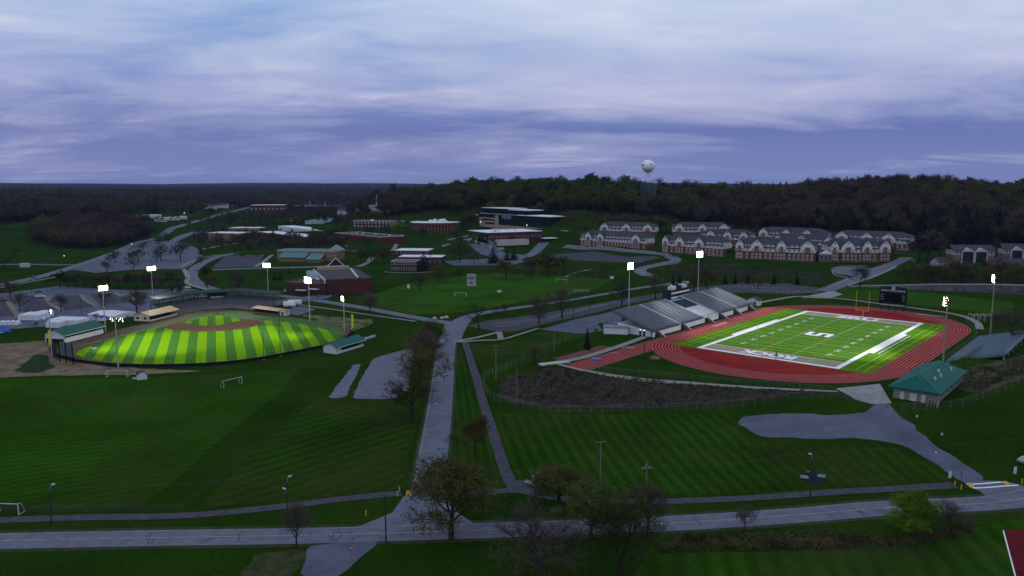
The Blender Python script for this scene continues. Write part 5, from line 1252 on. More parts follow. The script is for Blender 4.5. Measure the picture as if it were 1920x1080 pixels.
def apartment(u0, v0, u1, v1, depth, bays, label, ridge_v=None, z=None, floors=(0, 1, 2, 3), hip=True):
    p0, p1 = G(u0, v0), G(u1, v1)
    if z is not None: p0, p1 = Vector((*at_z(u0, v0, z), z)), Vector((*at_z(u1, v1, z), z))
    rz, L_ = frame_of(p0, p1); zb = min(p0.z, p1.z)
    t = thing('apartment_block', label, 'building', (p0.x, p0.y, zb), rz, 'brick and white apartment blocks')
    H1, H2, H3, HR = 6.2, 9.2, 11.8, 15.6
    if ridge_v: k = max(.8, min(1.25, (at_y((u0 + u1) / 2, ridge_v, p0.y + depth / 2).z - zb) / HR)); H1, H2, H3, HR = H1 * k, H2 * k, H3 * k, HR * k
    MB().box(-.1, L_ + .1, -.1, depth, -4, .9).build('foundation', mat('tan_stone', (.24, .20, .15), .9, .2, 1), t)
    MB().box(0, L_, 0, depth, .9, H1).build('brick_wall', M_abrick, t)
    MB().box(.02, L_ - .02, .02, depth, H1, H2).build('siding_wall', M_siding, t)
    MB().extr([(-.9, H2 - .25), (1.2, H2 + .55), (1.2, H2 + .35), (-.9, H2 - .4)], 'x', -.5, L_ + .5).build('pent_roof', M_shingle, t)
    MB().box(.6, L_ - .6, .8, depth - .6, H2 + .02, H3).build('upper_wall', M_siding, t)
    o = .9; hp = depth * .45 if hip else .02; c = [(-o, -o + .6, H3 - .2), (L_ + o, -o + .6, H3 - .2), (L_ + o, depth + o, H3 - .2), (-o, depth + o, H3 - .2)]; r0, r1 = (hp, depth / 2, HR), (L_ - hp, depth / 2, HR)
    roof = MB().poly(c[0], c[1], r1, r0).poly(c[1], c[2], r1).poly(c[2], c[3], r0, r1).poly(c[3], c[0], r0).poly(c[0], c[3], c[2], c[1]).build('roof', M_shingle, t)
    for bx, bw in bays:
        x0, x1 = bx * L_ - bw / 2, bx * L_ + bw / 2; g = HR - .6; e = H3 - .9
        b = MB().box(x0, x1, -1.6, .5, -3, H1 + .4).build('bay_brick', M_abrick, t)
        MB().box(x0 + bw * .3, x1 - bw * .3, -1.64, .48, H1 + .4, H2 + .9).build('bay_pier', M_abrick, t)
        MB().box(x0 + .02, x1 - .02, -1.58, 1.5, H1 + .42, e).build('bay_siding', M_siding, t)
        ge = MB(); ge.v = [(x0 - .1, -1.62, e), (x1 + .1, -1.62, e), (bx * L_, -1.62, g), (x0 - .1, -1.5, e), (x1 + .1, -1.5, e), (bx * L_, -1.5, g)]; ge.f = [(0, 1, 2), (3, 5, 4), (0, 3, 4, 1), (1, 4, 5, 2), (2, 5, 3, 0)]
        gb = ge.build('gable', M_sid_trim, t)
        MB().tube((bx * L_, -1.72, e + (g - e) * .42), (bx * L_, -1.63, e + (g - e) * .42), .55, .55, 12).build('round_window', M_glass, gb)
        yr = depth / 2; rr = MB(); s = .8
        for sx in (-1, 1):
            xe = bx * L_ + sx * (bw / 2 + .7); ze = e - .25
            q = [(bx * L_, -2.3, g + .15), (xe, -2.3, ze), (xe, 3.2, ze), (bx * L_, yr, g + .15)]; rr.poly(*(q if sx < 0 else q[::-1])); rr.poly(*[(x, y, zz - .22) for x, y, zz in (q[::-1] if sx < 0 else q)])
            rr.poly((bx * L_, -2.3, g + .15), (xe, -2.3, ze), (xe, -2.3, ze - .22), (bx * L_, -2.3, g - .07))
        rr.build('gable_roof', M_shingle, t)
        for f, zz in ((0, 2.2), (1, 4.7), (2, H1 + 1.7)):
            if f not in floors: continue
            for dx in (-.32, 0, .32): window(t, bx * L_ + dx * bw, -1.62, zz, .95, 1.3, pane=M_pale_glass if f < 2 else M_glass)
    n = max(4, int(L_ / 3.4))
    for f, zz, yy, pn in ((0, 2.2, -.02, M_pale_glass), (1, 4.7, -.02, M_pale_glass), (2, H1 + 1.4, 0, M_glass), (3, H2 + 1.55, .78, M_glass)):
        if f not in floors: continue
        for k in range(n):
            x = L_ * (k + .5) / n
            if any(abs(x - bx * L_) < bw / 2 + .6 for bx, bw in bays): continue
            window(t, x, yy, zz, 1.0, 1.35, pane=pn)
    for k in range(3):   # right gable end windows
        for f, zz in ((1, 4.7), (2, H1 + 1.4)):
            if f in floors: window(t, L_ + .02, depth * (k + .8) / 3.4, zz, 1.0, 1.35, rz=math.pi / 2)
    return t
M_abrick = mat('apartment_brick', (.155, .080, .055), .9, .2, .9)
M_abrick2 = M_abrick
AP = apartment
AP(1124, 443, 1227, 446, 16, ((.10, 8), (.50, 8), (.88, 9)), 'apartment block at the back of the left pair', 415, None, (2, 3))
AP(1088, 461, 1210, 467, 16, ((.14, 7), (.33, 7), (.87, 9)), 'apartment block nearest the low white-roofed hall, front row left', 431)
AP(1262, 447, 1370, 448, 16, ((.10, 8), (.50, 8), (.87, 9)), 'apartment block at the back behind the second front block', 416, None, (2, 3))
AP(1312, 458, 1408, 463, 16, ((.22, 8), (.55, 7), (.86, 7)), 'apartment block in the middle row with a scalloped roof edge', 428, None, (2, 3))
AP(1242, 474, 1356, 481, 16, ((.30, 8), (.62, 8), (.06, 6)), 'apartment block in the front row, second from the left', 438)
AP(1421, 456, 1546, 461, 16, ((.09, 8), (.44, 8), (.75, 9)), 'apartment block at the back, third group from the left', 424, None, (2, 3))
AP(1444, 468, 1562, 472, 16, ((.12, 6), (.50, 9), (.93, 7)), 'apartment block in the middle row behind the longest front block', 436, None, (2, 3))
AP(1562, 463, 1704, 470, 17, ((.12, 10), (.46, 9), (.74, 10)), 'apartment block at the back right with three white gables', 430)
AP(1379, 486, 1529, 491, 17, ((.05, 6), (.27, 9), (.58, 7), (.90, 10)), 'longest apartment block in the middle of the front row', 444)
AP(1556, 491, 1661, 490, 17, ((.06, 6), (.30, 10), (.64, 7), (.96, 8)), 'apartment block at the right end of the front row', 447)
# small gabled entrance between the last two front blocks
p = Vector((*at_z(1535, 491, 3.5), 3.5)), Vector((*at_z(1560, 491.5, 3.5), 3.5))
t, L_ = shed('entrance_pavilion', 'small gabled brick entrance pavilion between the two right front apartment blocks', p[0], p[1], 9, 6.0, 8.6, M_shingle, M_abrick, .5, z=3.5)
MB().poly((0, -.9, 6.2), (L_, -.9, 6.2), (L_ / 2, -.9, 9.4)).build('gable', M_sid_trim, t)
for k in range(3): window(t, L_ * (k + .7) / 3.4, -.02, 3.2, 1.6, 3)

def hall(name, label, u0, v0, u1, v1, depth, vt, wall_m, roof_m, rows=1, cols=0, ww=1.3, wh=1.5, z=None, trim=None, pane=None, side=True, frame=None, cat='building', plant=0, h=None, cap=.5):
    """flat-roofed hall: front foot from (u0,v0) to (u1,v1), top of its front wall at vt"""
    if z is None: p0, p1 = G(u0, v0), G(u1, v1)
    else: p0, p1 = Vector((*at_z(u0, v0, z), z)), Vector((*at_z(u1, v1, z), z))
    rz, L_ = frame_of(p0, p1); zb = min(p0.z, p1.z); H_ = h or at_y(u0, vt, p0.y).z - zb
    t = thing(name, label, cat, (p0.x, p0.y, zb), rz)
    MB().box(0, L_, 0, depth, -4, H_).build('wall', wall_m, t)
    rf = MB().box(.3, L_ - .3, .3, depth - .3, H_ + .003, H_ + .12).build('roof', roof_m, t)
    mb = MB().box(-.15, L_ + .15, -.15, .28, H_ + .004, H_ + cap).box(-.15, L_ + .15, depth - .28, depth + .15, H_ + .004, H_ + cap).box(-.15, .28, .285, depth - .285, H_ + .004, H_ + cap).box(L_ - .28, L_ + .15, .285, depth - .285, H_ + .004, H_ + cap)
    mb.build('parapet', trim or M_trim, t)
    rnd = random.Random(u0 + v0)
    for k in range(plant):
        x, y, s = rnd.uniform(.1, .85) * L_, rnd.uniform(.25, .75) * depth, rnd.uniform(1.2, 3.2); MB().box(x, x + s, y, y + s * .7, H_ + .125, H_ + .125 + rnd.uniform(.8, 1.8)).build('roof_unit', M_wroof if k % 2 else M_trim, rf)
    for r in range(rows):
        zz = H_ * (r + .55) / rows if rows > 1 else H_ * .55
        for c in range(cols): window(t, L_ * (c + .5) / cols, -.02, zz, ww, wh, frame, pane)
        if side and cols:
            for c in range(max(2, int(depth / 6))):
                window(t, L_ + .02, depth * (c + .5) / max(2, int(depth / 6)), zz, ww, wh, frame, pane, math.pi / 2)
    return t, L_, H_
# gymnasium
gy, L_, H_ = hall('gymnasium', 'big windowless dark red brick gymnasium with a flat grey roof', 611, 553, 697, 549, 62, 525, M_dbrick, M_groof, 1, 0, trim=mat('dark_parapet', (.10, .085, .08), .8), plant=0)
MB().box(-.7, .0, -.7, .0, -1, H_ + .6).build('corner_pier', M_trim, gy); MB().box(-.7, -.16, .02, 61, H_ - .9, H_ + .75).build('pale_fascia', M_trim, gy); MB().box(0, L_, -.06, -.004, H_ * .62, H_ * .66).build('brick_band', mat('band_brick', (.045, .02, .018), .9), gy)
for k in range(5): MB().box(-6 - .5, -1.2, 26 + k * 6, 27 + k * 6, H_ - 3, H_ + 1.2 - .1 * k).build('buttress_fin', mat('pale_blue_fin', (.34, .42, .48), .6), gy)
for k in range(7): MB().tube((L_ - 8 + k * .6, 6 + k * 8, H_ + .1), (L_ - 8 + k * .6, 6 + k * 8, H_ + 1.2), .7, .7, 8).build('roof_vent', M_wroof, gy)
MB().box(2, 24, 56, 63, H_ - 2, H_ + 2.2).build('stair_tower', mat('tan_wall', (.30, .23, .17), .9), gy)
mb = MB(); 
for a, b in (((9, 60, H_ + 2.2), (15, 60, H_ + 8)), ((15, 60, H_ + 8), (21, 60, H_ + 2.2)), ((15, 60, H_ + 8), (15, 66, H_ + 2.2)), ((9, 60, H_ + 2.3), (21, 60, H_ + 2.3))): mb.tube(a, b, .35, .35, 5)
mb.build('skylight_frame', M_trim, gy); MB().poly((9.3, 60.1, H_ + 2.3), (20.7, 60.1, H_ + 2.3), (15, 60.1, H_ + 7.7)).build('skylight_glass', M_glass, gy)
for y in (8, 20, 34, 48): MB().box(L_ + .003, L_ + .08, y, y + 3, 1, 3.4).build('door', M_dark, gy)
an, L2, H2_ = hall('gymnasium_annex', 'lower dark brick annex attached to the left of the gymnasium', 536, 551, 610, 554, 55, 530, M_dbrick, M_groof, 1, 0, trim=mat('dark_parapet', (.10, .085, .08)), plant=4)
for k in range(2): MB().box(8 + k * 9, 15 + k * 9, -2.2, -.02, 2.8 + k, 3.1 + k).build('canopy', M_wroof, an)
for k in range(4): MB().box(20 + k * 4, 22 + k * 4, -.06, -.004, 0, 2.4).build('door', M_glass, an)
# white-roofed pair
hall('lecture_hall', 'rear white-roofed brick hall behind the dark spruce', 741, 490, 803, 489, 22, 470, M_dbrick, M_wroof, 2, 8, trim=M_wroof)
hall('classroom_hall', 'front brick hall with a bright white flat roof behind the dark spruce', 748, 499, 829, 498, 17, 482, M_dbrick, M_wroof, 1, 9, trim=M_wroof, plant=2)
t, L_, H_ = hall('glazed_wing', 'low dark wing with a long band of windows in front of the white-roofed halls', 734, 509, 781, 509, 14, 490, M_dbrick, M_groof, 2, 10, 1.6, 1.8)
# green-roofed hall
t, L_, H_ = hall('green_roofed_hall', 'brick hall with sloping blue green metal roofs', 520, 489, 631, 490, 20, 470, M_tanb, M_teal, 1, 22, .9, 1.3, pane=M_glass)
MB().extr([(-9, 4.2), (.1, H_ - .6), (.1, H_ - .9), (-9, 3.9)], 'x', L_ * .10, L_ * .55).build('sloping_roof', mat('pale_teal_roof', (.10, .20, .20), .5, .1, .5), t); MB().box(L_ * .11, L_ * .54, -8, -.01, -2, 3.9).build('front_wall', M_tanb, t)
MB().extr([(-12, 3.0), (.1, H_ - 1.8), (.1, H_ - 2.1), (-12, 2.7)], 'x', L_ * .57, L_ * .82).build('sloping_roof', mat('pale_teal_roof', (.10, .20, .20)), t); MB().box(L_ * .58, L_ * .81, -11, -.02, -2, 2.7).build('front_wall', M_tanb, t)
mb = MB(); mb.poly((L_ * .76, 14, H_), (L_ * .98, 14, H_), (L_ * .87, 19, H_ + 5)).poly((L_ * .98, 14, H_), (L_ * .98, 24, H_), (L_ * .87, 19, H_ + 5)).poly((L_ * .76, 24, H_), (L_ * .76, 14, H_), (L_ * .87, 19, H_ + 5)).poly((L_ * .98, 24, H_), (L_ * .76, 24, H_), (L_ * .87, 19, H_ + 5)).build('pyramid_roof', mat('pale_grey_roof', (.22, .24, .27), .6), t)
# brick halls
hall('brick_hall', 'two-storey red brick hall with a grey flat roof and few windows', 629, 456, 713, 456, 30, 437, M_brick, M_groof, 1, 0, plant=5)
b_ = bpy.data.objects['brick_hall']
_L = b_.children[0].dimensions.x
for fx in (.14, .2, .82, .88):
    for z in (2.2, 5.0, 7.6): window(b_, _L * fx, -.02, z, 1.6, 1.4)
hall('brick_dormitory', 'long brick dormitory with two rows of pale windows', 662, 427, 742, 427, 20, 414, M_dbrick, M_groof, 2, 12, 2.2, 2.2, pane=M_pale_glass, plant=2)
hall('tan_brick_hall', 'low tan brick hall with a white roof edge left of the campus', 391, 451, 447, 452, 26, 437, M_tanb, M_wroof, 1, 9, 1.4, 1.0, trim=M_wroof)
hall('laboratory_hall', 'white-roofed hall behind the low tan brick hall', 428, 437, 487, 437, 26, 428, M_tanb, M_wroof, 1, 8, plant=5)
hall('science_wing', 'dark brick wing with a thin white roof edge, left half lighter', 484, 447, 572, 447, 24, 435, M_dbrick, M_wroof, 1, 12, trim=M_wroof, plant=1)
hall('long_wing', 'long white-trimmed hall behind the dark brick wing', 522, 433, 606, 433, 22, 424, M_siding, M_wroof, 1, 14, 1.8, 1.4, trim=M_wroof, plant=1)
hall('small_white_hall', 'small hall with a white roof before the teal-roofed hall', 530, 420, 560, 420, 26, 415, M_dbrick, M_wroof, 1, 5, trim=M_wroof)
t, L_, H_ = hall('teal_roofed_hall', 'far hall with a large teal sloping roof', 572, 420, 604, 420, 40, 414, M_siding, M_teal, 1, 5)
MB().extr([(-1, H_), (30, H_ + 5), (30, H_ + 4.6), (-1, H_ - .4)], 'x', 0, L_).build('sloping_roof', mat('pale_teal_roof2', (.045, .15, .14), .5), t)
hall('town_hall_block', 'far dark red brick block with pale windows at the edge of town', 468, 398, 532, 399, 45, 385, M_brick, M_wroof, 1, 8, 3, 3, pane=M_pale_glass, plant=2)
hall('town_tower_block', 'far brown block rising behind the red brick block', 507, 385, 527, 385, 40, 372, mat('brown_block', (.09, .06, .045), .9), M_groof, 2, 4, 3, 2.5)
hall('town_works', 'far long dark red building with chimneys', 552, 399, 625, 399, 45, 386, mat('deep_red_brick', (.07, .022, .02), .9), M_groof, 1, 9, 3, 2.5, plant=3)
w_ = bpy.data.objects['town_works']
for x in (25, 60): MB().tube((x, 20, 5), (x, 20, 24), 1.3, 1.1, 10).build('chimney', M_grwall, w_)
t, L_, H_ = hall('pale_tower_hall', 'far pale hall with a slim white spire on the rise', 692, 399, 735, 399, 25, 385, mat('pale_stone', (.34, .32, .30), .9, .2, .4), M_wroof, 2, 8, 2.4, 2.4); MB().tube((7, 8, H_), (7, 8, H_ + 14), 1.2, .3, 8).build('spire', M_wroof, t)
# low white-roofed hall and the glass hall above it
t, L_, H_ = hall('student_hall', 'low red brick hall with a cluttered white roof below the dark glass hall', 914, 448, 1016, 451, 44, 437, M_dbrick, M_wroof, 1, 14, 2.2, 1.4, trim=M_wroof, plant=12)
MB().box(8, 42, -8, -.02, -3, 2.6).build('front_wing', mat('pale_front', (.42, .40, .38), .8), t); MB().box(60, 74, -10, -.02, 2.4, 2.9).build('entrance_canopy', M_wroof, t)
t, L_, H_ = hall('glass_hall', 'modern dark glass hall with thin white roof edges before the wood', 900, 420, 1030, 424, 28, 404, M_black, M_dark, 1, 0, h=13)
MB().box(0, L_ * .30, -1.2, -.02, -3, 8.5).build('stone_wing', mat('buff_stone', (.27, .23, .19), .9, .15, .4), t); MB().box(L_ * .04, L_ * .26, -1.3, -1.21, 5, 7).box(L_ * .10, L_ * .24, -1.3, -1.21, 1, 3).build('window_band', M_glass, t)
MB().box(L_ * .26, L_ * .31, -2.0, -1.25, -2, 12).build('entrance_pylon', mat('buff_stone', (.27, .23, .19)), t)
MB().box(0, L_ * .42, 4, 27, H_ + .6, H_ + 6.5).build('upper_storey', M_black, t); MB().box(L_ * .43, L_ * .66, 2, 25, H_ + .6, H_ + 5.4).build('upper_storey', M_black, t)
MB().box(-1, L_ * .43, 3, 28, H_ + 6.52, H_ + 7.1).build('roof_edge', M_wroof, t); MB().box(L_ * .42, L_ * .68, 1, 26, H_ + 5.42, H_ + 6.0).build('roof_edge', M_wroof, t); MB().box(L_ * .58, L_ * 1.01, -1.2, 26, H_ - .02, H_ + .59).build('roof_edge', M_wroof, t)
MB().box(L_ * .34, L_ * .48, -.1, -.01, 8.4, 12.4).build('bright_glazing', mat('blue_glazing', (.08, .14, .17), .15, spec=.7), t)
for k in range(16): MB().box(L_ * (.34 + .04 * k), L_ * (.36 + .04 * k), -.1, -.006, 1.2, 6).build('window', M_glass, t)
MB().box(L_ * .30, L_ * 1.28, -7, -1.4, -6, .8).build('stone_terrace', mat('buff_stone', (.27, .23, .19)), t)
M_warm = mat('lit_window', (1, .8, .5), .5, emit=(1, .72, .35), estr=2.0); M_warm.cycles.emission_sampling = 'NONE'
for x in (.70, .02): MB().box(L_ * x, L_ * x + 1.2, -1.5 if x < .1 else -.15, -1.32 if x < .1 else -.11, 2, 3.4).build('lit_window', M_warm, t)
# round brick hall
p = G(812, 437); rb = thing('round_hall', 'oval brown brick hall with a bright white flat roof', 'building', (p.x, p.y + 30, hz(p.x, p.y)), 0); rx = 48 / FPX * p.y; ry = 30; hh = at_y(812, 421, p.y).z - hz(p.x, p.y)
def ell(s, n=48): return [(rx * s * math.cos(2 * math.pi * k / n), ry * s * math.sin(2 * math.pi * k / n)) for k in range(n)]
MB().prism(ell(.95), -3, hh).build('wall', M_glass, rb); MB().prism(ell(1.03), hh, hh + 1.6).build('roof_band', mat('brown_brick', (.16, .085, .06), .9, .2, .6), rb); rf = MB().prism(ell(1.0), hh + 1.61, hh + 1.9).build('roof', M_wroof, rb)
for k in range(48):
    a = 2 * math.pi * (k + .5) / 48; c, s = math.cos(a), math.sin(a)
    if s > .35: continue
    o = MB().box(-1.0, 1.0, -.6, .6, -3, hh - .02).build('brick_pier', mat('brown_brick', (.16, .085, .06)), rb); o.location = (rx * .975 * c, ry * .975 * s, 0); o.rotation_euler = (0, 0, math.atan2(c / rx, -s / ry) if False else math.atan2(s * rx, c * ry) + math.pi / 2)
MB().prism(ell(.97), hh * .5, hh * .58).build('floor_band', mat('brown_brick', (.16, .085, .06)), rb)
random.seed(3)
for k in range(10): x, y = random.uniform(-.5, .5) * rx, random.uniform(-.5, .4) * ry; s = random.uniform(2, 6); MB().box(x, x + s, y, y + s * .6, hh + 1.91, hh + 1.91 + random.uniform(1, 3.2)).build('roof_unit', M_wroof, rf)

# houses
def house(u, v, w, d, h, rise, label, wall_m=None, roof_m=None, z=None, rz=0.0, group=None):
    p = G(u, v) if z is None else Vector((*at_z(u, v, z), z)); t = thing('house', label, 'house', p, rz, group); wm = wall_m or M_siding
    MB().box(-w / 2, w / 2, 0, d, -3, h).build('wall', wm, t); o = .5
    MB().extr([(-o, h - .2), (d / 2, h + rise), (d + o, h - .2), (d + o, h + .05), (d / 2, h + rise + .3), (-o, h + .05)], 'x', -w / 2 - o, w / 2 + o).build('roof', roof_m or M_shingle, t)
    for x in (-w / 2, w / 2 - .1): MB().extr([(.1, h), (d - .1, h), (d / 2, h + rise - .15)], 'x', x, x + .1).build('gable', wm, t)
    MB().box(-.6, .6, -.06, -.004, 0, 2.2).build('door', M_dark, t)
    for x in (-.3, .3): window(t, x * w, -.02, h * .55, 1.4, 1.4)
    return t
M_dim = mat('grey_siding', (.30, .30, .32), .8); M_dimtrim = mat('dull_trim', (.42, .42, .44), .8)
def gable_house(u0, v0, u1, v1, label, z, depth=14):
    p0, p1 = Vector((*at_z(u0, v0, z), z)), Vector((*at_z(u1, v1, z), z)); rz, L_ = frame_of(p0, p1); t = thing('townhouse', label, 'house', p0, rz, 'townhouses on the right')
    MB().box(0, L_, 0, depth, -4, 4).build('brick_wall', M_abrick, t); MB().box(.02, L_ - .02, .02, depth, 4, 7.2).build('siding_wall', M_dim, t)
    MB().extr([(-.9, 7.0), (depth / 2, 10.6), (depth + .9, 7.0), (depth + .9, 7.3), (depth / 2, 10.9), (-.9, 7.3)], 'x', -.8, L_ + .8).build('roof', M_shingle, t)
    for b in (.34, .66):
        x = b * L_; w = L_ * .13
        MB().box(x - w, x + w, -1.2, .1, -3, 6.6).build('bay', M_dark, t); MB().box(x - w - .6, x - w, -1.4, .1, -3, 6.6).build('bay_pillar', M_dimtrim, t); MB().box(x + w, x + w + .6, -1.4, .1, -3, 6.6).build('bay_pillar', M_dimtrim, t)
        g = MB(); g.v = [(x - w - 1, -1.6, 6.6), (x + w + 1, -1.6, 6.6), (x, -1.6, 9.2), (x - w - 1, 3, 6.6), (x + w + 1, 3, 6.6), (x, 5, 9.2)]; g.f = [(0, 1, 2), (1, 4, 5, 2), (3, 0, 2, 5)]; g.build('gable', M_dimtrim, t)
    for b in (.08, .18, .5, .82, .92):
        for z_ in (2.2, 5.6): window(t, b * L_, -.02, z_, 1.2, 1.5)
    return t
gable_house(1787, 489, 1864, 490, 'townhouse with twin white gables at the right edge of the wood', 8); gable_house(1880, 486, 1955, 488, 'townhouse cut off by the right edge', 8)
house(1790, 501, 22, 12, 3.2, 3.2, 'low grey-roofed house left of the tree belt, below the twin-gabled townhouse', M_dim, z=3.5); house(1868, 500, 24, 12, 3.0, 3.0, 'low grey-roofed house below the gap between the townhouses', M_dim, z=3.5); house(1915, 503, 20, 12, 3.0, 3.0, 'low house roof at the right edge among the trees', M_dim, z=3.5)
HR_ = 'scattered houses beyond the left wood'
for u, v, w, h, lab in ((283, 381, 26, 7, 'far brown-roofed house above the bare wood'), (348, 374, 30, 7, 'far white house on the skyline slope'), (393, 392, 24, 6, 'white house left of the road to town, nearest'), (414, 390, 28, 7, 'white house left of the road to town, second'), (430, 387, 28, 7, 'white house left of the road to town, third'), (442, 384, 24, 8, 'white house left of the road to town, farthest'), (393, 366, 30, 6, 'faint pale house far off below the horizon'), (600, 392, 30, 7, 'white house right of the dark red works'), (575, 388, 22, 6, 'pale house behind the dark red works'), (640, 397, 26, 6, 'pale low house right of the works near the curved drive'), (652, 401, 30, 5, 'white-roofed house beside the curved drive'), (488, 378, 24, 6, 'pale house behind the red brick block, left'), (545, 380, 26, 6, 'pale house between the brown block and the works'), (460, 378, 24, 6, 'grey house at the end of the road to town'), (372, 384, 24, 6, 'pale house half hidden by trees left of the road to town'), (320, 386, 26, 6, 'grey house above the far trailers'), (668, 388, 26, 6, 'pale house left of the spired hall')):
    house(u, v, w, 14, h, 4, lab, mat('house_white', (.40, .40, .42), .8), group=HR_)
for u, v, w, lab in ((284, 408, 42, 'low white-roofed trailer row beside the left wood, left one'), (306, 416, 16, 'small white trailer by the bare wood'), (325, 413, 26, 'white-roofed low building beside the left wood, middle'), (342, 411, 20, 'white-roofed low building beside the left wood, right')):
    t, *_ = hall('low_building', lab, u - w * .45, v, u + w * .45, v, 14, v - 5, M_siding, M_wroof, 1, 4, trim=M_wroof, h=4.5)

# water tower and standpipe
wt = thing('water_tower', 'white spheroid water tower on a slim stem above the wood', 'water tower', on(172, 990)); zt = hz(172, 990)
zc = at_y(1215, 311, 990).z - zt; rr = 12.6 / FPX * 1000; rv = rr * .86
MB().lathe([(3.2, -1), (3.0, 2), (1.9, 8), (1.7, zc - rv - 3), (2.6, zc - rv - .5), (4.0, zc - rv * .82)], 20).build('stem', mat('tower_white', (.84, .85, .86), .5, .04, .2), wt, smooth=True)
bl = MB().lathe([(rr * math.cos(t), zc + rv * math.sin(t)) for t in [R(-66 + 12 * k) for k in range(13)]] + [(0, zc + rv)], 32).build('tank', mat('tower_white', (.60, .63, .68)), wt, smooth=True)
MB().lathe([(.9, zc + rv - .2), (.9, zc + rv + .8), (0, zc + rv + .9)], 10).build('roof_hatch', mat('tower_white', (.60, .63, .68)), bl)
def on_tank(az, el, k=1.012): return Vector((rr * k * math.cos(el) * math.sin(az), -rr * k * math.cos(el) * math.cos(az), zc + rv * k * math.sin(el)))
def patch(cells, az0, el0, s):
    mb = MB()
    for i, j in cells:
        a, e = az0 + i * s, el0 - j * s; mb.poly(on_tank(a, e), on_tank(a + s, e), on_tank(a + s, e - s), on_tank(a, e - s))
    return mb
patch([(0, 1), (1, 0), (1, 1), (2, 0), (2, 1), (3, 0), (3, 1), (4, 1), (2, 2), (4, 2), (1, 2)], .16, .36, .062).build('emblem', M_inkblack, bl)
S_ = [(1, 0), (2, 0), (0, 0), (0, 1), (0, 2), (1, 2), (2, 2), (2, 3), (2, 4), (1, 4), (0, 4)]; R__ = [(0, 0), (1, 0), (2, 0), (0, 1), (2, 1), (0, 2), (1, 2), (0, 3), (2, 3), (0, 4), (2, 4)]; U_ = [(0, k) for k in range(5)] + [(2, k) for k in range(5)] + [(1, 4)]
patch(S_ + [(i + 4, j) for i, j in R__] + [(i + 8, j) for i, j in U_], -1.45, .30, .06).build('lettering', mat('tower_green', (.02, .07, .06), .6), bl)
for k in range(5): a = -1.2 + k * .6; q = on_tank(a, -.95); MB().box(q.x - .35, q.x + .35, q.y - .35, q.y + .35, q.z - 2.2, q.z).build('tank_bracket', mat('tower_green', (.02, .07, .06)), bl)
p = at_y(1215.5, 369, 962); tk = thing('standpipe_tank', 'dark teal cylindrical water tank among trees below the white tower', 'tank', (p.x, 962, hz(p.x, 962))); r_ = 14 / FPX * 965; ht = at_y(1215, 344, 962).z - hz(p.x, 962)
MB().lathe([(r_, -3), (r_, ht), (r_ * .97, ht + .6), (0, ht + 1.6)], 28).build('shell', mat('teal_tank', (.035, .075, .085), .6, .3, .25), tk)
for k in range(14): a = math.pi + math.pi * k / 13; MB().box(-.16, .16, -.1, .1, -2, ht).build('stiffener', mat('pale_streak', (.11, .17, .18), .6), tk).location = (math.cos(a) * (r_ + .05), math.sin(a) * (r_ + .05), 0)
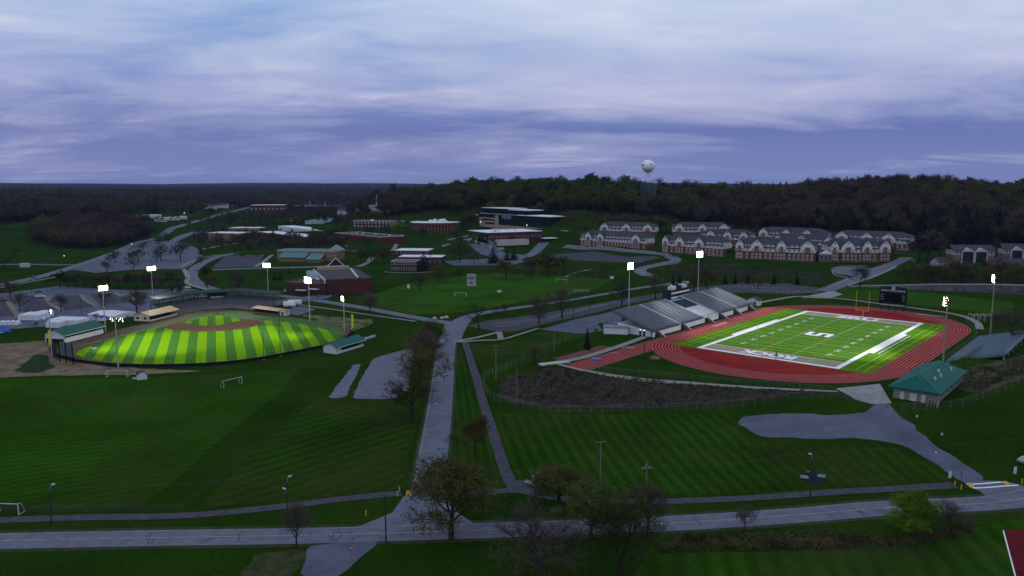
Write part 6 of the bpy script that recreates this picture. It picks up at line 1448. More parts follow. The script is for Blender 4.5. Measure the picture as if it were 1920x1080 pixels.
# ================================================================== vehicles, furniture, small things
M_tyre = mat('tyre', (.012, .012, .012), .9); M_rim = mat('rim', (.3, .3, .31), .4, metal=.6)
M_headl = mat('headlamp', (.6, .6, .55), .2)
PAINT = {k: mat('paint_' + k, c, .35, spec=.5) for k, c in dict(white=(.62, .63, .66), black=(.012, .012, .014), red=(.35, .02, .03), silver=(.30, .31, .33), blue=(.03, .10, .42), dark=(.03, .032, .04), green=(.03, .30, .06)).items()}
def vehicle(kind, paint, u, v, rz, label, z=None):
    p = G(u, v) if z is None else Vector((*at_z(u, v, z), z)); t = thing({'van': 'passenger_van', 'pickup': 'pickup_truck', 'suv': 'parked_suv', 'car': 'parked_car'}[kind], label, {'van': 'van', 'pickup': 'pickup truck', 'suv': 'car', 'car': 'car'}[kind], p + Vector((0, 0, .12)), rz)
    prof = {'car': [(-2.2, .35), (-2.25, .8), (-1.7, .95), (-1.1, 1.42), (.5, 1.45), (1.2, .98), (2.1, .85), (2.2, .4)], 'suv': [(-2.35, .4), (-2.4, 1.0), (-2.2, 1.72), (.5, 1.76), (1.2, 1.12), (2.3, 1.0), (2.4, .45)],
            'van': [(-2.9, .4), (-2.95, 1.2), (-2.8, 2.15), (1.5, 2.2), (2.2, 1.3), (2.85, 1.1), (2.9, .45)], 'pickup': [(-2.8, .5), (-2.8, 1.1), (-.6, 1.1), (-.5, 1.75), (.9, 1.78), (1.5, 1.15), (2.7, 1.05), (2.75, .5)]}[kind]
    n = len(prof); b = MB(); Wd = .92
    top = [(x, z_, (.76 if z_ > 1.3 else Wd)) for x, z_ in prof]
    b.v = [(x, -w, z_) for x, z_, w in top] + [(x, w, z_) for x, z_, w in top]; b.f = [tuple(range(n)), tuple(range(n, 2 * n))[::-1]] + [(k, k + n, (k + 1) % n + n, (k + 1) % n) for k in range(n)]
    b.build('body', PAINT[paint], t)
    x0, x1, zl, zh = {'car': (-1.2, .75, 1.0, 1.38), 'suv': (-2.1, .7, 1.14, 1.64), 'van': (-2.6, 1.6, 1.3, 2.0), 'pickup': (-.45, 1.1, 1.2, 1.68)}[kind]
    for s in (-1, 1): MB().poly(*[(x, s * (.93 if z_ < zl + .1 else .80), z_) for x, z_ in ((x0, zl), (x1 + .3, zl), (x1 - .15, zh), (x0 + .15, zh))][::s]).build('side_window', M_glass, t)
    xs = prof[-3][0] if kind != 'pickup' else 1.5
    MB().poly((xs + .02, -.72, zl + .02), (xs + .02, .72, zl + .02), (x1 + .0, .66, zh + .04), (x1 + .0, -.66, zh + .04)).build('windscreen', M_glass, t)
    wb = {'car': 1.35, 'suv': 1.45, 'van': 1.75, 'pickup': 1.75}[kind]
    for x in (-wb, wb):
        for s in (-1, 1): w = MB().tube((x, s * .72, .34), (x, s * .95, .34), .36, .36, 12).build('wheel', M_tyre, t); MB().tube((x, s * .951, .34), (x, s * .97, .34), .2, .2, 8).build('rim', M_rim, w)
    xf = prof[-2][0]
    for s in (-.6, .6): MB().box(xf - .05, xf + .06, s - .2, s + .2, .66, .84).build('headlight', M_headl, t); MB().box(prof[1][0] - .03, prof[1][0] + .03, s - .15, s + .15, .72, .95).build('tail_light', PAINT['red'], t)
    return t
vehicle('suv', 'black', 749, 738, R(4), 'dark SUV parked at the near end of the paved pad')
vehicle('van', 'white', 293, 568, R(6), 'white passenger van left of the baseball grandstand')
vehicle('pickup', 'white', 75, 558, R(3), 'white pickup truck in the lower parking lot')
vehicle('car', 'white', 351, 541, R(-3), 'white car at the back right of the lower parking lot')
vehicle('car', 'red', 264, 550, R(5), 'small red car behind the large dark bare tree')
vehicle('car', 'dark', 71, 549, R(70), 'dark car behind the white pickup truck'); vehicle('car', 'dark', 9, 565, R(10), 'dark car at the left edge of the lower lot')
vehicle('car', 'dark', 63, 521, R(12), 'dark car driving on the road at the far left'); vehicle('suv', 'white', 540, 548, R(6), 'white car parked in front of the gymnasium annex')
vehicle('car', 'dark', 234, 595, R(-8), 'dark car beside the large white tent'); vehicle('car', 'dark', 1204, 494, R(10), 'dark car on the terraced car park road'); vehicle('car', 'white', 832, 462, R(5), 'white car in the curved campus car park')
vehicle('car', 'dark', 535, 589, R(0), 'dark vehicle beside the low tan dugout'); vehicle('suv', 'dark', 1683, 478, R(5), 'dark car beside the last apartment block'); vehicle('car', 'silver', 1925, 868, R(20), 'dark grey car at the right edge of the lawn')
def trailer(u, v, rz, L_, h, label):
    t = thing('cargo_trailer', label, 'trailer', G(u, v), rz)
    MB().box(-L_ / 2, L_ / 2, -1.2, 1.2, .5, h).build('body', PAINT['white'], t); MB().box(-L_ / 2 - .1, -L_ / 2 - .005, -1.0, 1.0, .7, h - .2).build('door', M_siding, t)
    for x in (-.5, .5):
        for s in (-1, 1): MB().tube((x, s * 1.0, .38), (x, s * 1.22, .38), .36, .36, 10).build('wheel', M_tyre, t)
    MB().box(L_ / 2 + .005, L_ / 2 + 1.4, -.08, .08, .5, .6).build('drawbar', M_dark, t); MB().box(-L_ / 2, L_ / 2, -1.23, -1.205, .8, 1.2).build('green_stripe', M_green, t); return t
trailer(543, 576, R(5), 6.5, 3.2, 'white cargo trailer with a green stripe, nearest the low dugout'); trailer(553, 573, R(5), 7.5, 3.2, 'white cargo trailer behind the striped one')
# telehandler
t = thing('telehandler', 'red lifting machine with its boom raised beside the grandstand', 'machine', G(510, 567), R(10))
MB().box(-2.2, 2.0, -1, 1, .7, 1.5).build('chassis', PAINT['red'], t); MB().box(-.6, .8, -.95, 0, 1.5, 2.7).build('cab', M_glass, t); MB().tube((-1.8, .5, 1.7), (3.6, .5, 4.4), .28, .2, 6).build('boom', PAINT['red'], t)
for x in (-1.4, 1.4):
    for s in (-1, 1): MB().tube((x, s * .9, .6), (x, s * 1.25, .6), .6, .6, 12).build('wheel', M_tyre, t)
# white tents
M_tent = mat('tent_fabric', (.66, .67, .72), .7, .06, .6)
def tent(u, v, rz, n, w, d, h, label):
    t = thing('frame_tent', label, 'tent', G(u, v), rz, 'white tents in the parking lot')
    for k in range(n):
        x0, x1 = (k - n / 2) * w, (k - n / 2 + 1) * w; prof = [(x0 + .04, h)] + [(x0 + .04 + (w - .08) * j / 6, h + .7 * math.sin(math.pi * j / 6)) for j in range(1, 6)] + [(x1 - .04, h)]
        m = MB(); nn = len(prof); m.v = [(x, y, z) for y in (-d / 2, d / 2) for x, z in prof]; m.f = [tuple(range(nn)), tuple(range(nn, 2 * nn))[::-1]] + [(j, j + nn, (j + 1) % nn + nn, (j + 1) % nn) for j in range(nn)]
        m.build('canopy', M_tent, t); MB().box(x0 + .1, x1 - .1, -d / 2 + .05, d / 2 - .05, .1, h - .01).build('side_curtain', M_tent, t)
        MB().box(x0 - .05, x0 + .05, -d / 2 - .06, -d / 2 + .04, 0, h).build('pole', M_steel, t)
    return t
tent(63, 598, R(-4), 5, 2.1, 9, 2.5, 'white tent of five bays at the left of the lower lot'); tent(83, 594, R(-4), 3, 2.1, 7, 2.5, 'white tent of three bays just right of the five-bay one'); tent(77, 599, R(-4), 2, 2.0, 1.6, .5, 'low white folded canopy in front of the small tents')
tent(108, 612, R(-8), 3, 2.2, 8, 2.5, 'white tent behind the long green-roofed shed, left'); tent(128, 608, R(-8), 7, 2.2, 9, 2.6, 'long white tent behind the green-roofed shed'); tent(18, 609, R(2), 4, 2.4, 3, 1.4, 'low white canopy at the left edge of the lower lot'); tent(174, 602, R(6), 5, 2.6, 1.6, .9, 'flat white canopy rolled out beside the blue tarpaulin')
t = thing('marquee', 'large flat white marquee left of the tan dugout', 'tent', G(211, 594), R(-22), 'white tents in the parking lot')
MB().box(-9, 9, -7, 7, .05, 2.0).build('side_curtain', M_tent, t)
for k in range(5): MB().extr([(-7.4, 2.0), (0, 2.9), (7.4, 2.0), (7.4, 1.8), (-7.4, 1.8)], 'x', -9.3 + k * 3.72, -9.3 + (k + 1) * 3.72 - .06).build('canopy', M_tent, t)
for u, v, s, lab in ((193, 599, 3.2, 'blue tarpaulin heap beside the flat white canopy'), (5, 622, 4.0, 'blue tarpaulin heap at the left edge')):
    t = thing('tarpaulin', lab, 'tarpaulin', G(u, v)); rnd = random.Random(u); m = MB().lathe([(s, 0), (s * .8, .9), (s * .4, 1.8), (0, 2.1)], 12); m.v = [(x * rnd.uniform(.8, 1.2), y * rnd.uniform(.6, .9), z * rnd.uniform(.8, 1.15)) for x, y, z in m.v]; m.build('cover', mat('blue_tarp', (.03, .11, .42), .5, .3, .8), t); MB().box(-s, s * .5, -s * .8, -s * .6, 0, .4).build('weight_beam', M_trim, t)

# goals and small sports things
def soccer_goal(u, v, rz, w, h, label, m=None):
    t = thing('soccer_goal', label, 'goal', G(u, v), rz, 'soccer goals'); m = m or M_wall
    for x in (-w / 2, w / 2): MB().tube((x, 0, 0), (x, 0, h), .09, .09, 6).build('post', m, t); MB().tube((x, 0, h), (x, .8, h), .05, .05, 5).tube((x, .8, h), (x, 2, .05), .05, .05, 5).tube((x, 0, .05), (x, 2, .05), .05, .05, 5).build('side_frame', m, t)
    MB().tube((-w / 2, 0, h), (w / 2, 0, h), .09, .09, 6).build('crossbar', m, t); MB().poly((-w / 2, .8, h), (w / 2, .8, h), (w / 2, 2, .05), (-w / 2, 2, .05)).build('net', M_chain, t); return t
soccer_goal(219, 707, R(3), 7.3, 2.44, 'white soccer goal below the left-centre outfield fence'); soccer_goal(437, 723, R(55), 7.3, 2.44, 'white soccer goal turned sideways on the left lawn'); soccer_goal(12, 965, R(-3), 5.4, 2.44, 'white soccer goal cut off at the left edge'); soccer_goal(863, 556, R(-12), 7.3, 2.44, 'white soccer goal at the near side of the far soccer pitch'); soccer_goal(1052, 530, R(-8), 7.3, 2.44, 'white soccer goal at the far end of the far soccer pitch')
t = thing('barn_shed', 'small white barn-shaped shed with a black roof below the outfield', 'shed', G(266, 710), R(30))
pr = [(-1.6, 0), (-1.7, 1.6), (-1.1, 2.5), (0, 2.9), (1.1, 2.5), (1.7, 1.6), (1.6, 0)]; MB().extr([(a, b - .06) if b else (a, b) for a, b in pr], 'y', -2, 2).build('wall', M_wall, t)
mb = MB()
for a, b in list(zip(pr, pr[1:]))[1:5]: mb.poly((a[0], -2.2, a[1] + .04), (b[0], -2.2, b[1] + .04), (b[0], 2.2, b[1] + .04), (a[0], 2.2, a[1] + .04))
mb.build('roof', M_black, t); MB().box(-.6, .6, -2.06, -2.004, .1, 1.9).build('door', M_siding, t)
t = thing('stacked_boards', 'pile of leaning grey boards beside the barn-shaped shed', 'boards', G(258, 711), R(40))
for k in range(4): o = MB().box(-1.6, 1.6, -.1, .1, 0, .12).build('board', M_trim, t); o.location = (0, k * .35, .15 * k); o.rotation_euler = (.3, .15, .1 * k)
p = G(884, 537); t = thing('soccer_scoreboard', 'pale grey upright scoreboard beyond the far soccer pitch', 'scoreboard', p, R(-6)); w, h = 6.0, 8.6
MB().box(-w / 2, w / 2, 0, .5, .2, h).build('panel', mat('scoreboard_grey', (.30, .33, .38), .6), t)
for x in (-w / 2 + .3, w / 2 - .3): MB().box(x - .15, x + .15, .1, .4, -1, .2).build('post', M_dark, t)
for k in range(5): MB().box(-2.3 + k * .95, -1.6 + k * .95, -.05, -.004, 5.2, 6.4).build('digit', M_black, t)
for k in range(3): MB().box(-1.1 + k * .75, -.5 + k * .75, -.05, -.004, 1.8, 3.0).build('digit', M_black, t)
for x in (-2.1, 0, 2.1): MB().box(x - .3, x + .3, -.05, -.004, 7.4, 8.0).build('emblem', M_green, t)
wall_text('SLIPPERY ROCK', t, (0, -.06, 4.6), 4.6, .4, M_green)
def signpost(u, v, h, w, sh, label, m=None, rz=0.0, pm=None, cat='sign'):
    t = thing('signpost', label, cat, G(u, v), rz); MB().tube((0, 0, -.2), (0, 0, h), .05, .05, 6).build('post', pm or M_darkpole, t); MB().box(-w / 2, w / 2, -.08, -.055, h - sh, h).build('sign_panel', m or M_wall, t); return t
t = signpost(766, 548, 5.0, 1.5, 2.4, 'white sign panel on the lawn right of the gymnasium'); signpost(1147, 529, 4.0, 2.6, 1.6, 'white sign at the far end of the soccer pitch'); signpost(936, 551, 2.4, 2.6, 1.4, 'small white sign beside the far soccer pitch')
t = signpost(660, 1052, 3.0, .01, .01, 'red round no-entry sign at the mouth of the service drive', pm=mat('red_post', (.30, .03, .03), .5)); MB().tube((0, -.07, 2.7), (0, -.10, 2.7), .42, .42, 16).build('red_disc', PAINT['red'], t); MB().box(-.28, .28, -.125, -.105, 2.62, 2.78).build('white_bar', M_white, t)
for u, v, lab in ((1718, 793, 'small white sign on the right verge of the drive, upper'), (1765, 827, 'small white sign on the right verge of the drive, middle')): signpost(u, v, 2.2, .5, .6, lab)
signpost(1754, 853, .9, .45, .45, 'small white marker at the left edge of the drive')
for u, v, lab in ((1780, 903, 'tall pale blue sign left of the drive mouth'), (1902, 895, 'tall pale sign right of the drive mouth on a yellow post')): signpost(u, v, 2.6, .7, 1.7, lab, mat('pale_cyan_sign', (.42, .55, .58), .5))
signpost(1802, 900, 1.8, .5, .5, 'red round sign on the left of the drive mouth', PAINT['red'])
for u, v, lab in ((1790, 911, 'yellow bollard left of the drive mouth, first'), (1802, 918, 'yellow bollard left of the drive mouth, second'), (1916, 907, 'yellow bollard right of the drive mouth'), (745, 931, 'yellow bollard at the path end left of the road, nearer'), (749, 922, 'yellow bollard at the path end left of the road, farther'), (686, 967, 'yellow marker post on the grass by the junction')):
    t = thing('bollard', lab, 'bollard', G(u, v), 0, 'yellow bollards at path ends'); MB().tube((0, 0, -.2), (0, 0, 1.15), .11, .11, 10).build('post', M_yellow, t); MB().lathe([(.115, 1.15), (.08, 1.22), (0, 1.25)], 10).build('cap', M_yellow, t)
def bench(u, v, rz, label):
    t = thing('park_bench', label, 'bench', G(u, v), rz, 'pale benches by the path'); m = mat('bench_pale', (.30, .42, .44), .6)
    for k in range(3): MB().box(-.9, .9, -.25 + k * .18, -.11 + k * .18, .42, .47).build('seat_slat', m, t)
    for k in range(2): MB().box(-.9, .9, .31, .35, .58 + k * .18, .72 + k * .18).build('back_slat', m, t)
    for x in (-.75, .75): MB().box(x - .04, x + .04, -.25, .36, 0, .41).build('leg', M_dark, t)
for u, v, r_, lab in ((1508, 899, -25, 'pale bench left of the lamp pole on the dark pad'), (1540, 897, -25, 'pale bench right of the lamp pole on the dark pad'), (990, 908, -25, 'pale bench by the path pad, farther'), (1002, 915, -25, 'pale bench by the path pad, nearer'), (1915, 868, -25, 'pale bench at the right edge of the lawn')): bench(u, v, R(r_), lab)
for u, v, lab in ((1515, 892, 'dark litter bin with a blue lid between the benches'),): t = thing('litter_bin', lab, 'bin', G(u, v)); MB().tube((0, 0, 0), (0, 0, .9), .3, .34, 10).build('bin_body', M_dark, t); MB().lathe([(.36, .9), (.3, 1.05), (0, 1.12)], 10).build('lid', PAINT['blue'], t)

# lamp posts and utility poles
def lamp_post(u, v, vt, arm, label, heads=1):
    p = G(u, v); h = at_y(u, vt, p.y).z - p.z; t = thing('street_lamp', label, 'street lamp', p, 0, 'street lamps along the path'); MB().tube((0, 0, -.3), (0, 0, h - .6), .14, .10, 8).build('pole', M_darkpole, t)
    for k in range(heads):
        s = arm if k == 0 else -arm * .55; zt = h - (0 if k == 0 else 2.6)
        MB().path([(0, 0, zt - 1.6), (s * .45, 0, zt - .7), (s, 0, zt - .1)], .06, 6).build('arm', M_steel, t); e = MB().tube((s - .1 * (1 if s > 0 else -1), 0, zt - .12), (s + .55 * (1 if s > 0 else -1), 0, zt + .08), .12, .2, 8).build('lamp_head', mat('lamp_head', (.62, .65, .72), .4), t)
    return t
lamp_post(97, 985, 908, .7, 'street lamp with a curved arm at the far left of the path'); lamp_post(540, 980, 893, .5, 'street lamp with two heads left of the junction', 2); lamp_post(1519, 935, 851, -.25, 'street lamp beside the two pale benches'); lamp_post(1004, 935, 886, .3, 'street lamp with a grey transformer beside the path pad')
t = bpy.data.objects['street_lamp.003']; MB().tube((-.45, 0, 4.2), (-.45, 0, 5.4), .28, .28, 10).build('transformer', mat('transformer_grey', (.42, .45, .50), .5), t)
def utility_pole(u, v, vt, label, style=0, m=None):
    p = G(u, v); h = at_y(u, vt, p.y).z - p.z; t = thing('utility_pole', label, 'utility pole', p, R(8) if style else 0); MB().tube((0, 0, -.3), (0, 0, h), .16, .11, 8).build('pole', m or M_bark2, t)
    if style == 1: MB().box(-1.3, 1.3, -.1, .1, h - .15, h).build('crossarm', M_bark2, t)
    if style == 2:
        MB().box(-1.2, 1.2, -.08, .08, h - 1.5, h - 1.36).build('crossarm', M_bark2, t); MB().tube((-.7, 0, h - 1.4), (0, 0, h - .4), .05, .05, 4).build('brace', M_steel, t); MB().tube((.7, 0, h - 1.4), (0, 0, h - .4), .05, .05, 4).build('brace', M_steel, t)
        for x in (-1.1, -.5, .5, 1.1): MB().tube((x, 0, h - 1.36), (x, 0, h - 1.1), .07, .05, 6).build('insulator', mat('insulator', (.45, .5, .55), .3), t)
    return t, p + Vector((0, 0, h))
tops = {}
for key, u, v, vt, st, lab in (('a', 1125, 925, 828, 1, 'wooden pole with a plain crossarm on the right lawn'), ('b', 1211, 950, 866, 2, 'utility pole with insulators and a braced crossarm beside the path'), ('c', 724, 1020, 930, 0, 'bare dark utility pole at the junction corner'), ('d', 930, 712, 648, 1, 'wooden pole with a crossarm beside the asphalt path'), ('e', 969, 755, 693, 0, 'plain pole standing inside the weedy bank fence'),
                            ('f', 1039, 660, 619, 0, 'plain pole at the corner of the bank fence'), ('g', 768, 880, 815, 0, 'dark slim pole left of the centre road'), ('h', 1207, 700, 640, 0, 'thin pole on the grass inside the track bend')):
    tops[key] = utility_pole(u, v, vt, lab, st, M_darkpole if key in 'cgh' else None)[1]
def wires(pts, label, sag=.9, offs=(-1.0, 0, 1.0)):
    t = thing('power_line', label, 'wires', pts[0])
    for o in offs:
        mb = MB()
        for a, b in zip(pts, pts[1:]):
            prev = None
            for k in range(13):
                s = k / 12; q = a.lerp(b, s) + Vector((0, o * .5, -sag * 4 * s * (1 - s) - .15 * abs(o))) - pts[0]
                if prev is not None: mb.tube(prev, q, .011, .011, 3, False)
                prev = q
        mb.build('wire', mat('wire_grey', (.07, .08, .075), .8), t)
pL = at_y(-60, 918, tops['b'].y - 4); pM = at_y(538, 889, G(540, 980).y); pS = at_y(1520, 845, G(1519, 935).y); pR = at_y(1990, 812, G(1519, 935).y + 20); pT = at_y(1003, 880, G(1004, 935).y)
wires([pL, pM, pT, tops['b'] - Vector((0, 0, 1.2)), pS, pR], 'thin overhead wires running along the path poles')
# stadium bits
t = thing('white_shed', 'white flat-roofed shed left of the home stands', 'shed', G(1134, 626), R(-12)); MB().box(-.5, 9.5, 0, 5, -1, 2.7).build('wall', M_wall, t); MB().box(-.8, 9.8, -.3, 5.3, 2.71, 2.95).build('roof', mat('pale_green_roof', (.16, .24, .25), .6), t); MB().box(6.8, 7.8, -.05, -.004, 0, 2.1).build('door', M_siding, t)
p = FF(-27, 115, 0); t = thing('ticket_booth', 'small white booth with a green gable roof at the far end of the home stands', 'booth', p, FT - .1); MB().box(-3, 3, -1.8, 1.8, 0, 2.6).build('wall', M_wall, t); MB().extr([(-3.4, 2.5), (0, 4.1), (3.4, 2.5), (3.4, 2.7), (0, 4.3), (-3.4, 2.7)], 'y', -2.2, 2.2).build('roof', M_green, t); MB().extr([(-2.9, 2.6), (2.9, 2.6), (0, 3.95)], 'y', -1.8, -1.7).build('gable', M_wall, t); MB().box(.8, 1.8, -1.85, -1.804, 0, 2.0).build('door', M_dark, t)
def frame_cage(u, v, rz, label, n=4, w=2.6, d=4, h=2.8):
    t = thing('practice_frame', label, 'frame', G(u, v), rz)
    for k in range(n):
        x = k * w; m = MB()
        for y in (0, d): m.tube((x, y, 0), (x, y, h), .07, .07, 5)
        m.tube((x, 0, h), (x, d * .5, h + .7), .07, .07, 5).tube((x, d * .5, h + .7), (x, d, h), .07, .07, 5); m.build('hoop', M_wall, t)
    for y in (0, d): MB().tube((0, y, h), (w * (n - 1), y, h), .06, .06, 5).build('side_rail', M_wall, t)
frame_cage(1822, 603, R(-8), 'white tubular practice frames behind the far track bend')
def small_bleacher(u, v, rz, label, n=4, L_=5.0):
    t = thing('small_bleacher', label, 'bleacher', G(u, v), rz)
    for k in range(n): MB().box(-L_ / 2, L_ / 2, k * .65, k * .65 + .3, .4 + .3 * k, .46 + .3 * k).build('bench_plank', M_steel, t)
    for x in (-L_ / 2 + .3, 0, L_ / 2 - .3): MB().extr([(0, 0), (n * .65, 0), (n * .65, .3 * n), (0, .36)], 'x', x - .04, x + .04).build('side_frame', M_steel, t)
small_bleacher(1177, 656, R(-15), 'small aluminium bleacher on the sprint chute', 3, 5); small_bleacher(1150, 664, R(-15), 'low bench frame left of the small bleacher', 1, 3); small_bleacher(1090, 548, R(-10), 'small bleacher beside the far soccer pitch with a press stand', 4, 10); small_bleacher(1340, 597, R(28), 'pale bench on the grass in front of the home stands', 2, 4)
t = thing('landing_mat', 'blue landing mat lying on the red sprint chute', 'mat', G(1118, 675), R(-15)); MB().box(-1.6, 1.6, -1, 1, .02, .5).build('mat_body', mat('mat_blue', (.06, .12, .36), .6), t); MB().box(-1.62, 1.62, -1.02, 1.02, .5, .56).build('cover', mat('mat_blue2', (.10, .18, .42), .6), t)
t = thing('concrete_slab', 'pale long-jump slab at the corner of the bank', 'slab', G(1040, 681), R(22)); MB().box(-5.5, 5.5, -1.4, 1.4, -.3, .22).build('slab', mat('pale_slab', (.44, .42, .38), .8), t); MB().box(3, 8, 1.5, 3, -.3, .12).build('step', M_conc, t)
t = thing('mound_cover', 'brown rounded cover on the grass inside the near track bend', 'cover', G(1228, 673)); m = MB().lathe([(1.9, 0), (1.7, .5), (.9, 1.0), (0, 1.1)], 12); m.build('cover', mat('brown_tarp', (.16, .11, .08), .9, .3, 1), t); MB().lathe([(2.0, 0), (2.0, .12), (1.85, .2)], 12).build('rim', M_dark, t)
for k, (u, v, lab) in enumerate(((815, 598, 'white boulder at the road bend, leftmost'), (829, 597, 'white boulder at the road bend, middle'), (837, 596, 'white boulder at the road bend, rightmost'))):
    rnd = random.Random(k); m = MB().lathe([(1.0, 0), (1.15, .5), (.7, 1.1), (0, 1.3)], 9); m.v = [(x * rnd.uniform(.8, 1.3), y * rnd.uniform(.7, 1.1), z * rnd.uniform(.75, 1.1)) for x, y, z in m.v]; o = m.build('boulder', mat('pale_rock', (.42, .41, .40), .9, .2, 1)); o.location = G(u, v) - Vector((0, 0, .1)); tag(o, lab, 'boulder', 'boulders at the road bend')
t = thing('crowd_bench', 'row of dark sideline posts and a long bench by the far end of the track', 'bench', FF(44, 136, 0), FT); MB().box(0, 13, -.2, .2, .4, .5).build('seat', M_wall, t)
for x in (.5, 6.5, 12.5): MB().box(x - .06, x + .06, -.2, .2, 0, .39).build('leg', M_dark, t)
# retaining wall of grey stone behind the far lawn
rw = px((1590, 538), (1660, 540), (1750, 544), (1850, 548), (1930, 552)); t = thing('retaining_wall', 'long grey stone retaining wall with a pale coping behind the far lawn', 'wall', rw[0]); P = [q - rw[0] for q in rw]
mb, cp_ = MB(), MB()
for a, b, ha, hb in zip(P, P[1:], (.6, 1.6, 3.5, 4.6), (1.6, 3.5, 4.6, 5.2)):
    f = Vector((0, -.9, 0)); mb.poly(a + Vector((0, -2.2, -2)), b + Vector((0, -2.2, -2)), b + f + Vector((0, 0, hb)), a + f + Vector((0, 0, ha))); mb.poly(a + f + Vector((0, 0, ha)), b + f + Vector((0, 0, hb)), b + Vector((0, .3, hb)), a + Vector((0, .3, ha)))
    cp_.poly(a + Vector((0, -1.1, ha + .05)), b + Vector((0, -1.1, hb + .05)), b + Vector((0, .4, hb + .25)), a + Vector((0, .4, ha + .25))); cp_.poly(a + Vector((0, -1.1, ha - .35)), b + Vector((0, -1.1, hb - .35)), b + Vector((0, -1.1, hb + .05)), a + Vector((0, -1.1, ha + .05)))
mb.build('stone_face', mat('wall_stone', (.085, .085, .095), .95, .5, .35), t); cp_.build('coping', M_conc, t)
# lot lamps, far street lamps
for i, (u, v, vt, lab) in enumerate(((153, 597, 560, 'slim lamp post in front of the lower parking lot'), (227, 552, 528, 'lamp post at the back of the lower parking lot'), (60, 553, 525, 'lamp post at the left of the lower parking lot'), (1219, 579, 540, 'slim lamp post in the long lot left of the tall tree'), (1075, 597, 565, 'slim lamp post at the fence of the long lot'), (1105, 580, 545, 'slim lamp post in the middle of the long lot'), (72, 504, 484, 'pole beside the far left lane'), (178, 470, 450, 'pole along the far left road, first'), (215, 463, 436, 'pole along the far left road, second'), (238, 455, 434, 'pole along the far left road, third'), (260, 448, 426, 'pole along the far left road, fourth'))):
    p = G(u, v); h = at_y(u, vt, p.y).z - p.z; t = thing('lot_lamp', lab, 'lamp post', p); MB().tube((0, 0, -.3), (0, 0, h), .13, .08, 6).build('pole', M_darkpole, t); MB().box(-.7, .7, -.2, .2, h, h + .18).build('lamp_head', M_dark, t)
for u, v, c, lab in ((570, 386, (1, .15, .06), 'red lit signal lamp in the far town'), (605, 386, (1, .7, .15), 'amber lit lamp in the far town'), (346, 402, (1, .45, .2), 'orange lit lamp beside the far trailers'), (247, 463, (1, .8, .3), 'yellow lit lamp along the far left road'), (121, 487, (1, .85, .3), 'yellow lit lamp on the grass at the far left'), (894, 407, (1, .8, .3), 'yellow lit lamp left of the dark glass hall')):
    p = G(u, v + 4); t = thing('lit_lamp', lab, 'lamp', p); MB().tube((0, 0, -.3), (0, 0, 5), .15, .1, 6).build('pole', M_darkpole, t); s = p.length / 1450 * .8
    m_ = mat('glow_%d' % u, c, .5, emit=c, estr=3.0); m_.cycles.emission_sampling = 'NONE'; MB().lathe([(0, 5), (s, 5 + s), (0, 5 + 2 * s)], 8).build('lamp_globe', m_, t)
# white utility cabinet on the left grass
t = thing('equipment_cabinet', 'pale equipment cabinet on the grass by the far left lane', 'cabinet', G(47, 501), R(2)); MB().box(-3.5, 3.5, -1.5, 1.5, 0, 3.2).build('cabinet_body', mat('cabinet_grey', (.40, .41, .42), .6), t); MB().box(-3.6, 3.6, -1.6, 1.6, 3.21, 3.4).build('lid', M_trim, t)
# tennis-court fence behind the far lot
fence(px((1488, 538), (1500, 532), (1545, 534), (1548, 540)), 5.0, 'tall dark court fence behind the far lot', 5, M_darkpole)
# red play court at the bottom right corner
drape_poly('play_court', px((1880, 994), (1960, 992), (1990, 1090), (1905, 1090)), mat('court_red', (.11, .010, .014), .95, .2, .4), .07); drape_strip('court_line', px((1881, 995), (1906, 1090)), .25, M_white, .09)

t = thing('camera_tripod', 'dark camera tripod standing on the near end line of the football field', 'tripod', FF(31, -.4, .09), FT)
for k in range(3): a = k * 2.094; MB().tube((math.cos(a) * .6, math.sin(a) * .6, 0), (0, 0, 1.7), .05, .05, 5).build('leg', M_black, t)
MB().box(-.25, .25, -.35, .45, 1.7, 2.2).build('camera_body', M_black, t); MB().tube((0, 0, 2.2), (0, 0, 3.6), .07, .05, 5).build('mast', M_black, t)
# ================================================================== trees of the town and between the halls: a far mass
def occupied():
    pts, rects = [], []
    for o in COL.objects:
        if o.type == 'MESH' and o.parent is None and o.get('kind') == 'structure' and not o.name.startswith(('ground', 'lawn')):
            v = np.empty(len(o.data.vertices) * 3); o.data.vertices.foreach_get('co', v); pts.append(v.reshape(-1, 3)[:, :2])
        if o.type == 'EMPTY' and o.parent is None and o.get('category') in ('building', 'house', 'tree'):
            if o.get('category') == 'tree': pts.append(np.array([[o.location.x, o.location.y]])); continue
            b = [Vector(q) for ch in o.children if ch.type == 'MESH' and ('wall' in ch.name or 'foundation' in ch.name) for q in ch.bound_box]
            if b: rects.append((o.location.x, o.location.y, math.cos(o.rotation_euler.z), math.sin(o.rotation_euler.z), min(q.x for q in b) - 5, max(q.x for q in b) + 5, min(q.y for q in b) - 9, max(q.y for q in b) + 6))
    return np.concatenate(pts), rects
OCC, RECTS = occupied()
def open_ground(x, y):
    if ((OCC[:, 0] - x) ** 2 + (OCC[:, 1] - y) ** 2).min() < 64: return False
    for ox, oy, c, s, x0, x1, y0, y1 in RECTS:
        lx, ly = (x - ox) * c + (y - oy) * s, -(x - ox) * s + (y - oy) * c
        if x0 < lx < x1 and y0 < ly < y1: return False
    return True
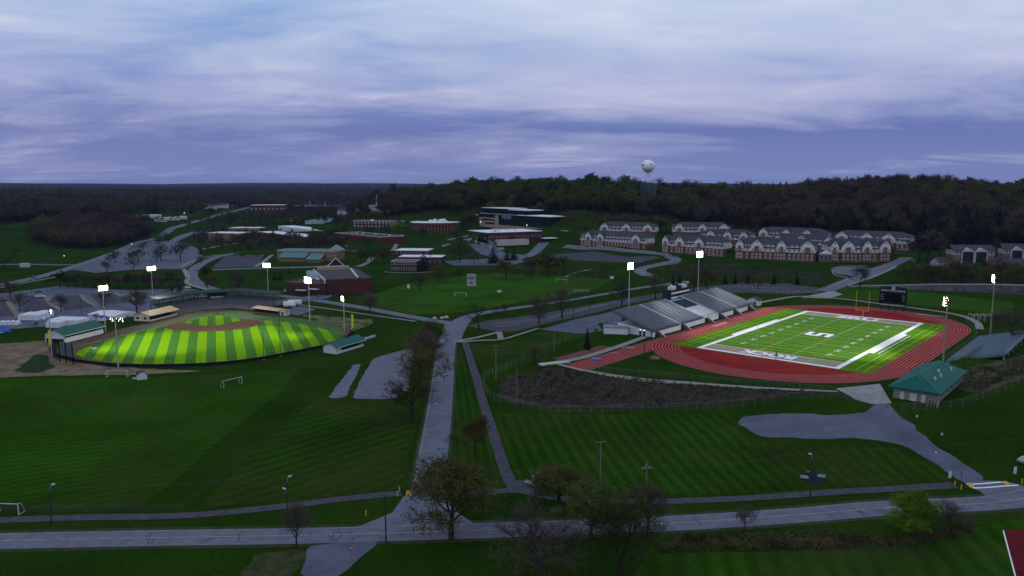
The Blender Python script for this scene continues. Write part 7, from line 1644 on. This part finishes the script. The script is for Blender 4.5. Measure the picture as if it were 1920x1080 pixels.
def clear_of_halls(poly, name, spacing, hr, mix_, seed, label):
    rnd = random.Random(seed); P = [(p[0], p[1]) for p in poly]; xs = [p[0] for p in P]; ys = [p[1] for p in P]
    n = int((max(xs) - min(xs)) * (max(ys) - min(ys)) / spacing ** 2)
    X = np.array([rnd.uniform(min(xs), max(xs)) for _ in range(n)]); Y = np.array([rnd.uniform(min(ys), max(ys)) for _ in range(n)]); ok = poly_sd(P, X, Y) < 0
    pts = [(x, y) for x, y in zip(X[ok], Y[ok]) if open_ground(x, y)]
    return wood(name, pts, None, hr, mix_, seed, label) if pts else 0
clear_of_halls(px((292, 402), (345, 398), (395, 394), (452, 386), (470, 378), (470, 368), (380, 366), (300, 372), (255, 385)), 'town_wood', 15, (9, 16), [('p', 2), ('b', 2), ('o', 1), ('g', .6)], 21, 'brown trees among the far houses left of the road to town')
clear_of_halls(px((540, 402), (600, 404), (660, 404), (740, 402), (748, 388), (735, 372), (600, 372), (480, 374), (476, 382), (540, 384)), 'town_wood', 15, (9, 17), [('p', 2), ('b', 2), ('o', 1.2), ('g', .6)], 22, 'brown trees among the far town buildings')
clear_of_halls(px((455, 428), (560, 424), (640, 424), (760, 416), (760, 404), (620, 408), (520, 412), (430, 420)), 'campus_grove', 19, (7, 13), [('p', 2), ('b', 2), ('o', 1.2), ('g', 1)], 23, 'scattered trees between the far campus halls')
clear_of_halls(px((410, 470), (520, 468), (640, 462), (640, 440), (560, 440), (460, 446), (400, 452)), 'campus_grove', 17, (7, 13), [('p', 2), ('b', 2), ('o', 1), ('g', .6)], 24, 'scattered bare trees before the brick halls')
clear_of_halls(px((862, 424), (900, 430), (905, 404), (866, 402)), 'campus_grove', 12, (9, 15), [('p', 2), ('b', 2), ('o', 1)], 25, 'trees between the round hall and the glass hall')
clear_of_halls(px((645, 488), (735, 488), (735, 462), (650, 462)), 'campus_grove', 17, (7, 12), [('p', 2), ('b', 1), ('o', 1), ('g', 1)], 26, 'trees behind the gymnasium')
clear_of_halls(px((376, 480), (420, 470), (520, 464), (640, 462), (730, 462), (762, 445), (765, 425), (700, 404), (600, 402), (500, 404), (440, 404), (400, 412), (360, 436)), 'campus_grove', 17, (6, 12), [('p', 2), ('b', 2.4), ('o', 1), ('g', .7)], 31, 'scattered bare trees across the far campus lawns')
clear_of_halls(px((830, 470), (900, 458), (1080, 462), (1085, 440), (1030, 430), (870, 430)), 'campus_grove', 26, (5, 10), [('p', 2), ('b', 2), ('g', .7)], 32, 'scattered small trees around the low white-roofed hall')
clear_of_halls(px((1090, 472), (1240, 486), (1400, 494), (1680, 494), (1720, 470), (1600, 440), (1300, 425), (1090, 425)), 'campus_grove', 15, (5, 11), [('p', 2), ('b', 1.5), ('o', 1), ('g', .8)], 33, 'small trees around the apartment blocks')
# ================================================================== air
def build_haze():
    m = bpy.data.materials.new('haze_air'); m.use_nodes = True; N, L = m.node_tree.nodes, m.node_tree.links; N.clear()
    o, v = N.new('ShaderNodeOutputMaterial'), N.new('ShaderNodeVolumePrincipled'); v.inputs['Color'].default_value = (.40, .56, 1.0, 1); v.inputs['Density'].default_value = HAZE; v.inputs['Anisotropy'].default_value = 0.0
    L.new(v.outputs[0], o.inputs['Volume'])
    return MB().box(GX[0] - 50, GX[-1] + 50, GY[0] - 50, GY[-1] + 50, float(GH.min()) - 1.0, 104).build('haze', m, kind='stuff')
HAZE = 2.6e-5
build_haze()
